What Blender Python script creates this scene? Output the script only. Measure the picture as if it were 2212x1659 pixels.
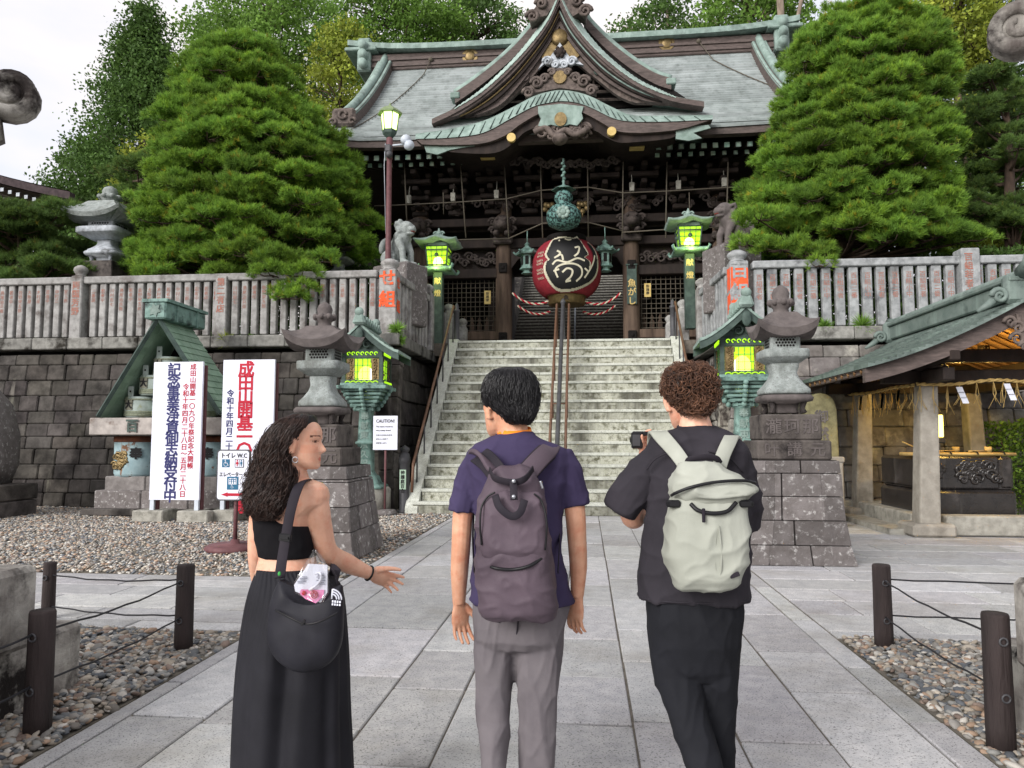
import bpy, bmesh, math, random
import numpy as np
from mathutils import Vector, Matrix, noise as mnoise
for o in list(bpy.data.objects): bpy.data.objects.remove(o)
SC = bpy.context.scene
COL = SC.collection
R = math.radians
PI = math.pi
random.seed(7)
RNG = np.random.default_rng(11)

# ---------------------------------------------------------------- camera
F, CX, CY = 1580., 1106., 829.5
YAW, PIT = R(5.75), R(4.38)
CAM = Vector((0.57, 0, 1.45))
cd = bpy.data.cameras.new('camera'); cam = bpy.data.objects.new('camera', cd); COL.objects.link(cam)
cd.sensor_width = 36; cd.lens = 36*F/2212.; cd.clip_end = 2000; cd.clip_start = 0.05
cam.location = CAM; cam.rotation_euler = (PI/2+PIT, 0, YAW)
SC.camera = cam
FW = Vector((-math.sin(YAW)*math.cos(PIT), math.cos(YAW)*math.cos(PIT), math.sin(PIT)))
RT = Vector((math.cos(YAW), math.sin(YAW), 0)); UP = RT.cross(FW)
def at(x, y, Y):                      # reading of the photograph -> point on the plane at depth Y
    d = FW+RT*((x-CX)/F)-UP*((y-CY)/F); return CAM+d*((Y-CAM.y)/d.y)
def gr(x, y, Z=0.):                   # reading of the photograph -> point on the ground
    d = FW+RT*((x-CX)/F)-UP*((y-CY)/F); return CAM+d*((Z-CAM.z)/d.z)

# ---------------------------------------------------------------- sky, sun, exposure
W = bpy.data.worlds.new('World'); SC.world = W; W.use_nodes = True
nt = W.node_tree; nt.nodes.clear()
wo = nt.nodes.new('ShaderNodeOutputWorld'); bg = nt.nodes.new('ShaderNodeBackground'); bg2 = nt.nodes.new('ShaderNodeBackground')
sky = nt.nodes.new('ShaderNodeTexSky'); sky.sky_type = 'NISHITA'; sky.sun_disc = False
SUN_EL, SUN_AZ = R(24), R(215)        # azimuth clockwise from +Y
sky.sun_elevation = SUN_EL; sky.sun_rotation = SUN_AZ
bg.inputs['Strength'].default_value = 0.11
nt.links.new(sky.outputs['Color'], bg.inputs['Color'])
tc = nt.nodes.new('ShaderNodeTexCoord'); mp = nt.nodes.new('ShaderNodeMapping'); mp.inputs['Scale'].default_value = (1.1, 1.1, 3.2)
nz = nt.nodes.new('ShaderNodeTexNoise'); nz.inputs['Scale'].default_value = 1.9; nz.inputs['Detail'].default_value = 5; nz.inputs['Roughness'].default_value = .5
rp = nt.nodes.new('ShaderNodeValToRGB'); rp.color_ramp.elements[0].position = .25; rp.color_ramp.elements[1].position = .55
rp.color_ramp.elements[0].color = (.72, .72, .72, 1); rp.color_ramp.elements[1].color = (.97, .97, .97, 1)
cr = nt.nodes.new('ShaderNodeValToRGB')
cr.color_ramp.elements[0].position = .35; cr.color_ramp.elements[0].color = (.82, .85, .96, 1)
cr.color_ramp.elements[1].position = .62; cr.color_ramp.elements[1].color = (1.0, .925, .89, 1)
bg2.inputs['Strength'].default_value = 0.62
mix = nt.nodes.new('ShaderNodeMixShader')
nt.links.new(tc.outputs['Generated'], mp.inputs['Vector']); nt.links.new(mp.outputs['Vector'], nz.inputs['Vector'])
nt.links.new(nz.outputs['Fac'], rp.inputs['Fac']); nt.links.new(nz.outputs['Fac'], cr.inputs['Fac'])
nt.links.new(cr.outputs['Color'], bg2.inputs['Color']); nt.links.new(rp.outputs['Color'], mix.inputs['Fac'])
nt.links.new(bg.outputs[0], mix.inputs[1]); nt.links.new(bg2.outputs[0], mix.inputs[2]); nt.links.new(mix.outputs[0], wo.inputs['Surface'])
sl = bpy.data.lights.new('sun', 'SUN'); sl.energy = 2.2; sl.angle = R(35); sl.color = (1, .965, .93)
so = bpy.data.objects.new('sun', sl); COL.objects.link(so)
sd = Vector((math.sin(SUN_AZ)*math.cos(SUN_EL), math.cos(SUN_AZ)*math.cos(SUN_EL), math.sin(SUN_EL)))
so.rotation_euler = sd.to_track_quat('Z', 'Y').to_euler(); so.location = (-8, -6, 14)
SC.view_settings.view_transform = 'Standard'; SC.view_settings.look = 'None'
SC.view_settings.exposure = 0.9; SC.view_settings.gamma = 1
SC.cycles.use_denoising = True
SC.cycles.max_bounces = 6; SC.cycles.diffuse_bounces = 3; SC.cycles.glossy_bounces = 2; SC.cycles.transparent_max_bounces = 6
SC.cycles.transmission_bounces = 4

# ---------------------------------------------------------------- materials
def srgb(h):
    h = h.lstrip('#'); c = [int(h[i:i+2], 16)/255 for i in (0, 2, 4)]
    return tuple((v/12.92 if v <= .04045 else ((v+.055)/1.055)**2.4) for v in c)+(1,)
def mat(name, c1, c2=None, scale=4., rough=.8, bump=0., bscale=None, c3=None, s3=1., t3=(.55, .68), metal=0., tint=False, rnd=0.,
        stretch=(1, 1, 1), detail=6, edge=(.35, .65), spec=.3, speck=0., streak=None, emit=None):
    """noise-mixed procedural surface; c3 = second, larger stain layer; tint = multiply the mesh's colour attribute 'tint'; rnd = per-object value change."""
    m = bpy.data.materials.new(name); m.use_nodes = True
    n = m.node_tree.nodes; l = m.node_tree.links; b = n['Principled BSDF']
    b.inputs['Roughness'].default_value = rough; b.inputs['Metallic'].default_value = metal
    b.inputs['Specular IOR Level'].default_value = spec
    t = n.new('ShaderNodeTexCoord'); mp = n.new('ShaderNodeMapping'); mp.inputs['Scale'].default_value = stretch
    l.new(t.outputs['Object'], mp.inputs['Vector'])
    def tex(s, d=detail, ro=.6, v=None):
        q = n.new('ShaderNodeTexNoise'); q.inputs['Scale'].default_value = s; q.inputs['Detail'].default_value = d; q.inputs['Roughness'].default_value = ro
        l.new(v or mp.outputs['Vector'], q.inputs['Vector']); return q
    def ramp(src, a, z):
        q = n.new('ShaderNodeMapRange'); q.inputs['From Min'].default_value = a; q.inputs['From Max'].default_value = z; l.new(src, q.inputs['Value']); return q.outputs[0]
    def mixc(f, A, B, mode='MIX'):
        q = n.new('ShaderNodeMix'); q.data_type = 'RGBA'; q.blend_type = mode
        if isinstance(f, float): q.inputs[0].default_value = f
        else: l.new(f, q.inputs[0])
        for s, v in ((6, A), (7, B)):
            if isinstance(v, tuple): q.inputs[s].default_value = v
            else: l.new(v, q.inputs[s])
        return q.outputs[2]
    out = c1
    if c2: out = mixc(ramp(tex(scale).outputs['Fac'], *edge), c1, c2)
    if c3: out = mixc(ramp(tex(s3, 8, .65).outputs['Fac'], *t3), out, c3)
    if streak:                        # vertical run-off stains: colour, scale
        q = n.new('ShaderNodeMapping'); q.inputs['Scale'].default_value = (1, 1, .12); l.new(t.outputs['Object'], q.inputs['Vector'])
        out = mixc(ramp(tex(streak[1], 6, .6, q.outputs['Vector']).outputs['Fac'], *streak[2]), out, streak[0])
    if speck: out = mixc(ramp(tex(speck, 2, .7).outputs['Fac'], .56, .66), out, mixc(.6, (0, 0, 0, 1), (.26, .26, .26, 1)))
    if tint:
        a = n.new('ShaderNodeAttribute'); a.attribute_name = 'tint'; out = mixc(1., out, a.outputs['Color'], 'MULTIPLY')
    if rnd:
        oi = n.new('ShaderNodeObjectInfo'); hs = n.new('ShaderNodeHueSaturation')
        q = n.new('ShaderNodeMapRange'); q.inputs['To Min'].default_value = 1-rnd; q.inputs['To Max'].default_value = 1+rnd
        l.new(oi.outputs['Random'], q.inputs['Value']); l.new(q.outputs[0], hs.inputs['Value'])
        if isinstance(out, tuple): hs.inputs['Color'].default_value = out
        else: l.new(out, hs.inputs['Color'])
        out = hs.outputs['Color']
    if isinstance(out, tuple): b.inputs['Base Color'].default_value = out
    else: l.new(out, b.inputs['Base Color'])
    if bump:
        bp = n.new('ShaderNodeBump'); bp.inputs['Strength'].default_value = bump; bp.inputs['Distance'].default_value = .02
        l.new(tex(bscale or scale*3, 5, .65).outputs['Fac'], bp.inputs['Height']); l.new(bp.outputs[0], b.inputs['Normal'])
    if emit:
        b.inputs['Emission Color'].default_value = emit[0]; b.inputs['Emission Strength'].default_value = emit[1]
    return m

M = {}
M['granite'] = mat('granite_paving', srgb('#bbbbbb'), srgb('#a6a7a9'), 9, .85, .25, 60, tint=True, c3=srgb('#8f8c86'), s3=1.1, t3=(.5, .78), speck=95)
M['joint'] = mat('joint_sand', srgb('#79736a'), srgb('#5f5a52'), 12, .95, .3, 80)
M['stair'] = mat('stair_granite', srgb('#c9ccc3'), srgb('#b4b7ac'), 14, .9, .25, 70, speck=70, c3=srgb('#8a8a7c'), s3=2.0, t3=(.52, .72))
M['riser'] = mat('stair_riser_mossy_granite', srgb('#b7b8ab'), srgb('#a0a191'), 14, .95, .3, 70, speck=55, streak=(srgb('#55544a'), 1.6, (.46, .66)), c3=srgb('#54533f'), s3=7, t3=(.5, .66))
M['darkstone'] = mat('mossy_wall_stone', srgb('#54504d'), srgb('#3c3936'), 5, .95, .6, 26, tint=True, c3=srgb('#1d1a19'), s3=1.1, t3=(.48, .66), streak=(srgb('#7e7c72'), 2.4, (.62, .76)))
M['wallcap'] = mat('wall_cap_stone', srgb('#8c8b86'), srgb('#6b6a66'), 7, .95, .4, 40, tint=True, c3=srgb('#27241f'), s3=1.6, t3=(.5, .62))
M['lightwall'] = mat('lichen_wall_stone', srgb('#7c7876'), srgb('#5f5b59'), 5, .95, .5, 26, tint=True, c3=srgb('#a6a29b'), s3=2.0, t3=(.54, .7), streak=(srgb('#3a3433'), 2.0, (.55, .72)))
M['rawstone'] = mat('white_streaked_stone', srgb('#b3b0a8'), srgb('#716c68'), 4, .95, .6, 22, tint=True, c3=srgb('#1f1b1a'), s3=2.6, t3=(.5, .6), streak=(srgb('#4a4340'), 3, (.5, .66)))
M['plinth'] = mat('plinth_dark_stone', srgb('#5d5856'), srgb('#6f6a69'), 8, .9, .6, 40, tint=True, c3=srgb('#a9a7a5'), s3=14, t3=(.55, .68))
M['plinthtop'] = mat('inscribed_block_stone', srgb('#605a56'), srgb('#484340'), 6, .9, .4, 40, c3=srgb('#262222'), s3=2.2, t3=(.52, .66), tint=True)
M['lantstone'] = mat('lantern_granite', srgb('#9aa19f'), srgb('#7b827f'), 12, .9, .4, 60, speck=60, c3=srgb('#5a5c56'), s3=2.5, t3=(.55, .75))
M['lantroof'] = mat('lantern_roof_brown_stone', srgb('#67605e'), srgb('#524c4b'), 7, .85, .3, 40, c3=srgb('#383433'), s3=2.4, t3=(.55, .75))
M['palelantern'] = mat('pale_lantern_stone', srgb('#c3c9d0'), srgb('#9aa0a6'), 8, .9, .4, 50, c3=srgb('#5a5a5a'), s3=3, t3=(.55, .7))
M['picket'] = mat('fence_stone', srgb('#a3a2a0'), srgb('#858482'), 8, .92, .4, 50, rnd=.12, c3=srgb('#5b5552'), s3=2.2, t3=(.5, .68), streak=(srgb('#3d3836'), 3, (.6, .74)))
M['greypicket'] = mat('fence_stone_grey', srgb('#9c9fa0'), srgb('#7c7f80'), 8, .92, .4, 50, rnd=.1, c3=srgb('#55565a'), s3=2.4, t3=(.54, .7), streak=(srgb('#3e3c3b'), 3, (.62, .76)))
M['redletter'] = mat('faded_red_lettering', srgb('#a0604f'), srgb('#8f7d76'), 18, .9)
M['orangepaint'] = mat('orange_paint_worn', srgb('#ee6035'), srgb('#d8552f'), 9, .85, c3=srgb('#8f7b70'), s3=6, t3=(.56, .66), bump=.3, bscale=40)
M['copper'] = mat('verdigris_copper', srgb('#8c9f98'), srgb('#71847c'), 5, .7, .2, 30, c3=srgb('#5a6661'), s3=1.8, t3=(.52, .72), streak=(srgb('#a1b5ad'), 2, (.55, .75)))
M['copperdark'] = mat('dark_verdigris', srgb('#4a5b54'), srgb('#36433f'), 6, .65, .2, 30, c3=srgb('#2b3936'), s3=2.5, t3=(.5, .7))
M['roofplate'] = mat('roof_copper_courses', srgb('#8f9796'), srgb('#7c8483'), 3, .6, .15, 20, c3=srgb('#a0a7a7'), s3=.7, t3=(.42, .7), streak=(srgb('#6a716f'), 3, (.5, .75)), tint=True)
M['woodbrown'] = mat('brown_roof_timber', srgb('#665a56'), srgb('#4e4542'), 6, .7, .25, 30, stretch=(1, 1, 5), c3=srgb('#3a3330'), s3=1.6, t3=(.5, .75))
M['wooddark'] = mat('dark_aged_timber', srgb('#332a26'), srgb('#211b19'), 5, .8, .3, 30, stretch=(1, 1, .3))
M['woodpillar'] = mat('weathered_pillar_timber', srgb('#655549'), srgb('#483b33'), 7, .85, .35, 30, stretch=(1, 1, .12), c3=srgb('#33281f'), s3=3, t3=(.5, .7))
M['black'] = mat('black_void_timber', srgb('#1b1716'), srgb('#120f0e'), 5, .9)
M['gold'] = mat('old_gold', srgb('#8a7752'), srgb('#65563a'), 8, .45, .2, 40, metal=.6)
M['goldpale'] = mat('pale_gold_cap', srgb('#cdb474'), srgb('#b59c5e'), 8, .5)
M['rafterend'] = mat('painted_rafter_end', srgb('#b4bfae'), srgb('#7fa79a'), 5, .7)
M['carved'] = mat('carved_grey_timber', srgb('#6f645e'), srgb('#524945'), 8, .8, .5, 25, c3=srgb('#38302d'), s3=5, t3=(.5, .66))
M['carveddark'] = mat('dark_carved_timber', srgb('#4f4743'), srgb('#393230'), 8, .85, .5, 25, c3=srgb('#2a2422'), s3=5, t3=(.5, .66))
M['wire'] = mat('grey_wire_frame', srgb('#575147'), None, rough=.8)
M['bronze'] = mat('bronze_verdigris_lantern', srgb('#7d9a92'), srgb('#617e76'), 7, .6, .3, 30, c3=srgb('#2c3d3a'), s3=4, t3=(.5, .66))
M['ironpost'] = mat('dark_painted_steel', srgb('#4d4d50'), srgb('#3f3f42'), 6, .5, .1, 40)
M['brownpipe'] = mat('brown_painted_pipe', srgb('#6d5140'), srgb('#5a4234'), 10, .5, .1, 40)
M['maroon'] = mat('maroon_painted_steel', srgb('#6e4a4c'), srgb('#5b3b3e'), 9, .6, .1, 40)
M['white'] = mat('white_board', srgb('#dfe2ee'), srgb('#d6d9e6'), 3, .5)
M['whitepaint'] = mat('white_painted_steel', srgb('#c4cbd4'), srgb('#b2bac4'), 6, .5)
M['concrete'] = mat('concrete', srgb('#a6a49b'), srgb('#85837b'), 8, .95, .4, 50, c3=srgb('#5f5d55'), s3=3, t3=(.55, .7))
M['redink'] = mat('red_ink', srgb('#b0132f'), None, rough=.6)
M['blueink'] = mat('blue_ink', srgb('#2b2e62'), None, rough=.6)
M['blackink'] = mat('black_ink', srgb('#1d1d1f'), None, rough=.6)
M['signblue'] = mat('sign_blue', srgb('#1f5f80'), None, rough=.5)
M['bollardwood'] = mat('dark_bollard_wood', srgb('#3d3433'), srgb('#272120'), 9, .75, .8, 30, stretch=(1, 1, .12), c3=srgb('#2a2222'), s3=6, t3=(.5, .7))
M['cable'] = mat('black_cable', srgb('#26262a'), None, rough=.6)
M['asphalt'] = mat('earth', srgb('#6f6a60'), srgb('#57534b'), 5, .95, .3, 40)

def lampmat(name, col, s, col2=None, s2=0, h0=0, h1=1):
    m = bpy.data.materials.new(name); m.use_nodes = True
    b = m.node_tree.nodes['Principled BSDF']; b.inputs['Base Color'].default_value = col; b.inputs['Roughness'].default_value = .4
    b.inputs['Emission Color'].default_value = col; b.inputs['Emission Strength'].default_value = s
    return m
M['greenglow'] = lampmat('lit_green_glass', (.42, .72, .02, 1), .9)
_g = M['greenglow'].node_tree; _t = _g.nodes.new('ShaderNodeBsdfTransparent'); _t.inputs[0].default_value = (.8, 1, .45, 1); _x = _g.nodes.new('ShaderNodeMixShader'); _x.inputs[0].default_value = .55
_g.links.new(_g.nodes['Principled BSDF'].outputs[0], _x.inputs[1]); _g.links.new(_t.outputs[0], _x.inputs[2]); _g.links.new(_x.outputs[0], _g.nodes['Material Output'].inputs['Surface'])
M['hotglow'] = lampmat('lamp_bulb_glow', (.98, 1., .6, 1), 5.)
M['warmglow'] = lampmat('warm_lamp_glow', (1, .62, .1, 1), 8.)
M['yellowglow'] = lampmat('yellow_lantern_glow', (1, .85, .2, 1), 2.2)

# ---------------------------------------------------------------- mesh builder
class MB:
    def __init__(s): s.v = []; s.f = []; s.mi = []; s.sm = []; s.tint = []; s.ct = (1, 1, 1); s.cm = 0; s.cs = False
    def use(s, mi=None, smooth=None, tint=None):
        if mi is not None: s.cm = mi
        if smooth is not None: s.cs = smooth
        if tint is not None: s.ct = tint if isinstance(tint, tuple) else (tint,)*3
        return s
    def add(s, vs, fs, smooth=None):
        o = len(s.v); s.v += [tuple(p) for p in vs]; s.tint += [s.ct]*len(vs)
        for f in fs: s.f.append(tuple(i+o for i in f)); s.mi.append(s.cm); s.sm.append(s.cs if smooth is None else smooth)
        return s
    def box(s, c, d, rz=0., ch=0., mtx=None, taper=1.):
        """box centred c, size d, optional chamfer, taper = scale of the top face"""
        x, y, z = d[0]/2, d[1]/2, d[2]/2
        if ch > 0:
            ch = min(ch, x*.9, y*.9, z*.9); vs = []; idx = {}
            for sx in (-1, 1):
                for sy in (-1, 1):
                    for sz in (-1, 1):
                        t = taper if sz > 0 else 1.
                        for k, (a, b_, c_) in enumerate(((x, y-ch, z-ch), (x-ch, y, z-ch), (x-ch, y-ch, z))):
                            idx[sx, sy, sz, k] = len(vs); vs.append((sx*a*t, sy*b_*t, sz*c_))
            fs = []
            for sg in (-1, 1):
                q = [idx[sg, -1, -1, 0], idx[sg, 1, -1, 0], idx[sg, 1, 1, 0], idx[sg, -1, 1, 0]]; fs.append(q if sg > 0 else q[::-1])
                q = [idx[-1, sg, -1, 1], idx[-1, sg, 1, 1], idx[1, sg, 1, 1], idx[1, sg, -1, 1]]; fs.append(q if sg > 0 else q[::-1])
                q = [idx[-1, -1, sg, 2], idx[1, -1, sg, 2], idx[1, 1, sg, 2], idx[-1, 1, sg, 2]]; fs.append(q if sg > 0 else q[::-1])
            for a in (-1, 1):
                for b_ in (-1, 1):
                    q = [idx[a, b_, -1, 0], idx[a, b_, -1, 1], idx[a, b_, 1, 1], idx[a, b_, 1, 0]]; fs.append(q if a*b_ < 0 else q[::-1])
                    q = [idx[a, -1, b_, 0], idx[a, -1, b_, 2], idx[a, 1, b_, 2], idx[a, 1, b_, 0]]; fs.append(q if a*b_ > 0 else q[::-1])
                    q = [idx[-1, a, b_, 1], idx[-1, a, b_, 2], idx[1, a, b_, 2], idx[1, a, b_, 1]]; fs.append(q if a*b_ < 0 else q[::-1])
                    for c_ in (-1, 1):
                        q = [idx[a, b_, c_, k] for k in range(3)]; fs.append(q if a*b_*c_ > 0 else q[::-1])
        else:
            vs = [(sx*x*(taper if sz > 0 else 1), sy*y*(taper if sz > 0 else 1), sz*z) for sz in (-1, 1) for sy in (-1, 1) for sx in (-1, 1)]
            fs = [(0, 2, 3, 1), (4, 5, 7, 6), (0, 1, 5, 4), (2, 6, 7, 3), (0, 4, 6, 2), (1, 3, 7, 5)]
        m = (mtx if mtx is not None else Matrix.Rotation(rz, 4, 'Z'))
        c = Vector(c)
        return s.add([m @ Vector(p)+c for p in vs], fs)
    def hexa(s, p, q):
        """bottom quad p (ccw seen from above), top quad q"""
        return s.add(list(p)+list(q), [(3, 2, 1, 0), (4, 5, 6, 7)]+[(i, (i+1) % 4, 4+(i+1) % 4, 4+i) for i in range(4)])
    def tube(s, pts, r, n=8, caps=True, smooth=True, flat=None):
        pts = [Vector(p) for p in pts]; rs = r if isinstance(r, (list, tuple)) else [r]*len(pts)
        vs = []; fs = []; ref = None
        for i, p in enumerate(pts):
            d = (pts[min(i+1, len(pts)-1)]-pts[max(i-1, 0)]).normalized()
            if ref is None: ref = Vector((0, 0, 1)) if abs(d.z) < .9 else Vector((1, 0, 0))
            u = (ref-d*ref.dot(d))
            if u.length < 1e-4: u = d.orthogonal()
            u.normalize(); ref = u; w = d.cross(u)
            for k in range(n):
                a = 2*PI*k/n; vs.append(p+u*(math.cos(a)*rs[i]*(flat or 1))+w*(math.sin(a)*rs[i]))
        for i in range(len(pts)-1):
            for k in range(n): fs.append((i*n+k, i*n+(k+1) % n, (i+1)*n+(k+1) % n, (i+1)*n+k))
        if caps: fs += [tuple(range(n))[::-1], tuple((len(pts)-1)*n+k for k in range(n))]
        return s.add(vs, fs, smooth)
    def lathe(s, prof, c=(0, 0, 0), n=24, smooth=True, rot=0., square=None):
        """prof = [(r, z)...]; square: None round, else superellipse exponent for a squarish plan"""
        vs = []; fs = []; c = Vector(c)
        for r, z in prof:
            for k in range(n):
                a = 2*PI*k/n+rot; q = 1.
                if square: q = (abs(math.cos(a-rot))**square+abs(math.sin(a-rot))**square)**(-1/square)
                vs.append(c+Vector((math.cos(a)*r*q, math.sin(a)*r*q, z)))
        m = len(prof)
        for i in range(m-1):
            for k in range(n): fs.append((i*n+k, i*n+(k+1) % n, (i+1)*n+(k+1) % n, (i+1)*n+k))
        fs += [tuple(range(n))[::-1], tuple((m-1)*n+k for k in range(n))]
        return s.add(vs, fs, smooth)
    def loft(s, secs, caps=True, smooth=True):
        n = len(secs[0]); vs = [p for q in secs for p in q]; fs = []
        for i in range(len(secs)-1):
            for k in range(n): fs.append((i*n+k, i*n+(k+1) % n, (i+1)*n+(k+1) % n, (i+1)*n+k))
        if caps: fs += [tuple(range(n))[::-1], tuple((len(secs)-1)*n+k for k in range(n))]
        return s.add(vs, fs, smooth)
    def grid(s, rows, smooth=True, flip=False):
        n = len(rows[0]); vs = [p for r in rows for p in r]
        fs = [(i*n+k, i*n+k+1, (i+1)*n+k+1, (i+1)*n+k) for i in range(len(rows)-1) for k in range(n-1)]
        if flip: fs = [f[::-1] for f in fs]
        return s.add(vs, fs, smooth)
    def prism(s, poly, depth, smooth=False):
        """closed polygon (3-D points) extruded by the vector depth"""
        n = len(poly); dv = Vector(depth); a = [Vector(p) for p in poly]
        return s.add(a+[p+dv for p in a], [tuple(range(n)), tuple(range(2*n-1, n-1, -1))]+[(i, n+i, n+(i+1) % n, (i+1) % n) for i in range(n)], smooth)
    def band(s, up, lo, depth, smooth=False):
        """strip between two polylines of equal length, given depth vector"""
        dv = Vector(depth); n = len(up); U = [Vector(p) for p in up]; L = [Vector(p) for p in lo]
        vs = U+L+[p+dv for p in U]+[p+dv for p in L]; fs = []
        for i in range(n-1):
            fs += [(n+i, n+i+1, i+1, i), (2*n+i, 2*n+i+1, 3*n+i+1, 3*n+i), (i, i+1, 2*n+i+1, 2*n+i), (3*n+i, 3*n+i+1, n+i+1, n+i)]
        fs += [(0, 2*n, 3*n, n), (n-1, 2*n-1, 4*n-1, 3*n-1)]
        return s.add(vs, fs, smooth)
    def ball(s, c, r, n=10, m=7, smooth=True):
        if not isinstance(r, (tuple, list)): r = (r, r, r)
        c = Vector(c); vs = [c+Vector((0, 0, -r[2]))]; fs = []
        for i in range(1, m):
            t = -PI/2+PI*i/m
            for k in range(n):
                a = 2*PI*k/n; vs.append(c+Vector((math.cos(t)*math.cos(a)*r[0], math.cos(t)*math.sin(a)*r[1], math.sin(t)*r[2])))
        vs.append(c+Vector((0, 0, r[2])))
        for k in range(n): fs.append((0, 1+(k+1) % n, 1+k)); fs.append((1+(m-2)*n+k, 1+(m-2)*n+(k+1) % n, len(vs)-1))
        for i in range(m-2):
            for k in range(n): fs.append((1+i*n+k, 1+i*n+(k+1) % n, 1+(i+1)*n+(k+1) % n, 1+(i+1)*n+k))
        return s.add(vs, fs, smooth)
    def build(s, name, mats, parent=None, fix=False, bevel=0.):
        me = bpy.data.meshes.new(name); me.from_pydata(s.v, [], s.f)
        for m in (mats if isinstance(mats, (list, tuple)) else [mats]): me.materials.append(M[m] if isinstance(m, str) else m)
        me.polygons.foreach_set('material_index', s.mi); me.polygons.foreach_set('use_smooth', s.sm)
        a = me.color_attributes.new('tint', 'FLOAT_COLOR', 'POINT')
        a.data.foreach_set('color', np.c_[np.array(s.tint, dtype=np.float32), np.ones(len(s.v), dtype=np.float32)].ravel())
        if fix:
            bm = bmesh.new(); bm.from_mesh(me); bmesh.ops.recalc_face_normals(bm, faces=bm.faces); bm.to_mesh(me); bm.free()
        me.update()
        o = bpy.data.objects.new(name, me); COL.objects.link(o)
        if parent is not None:
            o.parent = parent; o.matrix_parent_inverse = parent_matrix(parent).inverted()
        if bevel:
            b = o.modifiers.new('edge', 'BEVEL'); b.width = bevel; b.segments = 2; b.limit_method = 'ANGLE'
        return o
def parent_matrix(p):
    m = p.matrix_basis.copy()
    if p.parent is not None: m = parent_matrix(p.parent) @ p.matrix_parent_inverse @ m
    return m
def tag(o, label, cat, group=None, kind=None):
    o['label'] = label
    if cat: o['category'] = cat
    if group: o['group'] = group
    if kind: o['kind'] = kind
    return o
def thing(name, label, cat, loc=(0, 0, 0), group=None, rz=0.):
    o = bpy.data.objects.new(name, None); COL.objects.link(o); o.location = loc; o.rotation_euler = (0, 0, rz); o.empty_display_size = .2
    return tag(o, label, cat, group)
def struct(o): o['kind'] = 'structure'; return o
def dup(root, dx=(0, 0, 0), rz=0., label=None, group=None):
    def cp(o, p):
        c = o.copy(); COL.objects.link(c)
        if p is not None: c.parent = p; c.matrix_parent_inverse = o.matrix_parent_inverse.copy()
        for ch in [q for q in KIDS.get(o.name, [])]: cp(ch, c)
        return c
    KIDS = {}
    for q in COL.objects:
        if q.parent is not None: KIDS.setdefault(q.parent.name, []).append(q)
    r = cp(root, None); r.location = root.location+Vector(dx); r.rotation_euler.z += rz
    if label: r['label'] = label
    if group: r['group'] = group
    return r
def letter(text, size, mats, mtx, parent=None, vertical=True, bold=.012, depth=.002, name='lettering', pitch=1.05, sx=1., warp=None):
    """lettering as a mesh; mtx maps text space (x right, y up, z out, centred at the top) to world"""
    vs = []; fs = []
    lines = list(text) if vertical else text.split('\n')
    for i, ch in enumerate(lines):
        if not ch.strip(): continue
        c = bpy.data.curves.new('t', 'FONT'); c.body = ch; c.size = 1.; c.align_x = 'CENTER' if vertical else 'LEFT'; c.resolution_u = 2
        o = bpy.data.objects.new('t', c); COL.objects.link(o); bpy.context.view_layer.update()
        me = o.evaluated_get(bpy.context.evaluated_depsgraph_get()).to_mesh()
        e = bold*.8
        for q, (ex, ey) in enumerate(((0, 0), (e, e), (-e, e), (e, -e), (-e, -e)) if bold > .006 else ((0, 0),)):
            b = len(vs)
            for v in me.vertices:
                x, y, z = v.co
                vs.append(((x+ex)*size*sx, (y-.36+ey)*size-(i*pitch+.5)*size, depth+q*.0004))
            fs += [tuple(b+k for k in p.vertices) for p in me.polygons]
        o.to_mesh_clear(); bpy.data.objects.remove(o); bpy.data.curves.remove(c)
    mb = MB()
    mb.add([mtx @ Vector(warp(p) if warp else p) for p in vs], fs)
    return mb.build(name, mats, parent)
def face_mtx(p, right=(1, 0, 0), up=(0, 0, 1)):
    r = Vector(right).normalized(); u = Vector(up).normalized(); n = r.cross(u)
    m = Matrix((r, u, n)).transposed().to_4x4(); m.translation = Vector(p); return m
def quickmesh(name, co, faces, mats, tint=None, smooth=False, parent=None):
    """co (n,3) float array, faces (m,k) int array with constant k"""
    me = bpy.data.meshes.new(name); n = len(co); m, k = faces.shape
    me.vertices.add(n); me.vertices.foreach_set('co', co.astype(np.float32).ravel())
    me.loops.add(m*k); me.loops.foreach_set('vertex_index', faces.astype(np.int32).ravel())
    me.polygons.add(m); me.polygons.foreach_set('loop_start', np.arange(0, m*k, k, dtype=np.int32))
    try: me.polygons.foreach_set('loop_total', np.full(m, k, dtype=np.int32))
    except Exception: pass
    me.polygons.foreach_set('use_smooth', np.full(m, smooth))
    for q in (mats if isinstance(mats, (list, tuple)) else [mats]): me.materials.append(M[q] if isinstance(q, str) else q)
    if tint is not None:
        a = me.color_attributes.new('tint', 'FLOAT_COLOR', 'POINT')
        a.data.foreach_set('color', np.c_[tint, np.ones(n)].astype(np.float32).ravel())
    me.update(calc_edges=True)
    o = bpy.data.objects.new(name, me); COL.objects.link(o)
    if parent is not None: o.parent = parent; o.matrix_parent_inverse = parent_matrix(parent).inverted()
    return o
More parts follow.
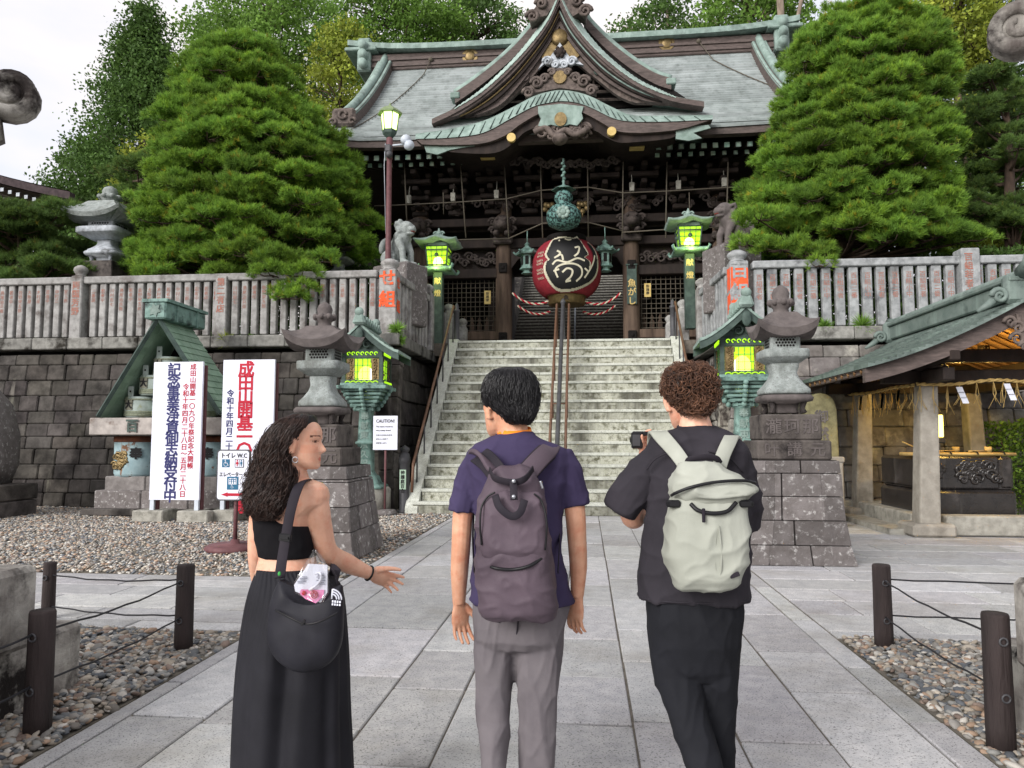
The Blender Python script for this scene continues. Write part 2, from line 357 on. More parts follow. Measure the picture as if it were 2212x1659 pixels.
# ================================================================ ground, paving, gravel
mb = MB(); mb.box((0, 40, -.25), (500, 500, .3)); struct(tag(mb.build('ground', 'asphalt'), 'earth ground beneath the paving and gravel', None))
TER = 4.03                                                     # level of the upper terrace
def slabs(mb, xe, ys, ye, lo, hi, rows=False, skip=None):
    """running columns (or rows) of granite slabs with open joints"""
    for i in range(len(xe)-1):
        a, b = xe[i], xe[i+1]; p = ys-random.random()*lo
        while p < ye:
            q = p+random.uniform(lo, hi); s, e = max(p, ys), min(q, ye)
            if e-s > .12:
                t = random.uniform(.8, 1.12); mb.use(tint=(t, t*random.uniform(.98, 1.01), t*random.uniform(.97, 1.02)))
                g = random.uniform(.004, .009); dz = random.uniform(-.004, .002)
                g2 = g+random.uniform(.003, .008); c = ((a+b)/2, (s+e)/2) if not rows else ((s+e)/2, (a+b)/2)
                d = (b-a-2*g, e-s-2*g2) if not rows else (e-s-2*g, b-a-2*g2)
                if not (skip and skip(*c)): mb.box((c[0], c[1], -.05+dz), (d[0], d[1], .1), ch=.006)
            p = q
mb = MB()
slabs(mb, [-1.96, -1.845], -3, 14.25, .9, 1.3); slabs(mb, [-1.845, -1.42, -.57, -.14, .385, .80, 1.30, 1.735, 2.215], -3, 14.25, .75, 1.25); slabs(mb, [2.215, 2.39], -3, 14.25, .9, 1.4)
struct(tag(mb.build('path', 'granite'), 'pale granite slab path running up to the stone stairs', None))
mb = MB(); slabs(mb, [5.48, 5.72, 6.12, 6.6, 7.05, 7.36, 7.62], -15, -1.97, 1.0, 1.9, True)
struct(tag(mb.build('path', 'granite'), 'granite cross path leading off to the left', None))
mb = MB(); slabs(mb, [5.74, 5.92, 6.48, 7.02, 7.53, 8.04, 8.58, 9.1, 9.6, 10.2, 10.8, 11.4, 12., 12.6, 13.2, 13.8, 14.4, 15.0], 2.4, 16, .9, 1.8, True)
struct(tag(mb.build('path', 'granite'), 'granite paving in front of the water pavilion', None))
mb = MB(); mb.box((0, 5, -.06), (30, 24, .09)); struct(tag(mb.build('path_bed', 'joint'), 'sand bed showing in the joints of the paving', None))

M['pebble'] = mat('river_pebble', (1, 1, 1, 1), (.8, .8, .8, 1), 30, .7, tint=True, spec=.25)
_o = np.array([(1, 0, 0), (-1, 0, 0), (0, 1, 0), (0, -1, 0), (0, 0, 1), (0, 0, -1)], float)
_of = np.array([(0, 2, 4), (2, 1, 4), (1, 3, 4), (3, 0, 4), (2, 0, 5), (1, 2, 5), (3, 1, 5), (0, 3, 5)])
def subdiv(v, f):
    v = [tuple(p) for p in v]; cache = {}; out = []
    def mid(a, b):
        k = (min(a, b), max(a, b))
        if k not in cache:
            p = (np.array(v[a])+np.array(v[b])); p /= np.linalg.norm(p); cache[k] = len(v); v.append(tuple(p))
        return cache[k]
    for a, b, c in f:
        x, y, z = mid(a, b), mid(b, c), mid(c, a); out += [(a, x, z), (x, b, y), (z, y, c), (x, y, z)]
    return np.array(v), np.array(out)
_s, _sf = subdiv(_o, _of)
PAL = np.array([srgb(h)[:3] for h in ('#8b8883', '#6f7274', '#9a9184', '#b3aa9c', '#84746a', '#c0bcb4', '#5d6166', '#999995', '#a48c78', '#7a756e')])
def pebbles(name, label, n, x0, x1, y0, y1, size, tv, tf, seed, keep=None):
    g = np.random.default_rng(seed); x = g.uniform(x0, x1, n); y = g.uniform(y0, y1, n)
    if keep is not None: k = keep(x, y); x, y = x[k], y[k]; n = len(x)
    a = size*g.lognormal(0, .28, n); b = a*g.uniform(.6, .85, n); c = a*g.uniform(.35, .55, n); an = g.uniform(0, 2*PI, n)
    tx, ty = g.normal(0, .22, n), g.normal(0, .22, n)
    P = tv[None]*np.stack([a, b, c], 1)[:, None]
    ca, sa = np.cos(an)[:, None], np.sin(an)[:, None]
    X = P[..., 0]*ca-P[..., 1]*sa; Y = P[..., 0]*sa+P[..., 1]*ca; Z = P[..., 2]+X*tx[:, None]+Y*ty[:, None]
    z = -.012+g.uniform(0, .02, n)+.012*np.sin(x*2.1)*np.cos(y*1.7)
    co = np.stack([X+x[:, None], Y+y[:, None], Z+z[:, None]], -1).reshape(-1, 3)
    fs = (tf[None]+(np.arange(n)*len(tv))[:, None, None]).reshape(-1, 3)
    t = PAL[g.integers(0, len(PAL), n)]*g.uniform(.75, 1.15, (n, 1))*(1.3 if seed == 3 else 1.)
    return tag(quickmesh(name, co, fs, 'pebble', np.repeat(t, len(tv), 0), True), label, None, kind='stuff')
mb = MB(); mb.box((-8.5, 5, -.02), (13.05, 26, .02)); mb.box((9.9, -.2, -.02), (15.0, 11.8, .02)); struct(tag(mb.build('gravel_bed', 'asphalt'), 'bare soil under the pebbles', None))
pebbles('gravel', 'river pebbles beside the path on the left', 15000, -5.2, -1.985, 2.3, 5.46, .024, _s, _sf, 1)
pebbles('gravel', 'river pebbles beside the path on the right', 14000, 2.42, 5.4, 2.3, 5.72, .024, _s, _sf, 2)
pebbles('gravel', 'grey gravel yard below the retaining wall', 62000, -14, -1.98, 7.66, 15.1, .026, _o, _of, 3)
pebbles('gravel', 'loose gravel by the right foot of the stairs', 2500, 2.42, 5.2, 14.4, 15.2, .026, _o, _of, 4)

# ================================================================ upper terrace
mb = MB(); mb.box((0, 60, TER-.2), (120, 82.2, .34)); struct(tag(mb.build('terrace_ground', 'joint'), 'ground of the upper temple terrace', None))

# ================================================================ masonry
def masonry(mb, org, right, up, Wd, Ht, ch, lr, depth=.3, jit=.02, gap=.012, tv=(.75, 1.25), hole=None):
    r = Vector(right).normalized(); u = Vector(up).normalized(); n = r.cross(u); org = Vector(org); z = 0
    while z < Ht-.05:
        h = min(random.uniform(*ch), Ht-z)
        if Ht-z-h < ch[0]*.5: h = Ht-z
        x = -random.random()*lr[0]
        while x < Wd:
            l = random.uniform(*lr); a, b = max(0, x), min(Wd, x+l)
            if b-a > .06:
                t = random.uniform(*tv); mb.use(tint=(t, t*random.uniform(.96, 1.02), t*random.uniform(.93, 1.02)))
                j = random.uniform(-jit, jit)
                c = org+r*((a+b)/2)+u*(z+h/2)-n*(depth/2-j)
                m = Matrix((r, n, u)).transposed().to_4x4() if True else None
                m = m @ Matrix.Rotation(random.uniform(-1, 1)*jit*.6, 4, 'X') @ Matrix.Rotation(random.uniform(-1, 1)*jit*.6, 4, 'Z')
                if not (hole and hole(c)): mb.box(c, (b-a-gap, depth, h-gap), ch=.022, mtx=m)
            x += l
        z += h
WB, WT, WH = 14.95, 15.42, 3.68                                # wall foot Y, wall top Y, height
UPV = Vector((0, WT-WB, WH))
# left wall
lw = thing('retaining_wall', 'dark mossy stone retaining wall behind the barrel shrine and white banners, left of the stairs', 'wall', (-9, 15.5, 0))
mb = MB()
masonry(mb, (-17, WB, 0), (1, 0, 0), UPV, 12.6, UPV.length-.3, (.27, .36), (.32, .66), jit=.025, gap=.007)
mb.build('stone_face', 'darkstone', lw)
mb = MB(); masonry(mb, (-4.4, WB-.03, 0), (1, 0, 0), UPV, 1.02, UPV.length-.3, (.5, .75), (.6, 1.1), jit=.05, tv=(1.2, 1.9))
mb.build('corner_stones', 'darkstone', lw)
mb = MB(); masonry(mb, (-3.38, WB-.02, 0), (0, 1, 0), (-.28, 0, WH), 5.2, WH-.25, (.4, .6), (.5, .9), jit=.05, tv=(.8, 1.3)); mb.build('stair_side_face', 'darkstone', lw)
mb = MB()
for i in range(16):
    mb.use(tint=random.uniform(.8, 1.15)); mb.box((-17+i*.85+.42, WT+.1, WH-.06), (.842, .5, .26), ch=.02)
for i in range(5):
    mb.use(tint=random.uniform(.6, .9)); mb.box((-3.6, 15.72+i*.9+.1, WH-.06), (.42, .89, .26), ch=.02)
mb.build('coping', 'wallcap', lw)
mb = MB(); mb.box((-10.3, 17.6, 1.8), (13.3, 3.4, 3.55)); mb.build('core', 'black', lw)
# right wall
rw = thing('retaining_wall', 'lighter lichen-streaked stone retaining wall behind the water pavilion, right of the stairs', 'wall', (9, 15.5, 0))
mb = MB(); masonry(mb, (4.75, WB, 0), (1, 0, 0), UPV, 12.5, UPV.length-.3, (.3, .46), (.38, .8), jit=.025, gap=.007, tv=(.85, 1.2)); mb.build('stone_face', 'lightwall', rw)
mb = MB(); masonry(mb, (3.28, WB-.04, 0), (1, 0, 0), UPV, 1.48, UPV.length-.3, (.5, .8), (.6, 1.2), jit=.06, tv=(.9, 1.15)); mb.build('corner_stones', 'rawstone', rw)
mb = MB(); masonry(mb, (3.3, 20.2, 0), (0, -1, 0), (.28, 0, WH), 5.2, WH-.25, (.4, .6), (.5, .9), jit=.05, tv=(.7, 1.)); mb.build('stair_side_face', 'rawstone', rw)
mb = MB()
for i in range(16):
    mb.use(tint=random.uniform(.95, 1.3)); mb.box((3.45+i*.85+.42, WT+.1, WH-.06), (.842, .5, .26), ch=.02)
for i in range(5):
    mb.use(tint=random.uniform(.6, .9)); mb.box((3.55, 15.72+i*.9+.1, WH-.06), (.42, .89, .26), ch=.02)
mb.build('coping', 'wallcap', rw)
mb = MB(); mb.box((10.3, 17.6, 1.8), (13.4, 3.4, 3.55)); mb.build('core', 'black', rw)

# ================================================================ stairs
NS, SY0, SY1, SX = 17, 14.28, 19.0, 2.73
st = thing('stone_staircase', 'steep grey granite staircase climbing to the temple gate', 'stairs', (0, 16.5, 0))
rise, run = TER/NS, (SY1-SY0)/NS
mt = MB(); mr = MB()
for i in range(NS):
    y = SY0+i*run; z = (i+1)*rise; x0, x1 = (-SX, SX) if i else (-SX-.12, SX+.12)
    n = 5; e = [x0+(x1-x0)*(k+random.uniform(-.18, .18)*(0 < k < n))/n for k in range(n+1)]
    for k in range(n):
        mt.use(tint=1.); mt.box(((e[k]+e[k+1])/2, y+run/2+.06, z-.03), (e[k+1]-e[k]-.004, run+.16, .06), ch=.008)
    mr.box((0, y+run/2+.06, z-.06-(rise-.06)/2), (x1-x0-.03, run+.1, rise-.06))
mt.build('treads', 'stair', st); mr.build('risers', 'riser', st)
for sx in (-1, 1):
    mb = MB(); X0, X1 = sx*(SX+.004), sx*(SX+.26)
    pf = [(SY0-.02, .0), (SY0-.02, .12), (SY0+.35, .52), (SY1-.2, TER+.06), (SY1+.7, TER+.06), (SY1+.7, 0)]
    mb.prism([(X0, y, z) for y, z in pf], (X1-X0, 0, 0)); mb.build('stringer', 'stair', st, fix=True, bevel=.012)
mb = MB()
for i in range(6): mb.box((-2.5+i*1.0, 19.95, TER-.02), (.99, 1.55, .1), ch=.01)
mb.build('landing', 'stair', st)
# second flight beyond the gate
s2 = thing('stone_staircase', 'far second stone staircase seen in shade through the open gate', 'stairs', (0, 32, TER))
mt = MB(); mr = MB()
for i in range(36): mt.box((0, 30+i*.27+.18, TER+(i+1)*.19-.03), (5.2, .36, .06), ch=.008); mr.box((0, 30+i*.27+.21, TER+(i+1)*.19-.125), (5.18, .3, .13))
mt.build('treads', 'concrete', s2); mr.build('risers', 'plinth', s2)  # darker treads and risers put the shade of this flight into their colour
mb = MB()
for q in (-1, 1): mb.hexa([(q*2.6-.0, 29.4, TER), (q*2.6+q*.5, 29.4, TER), (q*2.6+q*.5, 40.5, TER), (q*2.6, 40.5, TER)], [(q*2.6, 29.4, TER+.6), (q*3.1, 29.4, TER+.6), (q*3.1, 40.5, TER+8.4), (q*2.6, 40.5, TER+8.4)])
mb.build('side_wall', 'darkstone', s2, fix=True)
mb = MB()
for x in (-.12, .12): mb.tube([(x, 29.9, TER+1.), (x, 39, TER+7.4)], .03)
for k in range(5):
    y = 30.2+k*1.8; z = TER+(y-30)*.7
    for x in (-.12, .12): mb.tube([(x, y, z), (x, y, z+1.)], .03)
mb.build('handrail', 'whitepaint', s2)

# handrails of the front stairs
def stair_z(y): return (y-SY0)/(SY1-SY0)*TER
def rail(name, label, xs, post_x, yy, mats, r=.024):
    t = thing(name, label, 'handrail', (post_x, 16.5, 2))
    return t
for sx, lab in ((-1, 'brown pipe handrail along the left edge of the stairs'), (1, 'brown pipe handrail along the right edge of the stairs')):
    x = sx*(SX+.13); t = thing('handrail', lab, 'handrail', (x, SY0, 0))
    mb = MB(); mb.tube([(x, SY0+.02, .42), (x, SY0+.12, .98), (x, SY1-.25, TER+.93), (x, SY1-.12, TER+.9)], .03, 10); mb.build('rail', 'brownpipe', t)
    for k in range(7):
        y = SY0+.45+k*.66; z = stair_z(y)+.15; mb = MB(); mb.tube([(x, y, z), (x, y, z+.78)], .017, 8); mb.lathe([(.04, 0), (.04, .03), (.02, .06)], (x, y, z), 10); mb.build('post', 'ironpost', t)
    mb = MB(); mb.lathe([(.09, 0), (.09, .07), (.072, .08), (.072, .78), (.085, .79), (.085, .84), (.05, .86), (.06, .93), (.03, 1.), (.005, 1.04)], (x-sx*.02, SY1+.12, TER+.05), 16); mb.build('end_post', 'ironpost', t)
t = thing('handrail', 'double brown pipe handrail dividing the stairs down the middle', 'handrail', (0, SY0, 0))
for x in (-.16, .16):
    mb = MB(); mb.tube([(x, SY0+.1, .2), (x, SY0+.1, .95), (x, SY1-.1, TER+.95), (x, SY1+.15, TER+.95), (x, SY1+.15, TER+.05)], .03, 10); mb.build('rail', 'brownpipe', t)
    for k in range(4):
        y = SY0+1.1+k*1.05; z = stair_z(y)+.1; mb = MB(); mb.tube([(x, y, z), (x, y, z+.86)], .018, 8); mb.build('post', 'brownpipe', t)
for k in range(3):
    y = SY0+.5+k*1.5; z = stair_z(y)+.55; mb = MB(); mb.tube([(-.16, y, z), (.16, y, z)], .014, 6); mb.build('crossbar', 'brownpipe', t)
mb = MB(); mb.tube([(0, SY0+.02, 1.12), (0, SY0+.2, 1.22), (0, SY1+.0, TER+.98), (0, SY1+.1, TER+.98)], .048, 12); mb.build('middle_rail', 'ironpost', t)
def steelpost(x, y, z, h, label):
    t = thing('steel_post', label, 'post', (x, y, z)); mb = MB()
    mb.lathe([(.075, 0), (.075, .06), (.055, .07), (.055, h-.25), (.068, h-.24), (.068, h-.2), (.05, h-.18), (.05, h-.1), (.075, h-.06), (.07, h-.02), (.03, h+.03), (.004, h+.06)], (x, y, z), 16); mb.build('shaft', 'ironpost', t)
steelpost(0.0, SY0+.02, 0, 1.35, 'dark steel post with ball finial at the foot of the middle handrail')
steelpost(0.0, SY1+.1, TER+.04, 1.05, 'dark steel post with ball finial at the top of the middle handrail')

# ================================================================ stone fences
FZ0, FZ1 = 3.79, 5.16                                          # foot and top of the stone fence
LPK = ['若者中', '若者中', '二番組', '若者中', '川村忠七', '鳥尾治兵衛', '若者中', '佐野栄五郎', '大阪屋', '木村屋', '若者中', '中村三', '室三郎']
def post_mb(x, y, z0, h, w, cap=True):
    mb = MB(); mb.box((x, y, z0+h/2), (w, w, h), ch=.02)
    if cap: mb.lathe([(w*.5, 0), (w*.42, .03), (w*.36, .05), (w*.5, .1), (w*.56, .15), (w*.5, .2), (w*.34, .235), (w*.28, .25), (w*.05, .27)], (x, y, z0+h), 14, square=None)
    return mb
def fence(label, x0, x1, y0, y1, step, pw, m, texts, posts, rowlabel, lm='redletter', lsz=.1, every=1, toprail=True):
    t = thing('stone_fence', label, 'fence', ((x0+x1)/2, (y0+y1)/2, FZ0))
    a, b = Vector((x0, y0, 0)), Vector((x1, y1, 0)); L = (b-a).length; d = (b-a)/L; rz = math.atan2(d.y, d.x)
    mb = MB()
    mb.box(((x0+x1)/2, (y0+y1)/2, FZ1-.07), (L, .24, .16), rz, ch=.02); mb.build('top_rail', m, t)
    n = int(L/step)
    for i in range(n):
        s = (i+.5)*L/n; p = a+d*s
        if any(abs(s-q) < step*.62 for q in posts): continue
        mb = MB(); mb.box((0, 0, (FZ1-.15-FZ0)/2), (pw+random.uniform(-.012, .012), .13, FZ1-.15-FZ0), ch=.014)
        for k in range(len(mb.v)): mb.v[k] = tuple(Matrix.Rotation(rz, 3, 'Z') @ Vector(mb.v[k])+p+Vector((0, 0, FZ0)))
        pk = mb.build('picket', m, t)
        if texts and i % every == 0:
            q = p+Vector((d.y, -d.x, 0))*.066+Vector((0, 0, FZ1-.27)); letter(texts[i % len(texts)], lsz, lm, face_mtx(q, d), pk, bold=.007)
    return t, a, d
fl, a, d = fence('weathered stone picket fence with faded red names on top of the dark left wall', -17, -3.95, 15.52, 15.52, .222, .145, 'picket', LPK, [17-10.95, 17-7.5], '')
for X, tx, w in ((-10.95, '両国芳野', .28), (-7.5, '第二有店', .27)):
    p = post_mb(X, 15.5, FZ0-.1, 1.5 if w > .27 else 1.42, w, w > .27).build('post', 'picket', fl); letter(tx, .19, 'redletter', face_mtx((X, 15.5-w/2-.003, FZ1-.1)), p, bold=.03)
fr, a, d = fence('grey stone picket fence with red group names on top of the light right wall', 4.05, 17, 15.52, 15.52, .268, .185, 'greypicket', ['百組若者', '百組ニ番', '百組小中'], [8.3-4.05], '', lsz=.13)
p = post_mb(8.3, 15.5, FZ0-.1, 1.62, .36, False).build('post', 'greypicket', fr); letter('百組若者中', .17, 'redletter', face_mtx((8.25, 15.315, FZ1+.05)), p, bold=.03)
def cornerpost(x, chars, label, side, m, fc):
    t = thing('stone_post', label, 'post', (x, 15.6, FZ0))
    b = post_mb(x, 15.62, FZ0-.22, 1.62, .38).build('shaft', m, t)
    if fc:
        mb = MB(); rr = random.Random(3); cut = [(-.17+.34*k/12, .5+rr.uniform(-.05, .05)) for k in range(13)]
        for z0, z1 in ((.78, 1.26), (.24, .7)):
            up = [(x-.175+.35*k/12, 15.424, FZ0+z1+rr.uniform(-.03, .03)) for k in range(13)]; lo = [(x-.175+.35*k/12, 15.424, FZ0+z0+rr.uniform(-.03, .03)) for k in range(13)]; mb.band(up, lo, (0, .004, 0))
            up = [(x-side*.193, 15.44+.3*k/12, FZ0+z1+rr.uniform(-.03, .03)) for k in range(13)]; lo = [(x-side*.193, 15.44+.3*k/12, FZ0+z0+rr.uniform(-.03, .03)) for k in range(13)]; mb.band(up, lo, (side*.003, 0, 0))
        mb.build('paint_patch', 'orangepaint', b, fix=True)
    letter(chars, .38, m if fc else 'orangepaint', face_mtx((x, 15.422, FZ1+.02)), b, bold=.035, depth=.003, pitch=1.25)
    if not fc: letter(chars, .3, 'orangepaint', face_mtx((x+.195, 15.62, FZ1-.1), (0, 1, 0)), b, bold=.035, depth=.003, pitch=1.75)
    return t
cornerpost(-3.72, 'せ組', 'tall stone corner post with orange characters, left of the stairs', 1, 'picket', '')
cornerpost(3.78, '百組', 'tall stone corner post with orange painted band, right of the stairs', 1, 'greypicket', 'orangepaint')
for sx in (-1, 1):
    side = 'left' if sx < 0 else 'right'
    fence('short stone picket fence returning along the %s flank of the stairs' % side, sx*3.66, sx*3.5, 15.9, 18.3, .25, .16, 'picket' if sx < 0 else 'greypicket', None, [], '')
    for x, y, h, w in ((3.5, 18.5, 1.5, .3), (3.22, 20., 1.25, .28), (2.95, 20.7, .95, .26)):
        t = tag(post_mb(sx*x, y, FZ0-.05, h, w).build('stone_post', 'picket'), 'stone post with rounded cap, %s one stepping down from the fence beside the %s handrail' % ({18.5: 'tallest', 20.: 'middle', 20.7: 'lowest'}[y], side), 'post', 'capped posts beside the stair head')
# ================================================================ temple gate
def c2(x, y, Y): return at(691.3+x*.46875, y*.46875, Y)
def c4(x, y, Y): return at(777.7+x*.3907, 345.6+y*.3907, Y)
def spl(pts, n=8):
    """Catmull-Rom through 3-D points"""
    P = [Vector(p) for p in pts]; P = [P[0]*2-P[1]]+P+[P[-1]*2-P[-2]]; out = []
    for i in range(1, len(P)-2):
        for k in range(n):
            t = k/n; a, b, c, d = P[i-1:i+3]
            out.append(.5*((2*b)+(c-a)*t+(2*a-5*b+4*c-d)*t*t+(3*b-a-3*c+d)*t**3))
    return out+[P[-2]]
gate = thing('temple_gate', 'large dark timber temple gate with grey-green copper roof and curved front gable', 'gate', (0, 25, TER))
YR, YE = 26., 20.3
ZR = at(846, 150, YR-.2).z; ZE = at(750, 307, YE).z
def prof(t): return YR-.2-(YR-.2-YE)*t, ZR+(ZE-ZR)*(1.28*t-.28*t*t)
def hw(t): return 7.25 if t < .7 else 7.25+(t-.7)/.3*1.75
mb = MB(); NC = 34
for sgn in (1, -1):
    for i in range(NC):
        t0, t1 = i/NC, (i+1)/NC; y0, z0 = prof(t0); y1, z1 = prof(t1+.004)
        if sgn < 0: y0, y1 = 2*YR-y0, 2*YR-y1
        a, b = hw(t0), hw(t1); nx = 12
        lift = lambda x, t: .0 if t < .6 else .55*max(0, (abs(x)-5.)/4)**2*(t-.6)/.4
        r0 = [(-a+2*a*k/nx, y0, z0+.005+lift(-a+2*a*k/nx, t0)) for k in range(nx+1)]
        r1 = [(-b+2*b*k/nx, y1, z1+.06+lift(-b+2*b*k/nx, t1)) for k in range(nx+1)]
        r2 = [(p[0], p[1]+.01*sgn, p[2]-.06) for p in r1]
        mb.use(tint=random.uniform(.86, 1.12)); mb.grid([r0, r1, r2], False, sgn > 0)
    for sx in (-1, 1):
        pass
for sx in (-1, 1):                                              # hip ends
    for i in range(int(NC*.7), NC):
        t0, t1 = i/NC, (i+1)/NC; y0, z0 = prof(t0); y1, z1 = prof(t1)
        mb.add([(sx*hw(t0), y0, z0), (sx*hw(t1), y1, z1), (sx*hw(t1), 2*YR-y1, z1), (sx*hw(t0), 2*YR-y0, z0)], [(0, 1, 2, 3) if sx < 0 else (3, 2, 1, 0)])
mb.build('roof', 'roofplate', gate)
mb = MB()
for sx in (-1, 1):
    y0, z0 = prof(.7); pts = [prof(k/10*.7) for k in range(11)]
    mb.prism([(sx*7.0, y, z-.12) for y, z in pts]+[(sx*7.0, 2*YR-y, z-.12) for y, z in reversed(pts)], (sx*.1, 0, 0))
mb.build('gable_end', 'woodbrown', gate, fix=True)
# eave fascia, soffit
mb = MB()
xs = [-9+18*k/24 for k in range(25)]
lf = lambda x: .55*max(0, (abs(x)-5.)/4)**2
mb.band([(x, YE+.03, ZE+lf(x)-.002) for x in xs], [(x, YE+.03, ZE-.2+lf(x)) for x in xs], (0, .25, 0)); mb.build('eave_fascia', 'woodbrown', gate)
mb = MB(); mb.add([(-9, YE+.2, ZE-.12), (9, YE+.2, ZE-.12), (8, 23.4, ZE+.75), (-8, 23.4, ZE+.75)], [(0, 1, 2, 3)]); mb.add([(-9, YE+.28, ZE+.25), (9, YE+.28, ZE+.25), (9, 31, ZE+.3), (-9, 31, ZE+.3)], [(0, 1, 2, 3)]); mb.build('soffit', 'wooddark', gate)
# two rows of rafters with painted ends
for row, (yy, pz, s, n, yl, yr) in enumerate(((20.75, 0, .155, 52, 740, 640), (21.15, 0, .13, 52, 768, 668))):
    zc = c2(480, 722 if row == 0 else 757, yy).z
    for k in range(n):
        x = -8.3+16.6*(k+.5)/n
        if abs(x) < 2.45: continue
        z = zc+lf(x)*.8; mb = MB(); y2 = yy+1.6
        a = Vector((x, yy+.02, z)); mb.use(tint=1.)
        mb.hexa([(x-s/2, yy, z-s/2), (x+s/2, yy, z-s/2), (x+s/2, y2, z-s/2+.5), (x-s/2, y2, z-s/2+.5)], [(x-s/2, yy, z+s/2), (x+s/2, yy, z+s/2), (x+s/2, y2, z+s/2+.5), (x-s/2, y2, z+s/2+.5)])
        mb.use(mi=1); mb.box((x, yy-.006, z), (s*.94, .012, s*.94)); mb.use(mi=2); mb.box((x, yy-.013, z), (s*.5, .004, s*.62)); mb.use(mi=0)
        mb.build('rafter', ['wooddark', 'copper' if random.random() < .6 else 'rafterend', 'rafterend'], gate)
# main ridge
mb = MB(); z0 = ZR-.15; z1 = at(785, 118, YR-.5).z
mb.box((0, YR, (z0+z1)/2), (14.9, .9, z1-z0), ch=.03)
for q in (.25, .62): mb.box((0, YR, z0+(z1-z0)*q), (14.95, 1., .09))
rb = mb.build('ridge', 'woodbrown', gate)
mb = MB(); mb.band([(-8.1+16.2*k/20, YR-.7, z1+.2+.3*(abs(k-10)/10)**6) for k in range(21)], [(-8.1+16.2*k/20, YR-.7, z1+.3*(abs(k-10)/10)**6) for k in range(21)], (0, 1.4, 0)); mb.build('ridge_cap', 'copper', rb)
for px_, py_ in ((691, 257), (1597, 198)):
    p = c2(px_, py_, YR-.47); mb = MB(); mb.prism([(p.x+.3*math.cos(k*PI/4+PI/8), p.y, p.z+.3*math.sin(k*PI/4+PI/8)) for k in range(8)], (0, .1, 0)); mb.ball((p.x, p.y, p.z), (.2, .05, .2)); mb.build('medallion', 'gold', rb, fix=True)
for sx in (-1, 1):
    mb = MB(); x = sx*7.5
    mb.box((x, YR, z0+.55), (.5, 1.3, 1.3), ch=.06)
    for zz in (z0+.15, z0+.5, z0+.85): mb.tube([(x, YR-.85, zz), (x, YR+.85, zz)], .17, 12)
    mb.box((x+sx*.1, YR, z1+.12), (1.2, 1.5, .14), ch=.03); mb.build('ridge_end', 'copper', rb)
    # verge ridge running down the slope
    pts = []
    for k in range(13):
        t = .0+.74*k/12; y, z = prof(t); pts.append(Vector((sx*(6.75+.25*t*t), y, z)))
    mb = MB(); mb.band([p+Vector((-.26, 0, .5)) for p in pts], [p+Vector((-.26, 0, -.05)) for p in pts], (.52, 0, 0)); vr = mb.build('verge_ridge', 'woodbrown', gate)
    mb = MB(); mb.tube([p+Vector((0, -.02, .54)) for p in pts], .13, 10); mb.tube([p+Vector((-.2, 0, .44)) for p in pts], .07, 8); mb.tube([p+Vector((.2, 0, .44)) for p in pts], .07, 8); mb.build('ridge_tiles', 'copper', vr)
    e = pts[-1]; mb = MB(); mb.box(e+Vector((0, -.18, .28)), (.75, .2, .6), ch=.08)
    for q in (-1, 1): mb.tube([e+Vector((q*(.3+.13*math.cos(a)*(1-a/9)), -.3, .1+.13*math.sin(a)*(1-a/9))) for a in [k*.6 for k in range(11)]], .045, 6)
    mb.tube([e+Vector((.12*math.cos(a), -.3, .32+.12*math.sin(a))) for a in [k*.5 for k in range(13)]], .05, 6); mb.build('demon_tile', 'carved', vr)
# lightning wire posts on the roof
mb = MB()
for a, b in (((510, 275), (400, 520)), ((1745, 190), (1990, 490))):
    p = c2(*a, YR-.5); mb.ball(p, .09); mb.tube([p]+[Vector((p.x+(b[0]-a[0])*.0018*k, prof(k/10)[0], prof(k/10)[1]+.09)) for k in range(1, 9)], .018, 5)
mb.build('lightning_wire', 'wire', gate)

# ---- triangular front gable
YG = 21.2
def cur(pp, Y, n=6): return spl([c2(x, y, Y) for x, y in pp], n)
VL = [(1103, -22), (1050, 95), (962, 213), (860, 322), (740, 428), (620, 502), (515, 552)]
VR = [(1103, -22), (1160, 95), (1250, 208), (1350, 300), (1450, 372), (1550, 420), (1640, 450), (1770, 472)]
gb = MB()
for cv, nm in ((VL, 0), (VR, 1)):
    up = cur(cv, YG); gb.use(tint=1.)
    n = len(up)
    for k in range(16):                                        # copper courses of the gable roof
        a, b = k*.23, (k+1)*.23+.0
        gb.grid([[p+Vector((0, a, .0+.035)) for p in up], [p+Vector((0, b, .0)) for p in up]], False, nm == 0)
        gb.grid([[p+Vector((0, a, .0)) for p in up], [p+Vector((0, a, .035)) for p in up]], False, nm == 0)
gr_ = gb.build('gable_roof', 'copper', gate)
for cv, nm in ((VL[:6], 0), (VR[:7], 1)):                       # rolled copper edge above the verge
    up = cur(cv, YG-.08, 5); n = len(up); out_ = []
    for i, p in enumerate(up):
        d_ = (up[min(i+1, n-1)]-up[max(i-1, 0)]).normalized(); nn = Vector((-d_.z, 0, d_.x)); nn = nn if nn.z > 0 else -nn
        f = min(1, i/4, (n-1-i)/5+.1); out_.append(p+nn*(.34*f)+Vector((0, .55*f, 0)))
    mb = MB()
    for i in range(n-1): mb.use(tint=random.uniform(.9, 1.2)); q_ = [up[i]+Vector((0, 0, .04)), up[i+1]+Vector((0, 0, .02)), out_[i+1]-Vector((0, 0, .0)), out_[i]+Vector((0, 0, .03))]; mb.hexa([v-Vector((0, 0, .03)) for v in q_], q_)
    mb.build('verge_roll', M.setdefault('palecopper', mat('pale_copper_sheet', srgb('#9fb2ab'), srgb('#86988f'), 5, .65, .15, 30, tint=True)), gate, fix=True)
for cv, name in ((VL, 0), (VR, 1)):
    sg = -1 if name == 0 else 1
    up = cur(cv, YG-.06); mbs = MB()
    mbs.band([p+Vector((0, 0, .03)) for p in up], [p-Vector((0, 0, .13)) for p in up], (0, .35, 0)); mbs.build('gable_verge', 'woodbrown', gate)
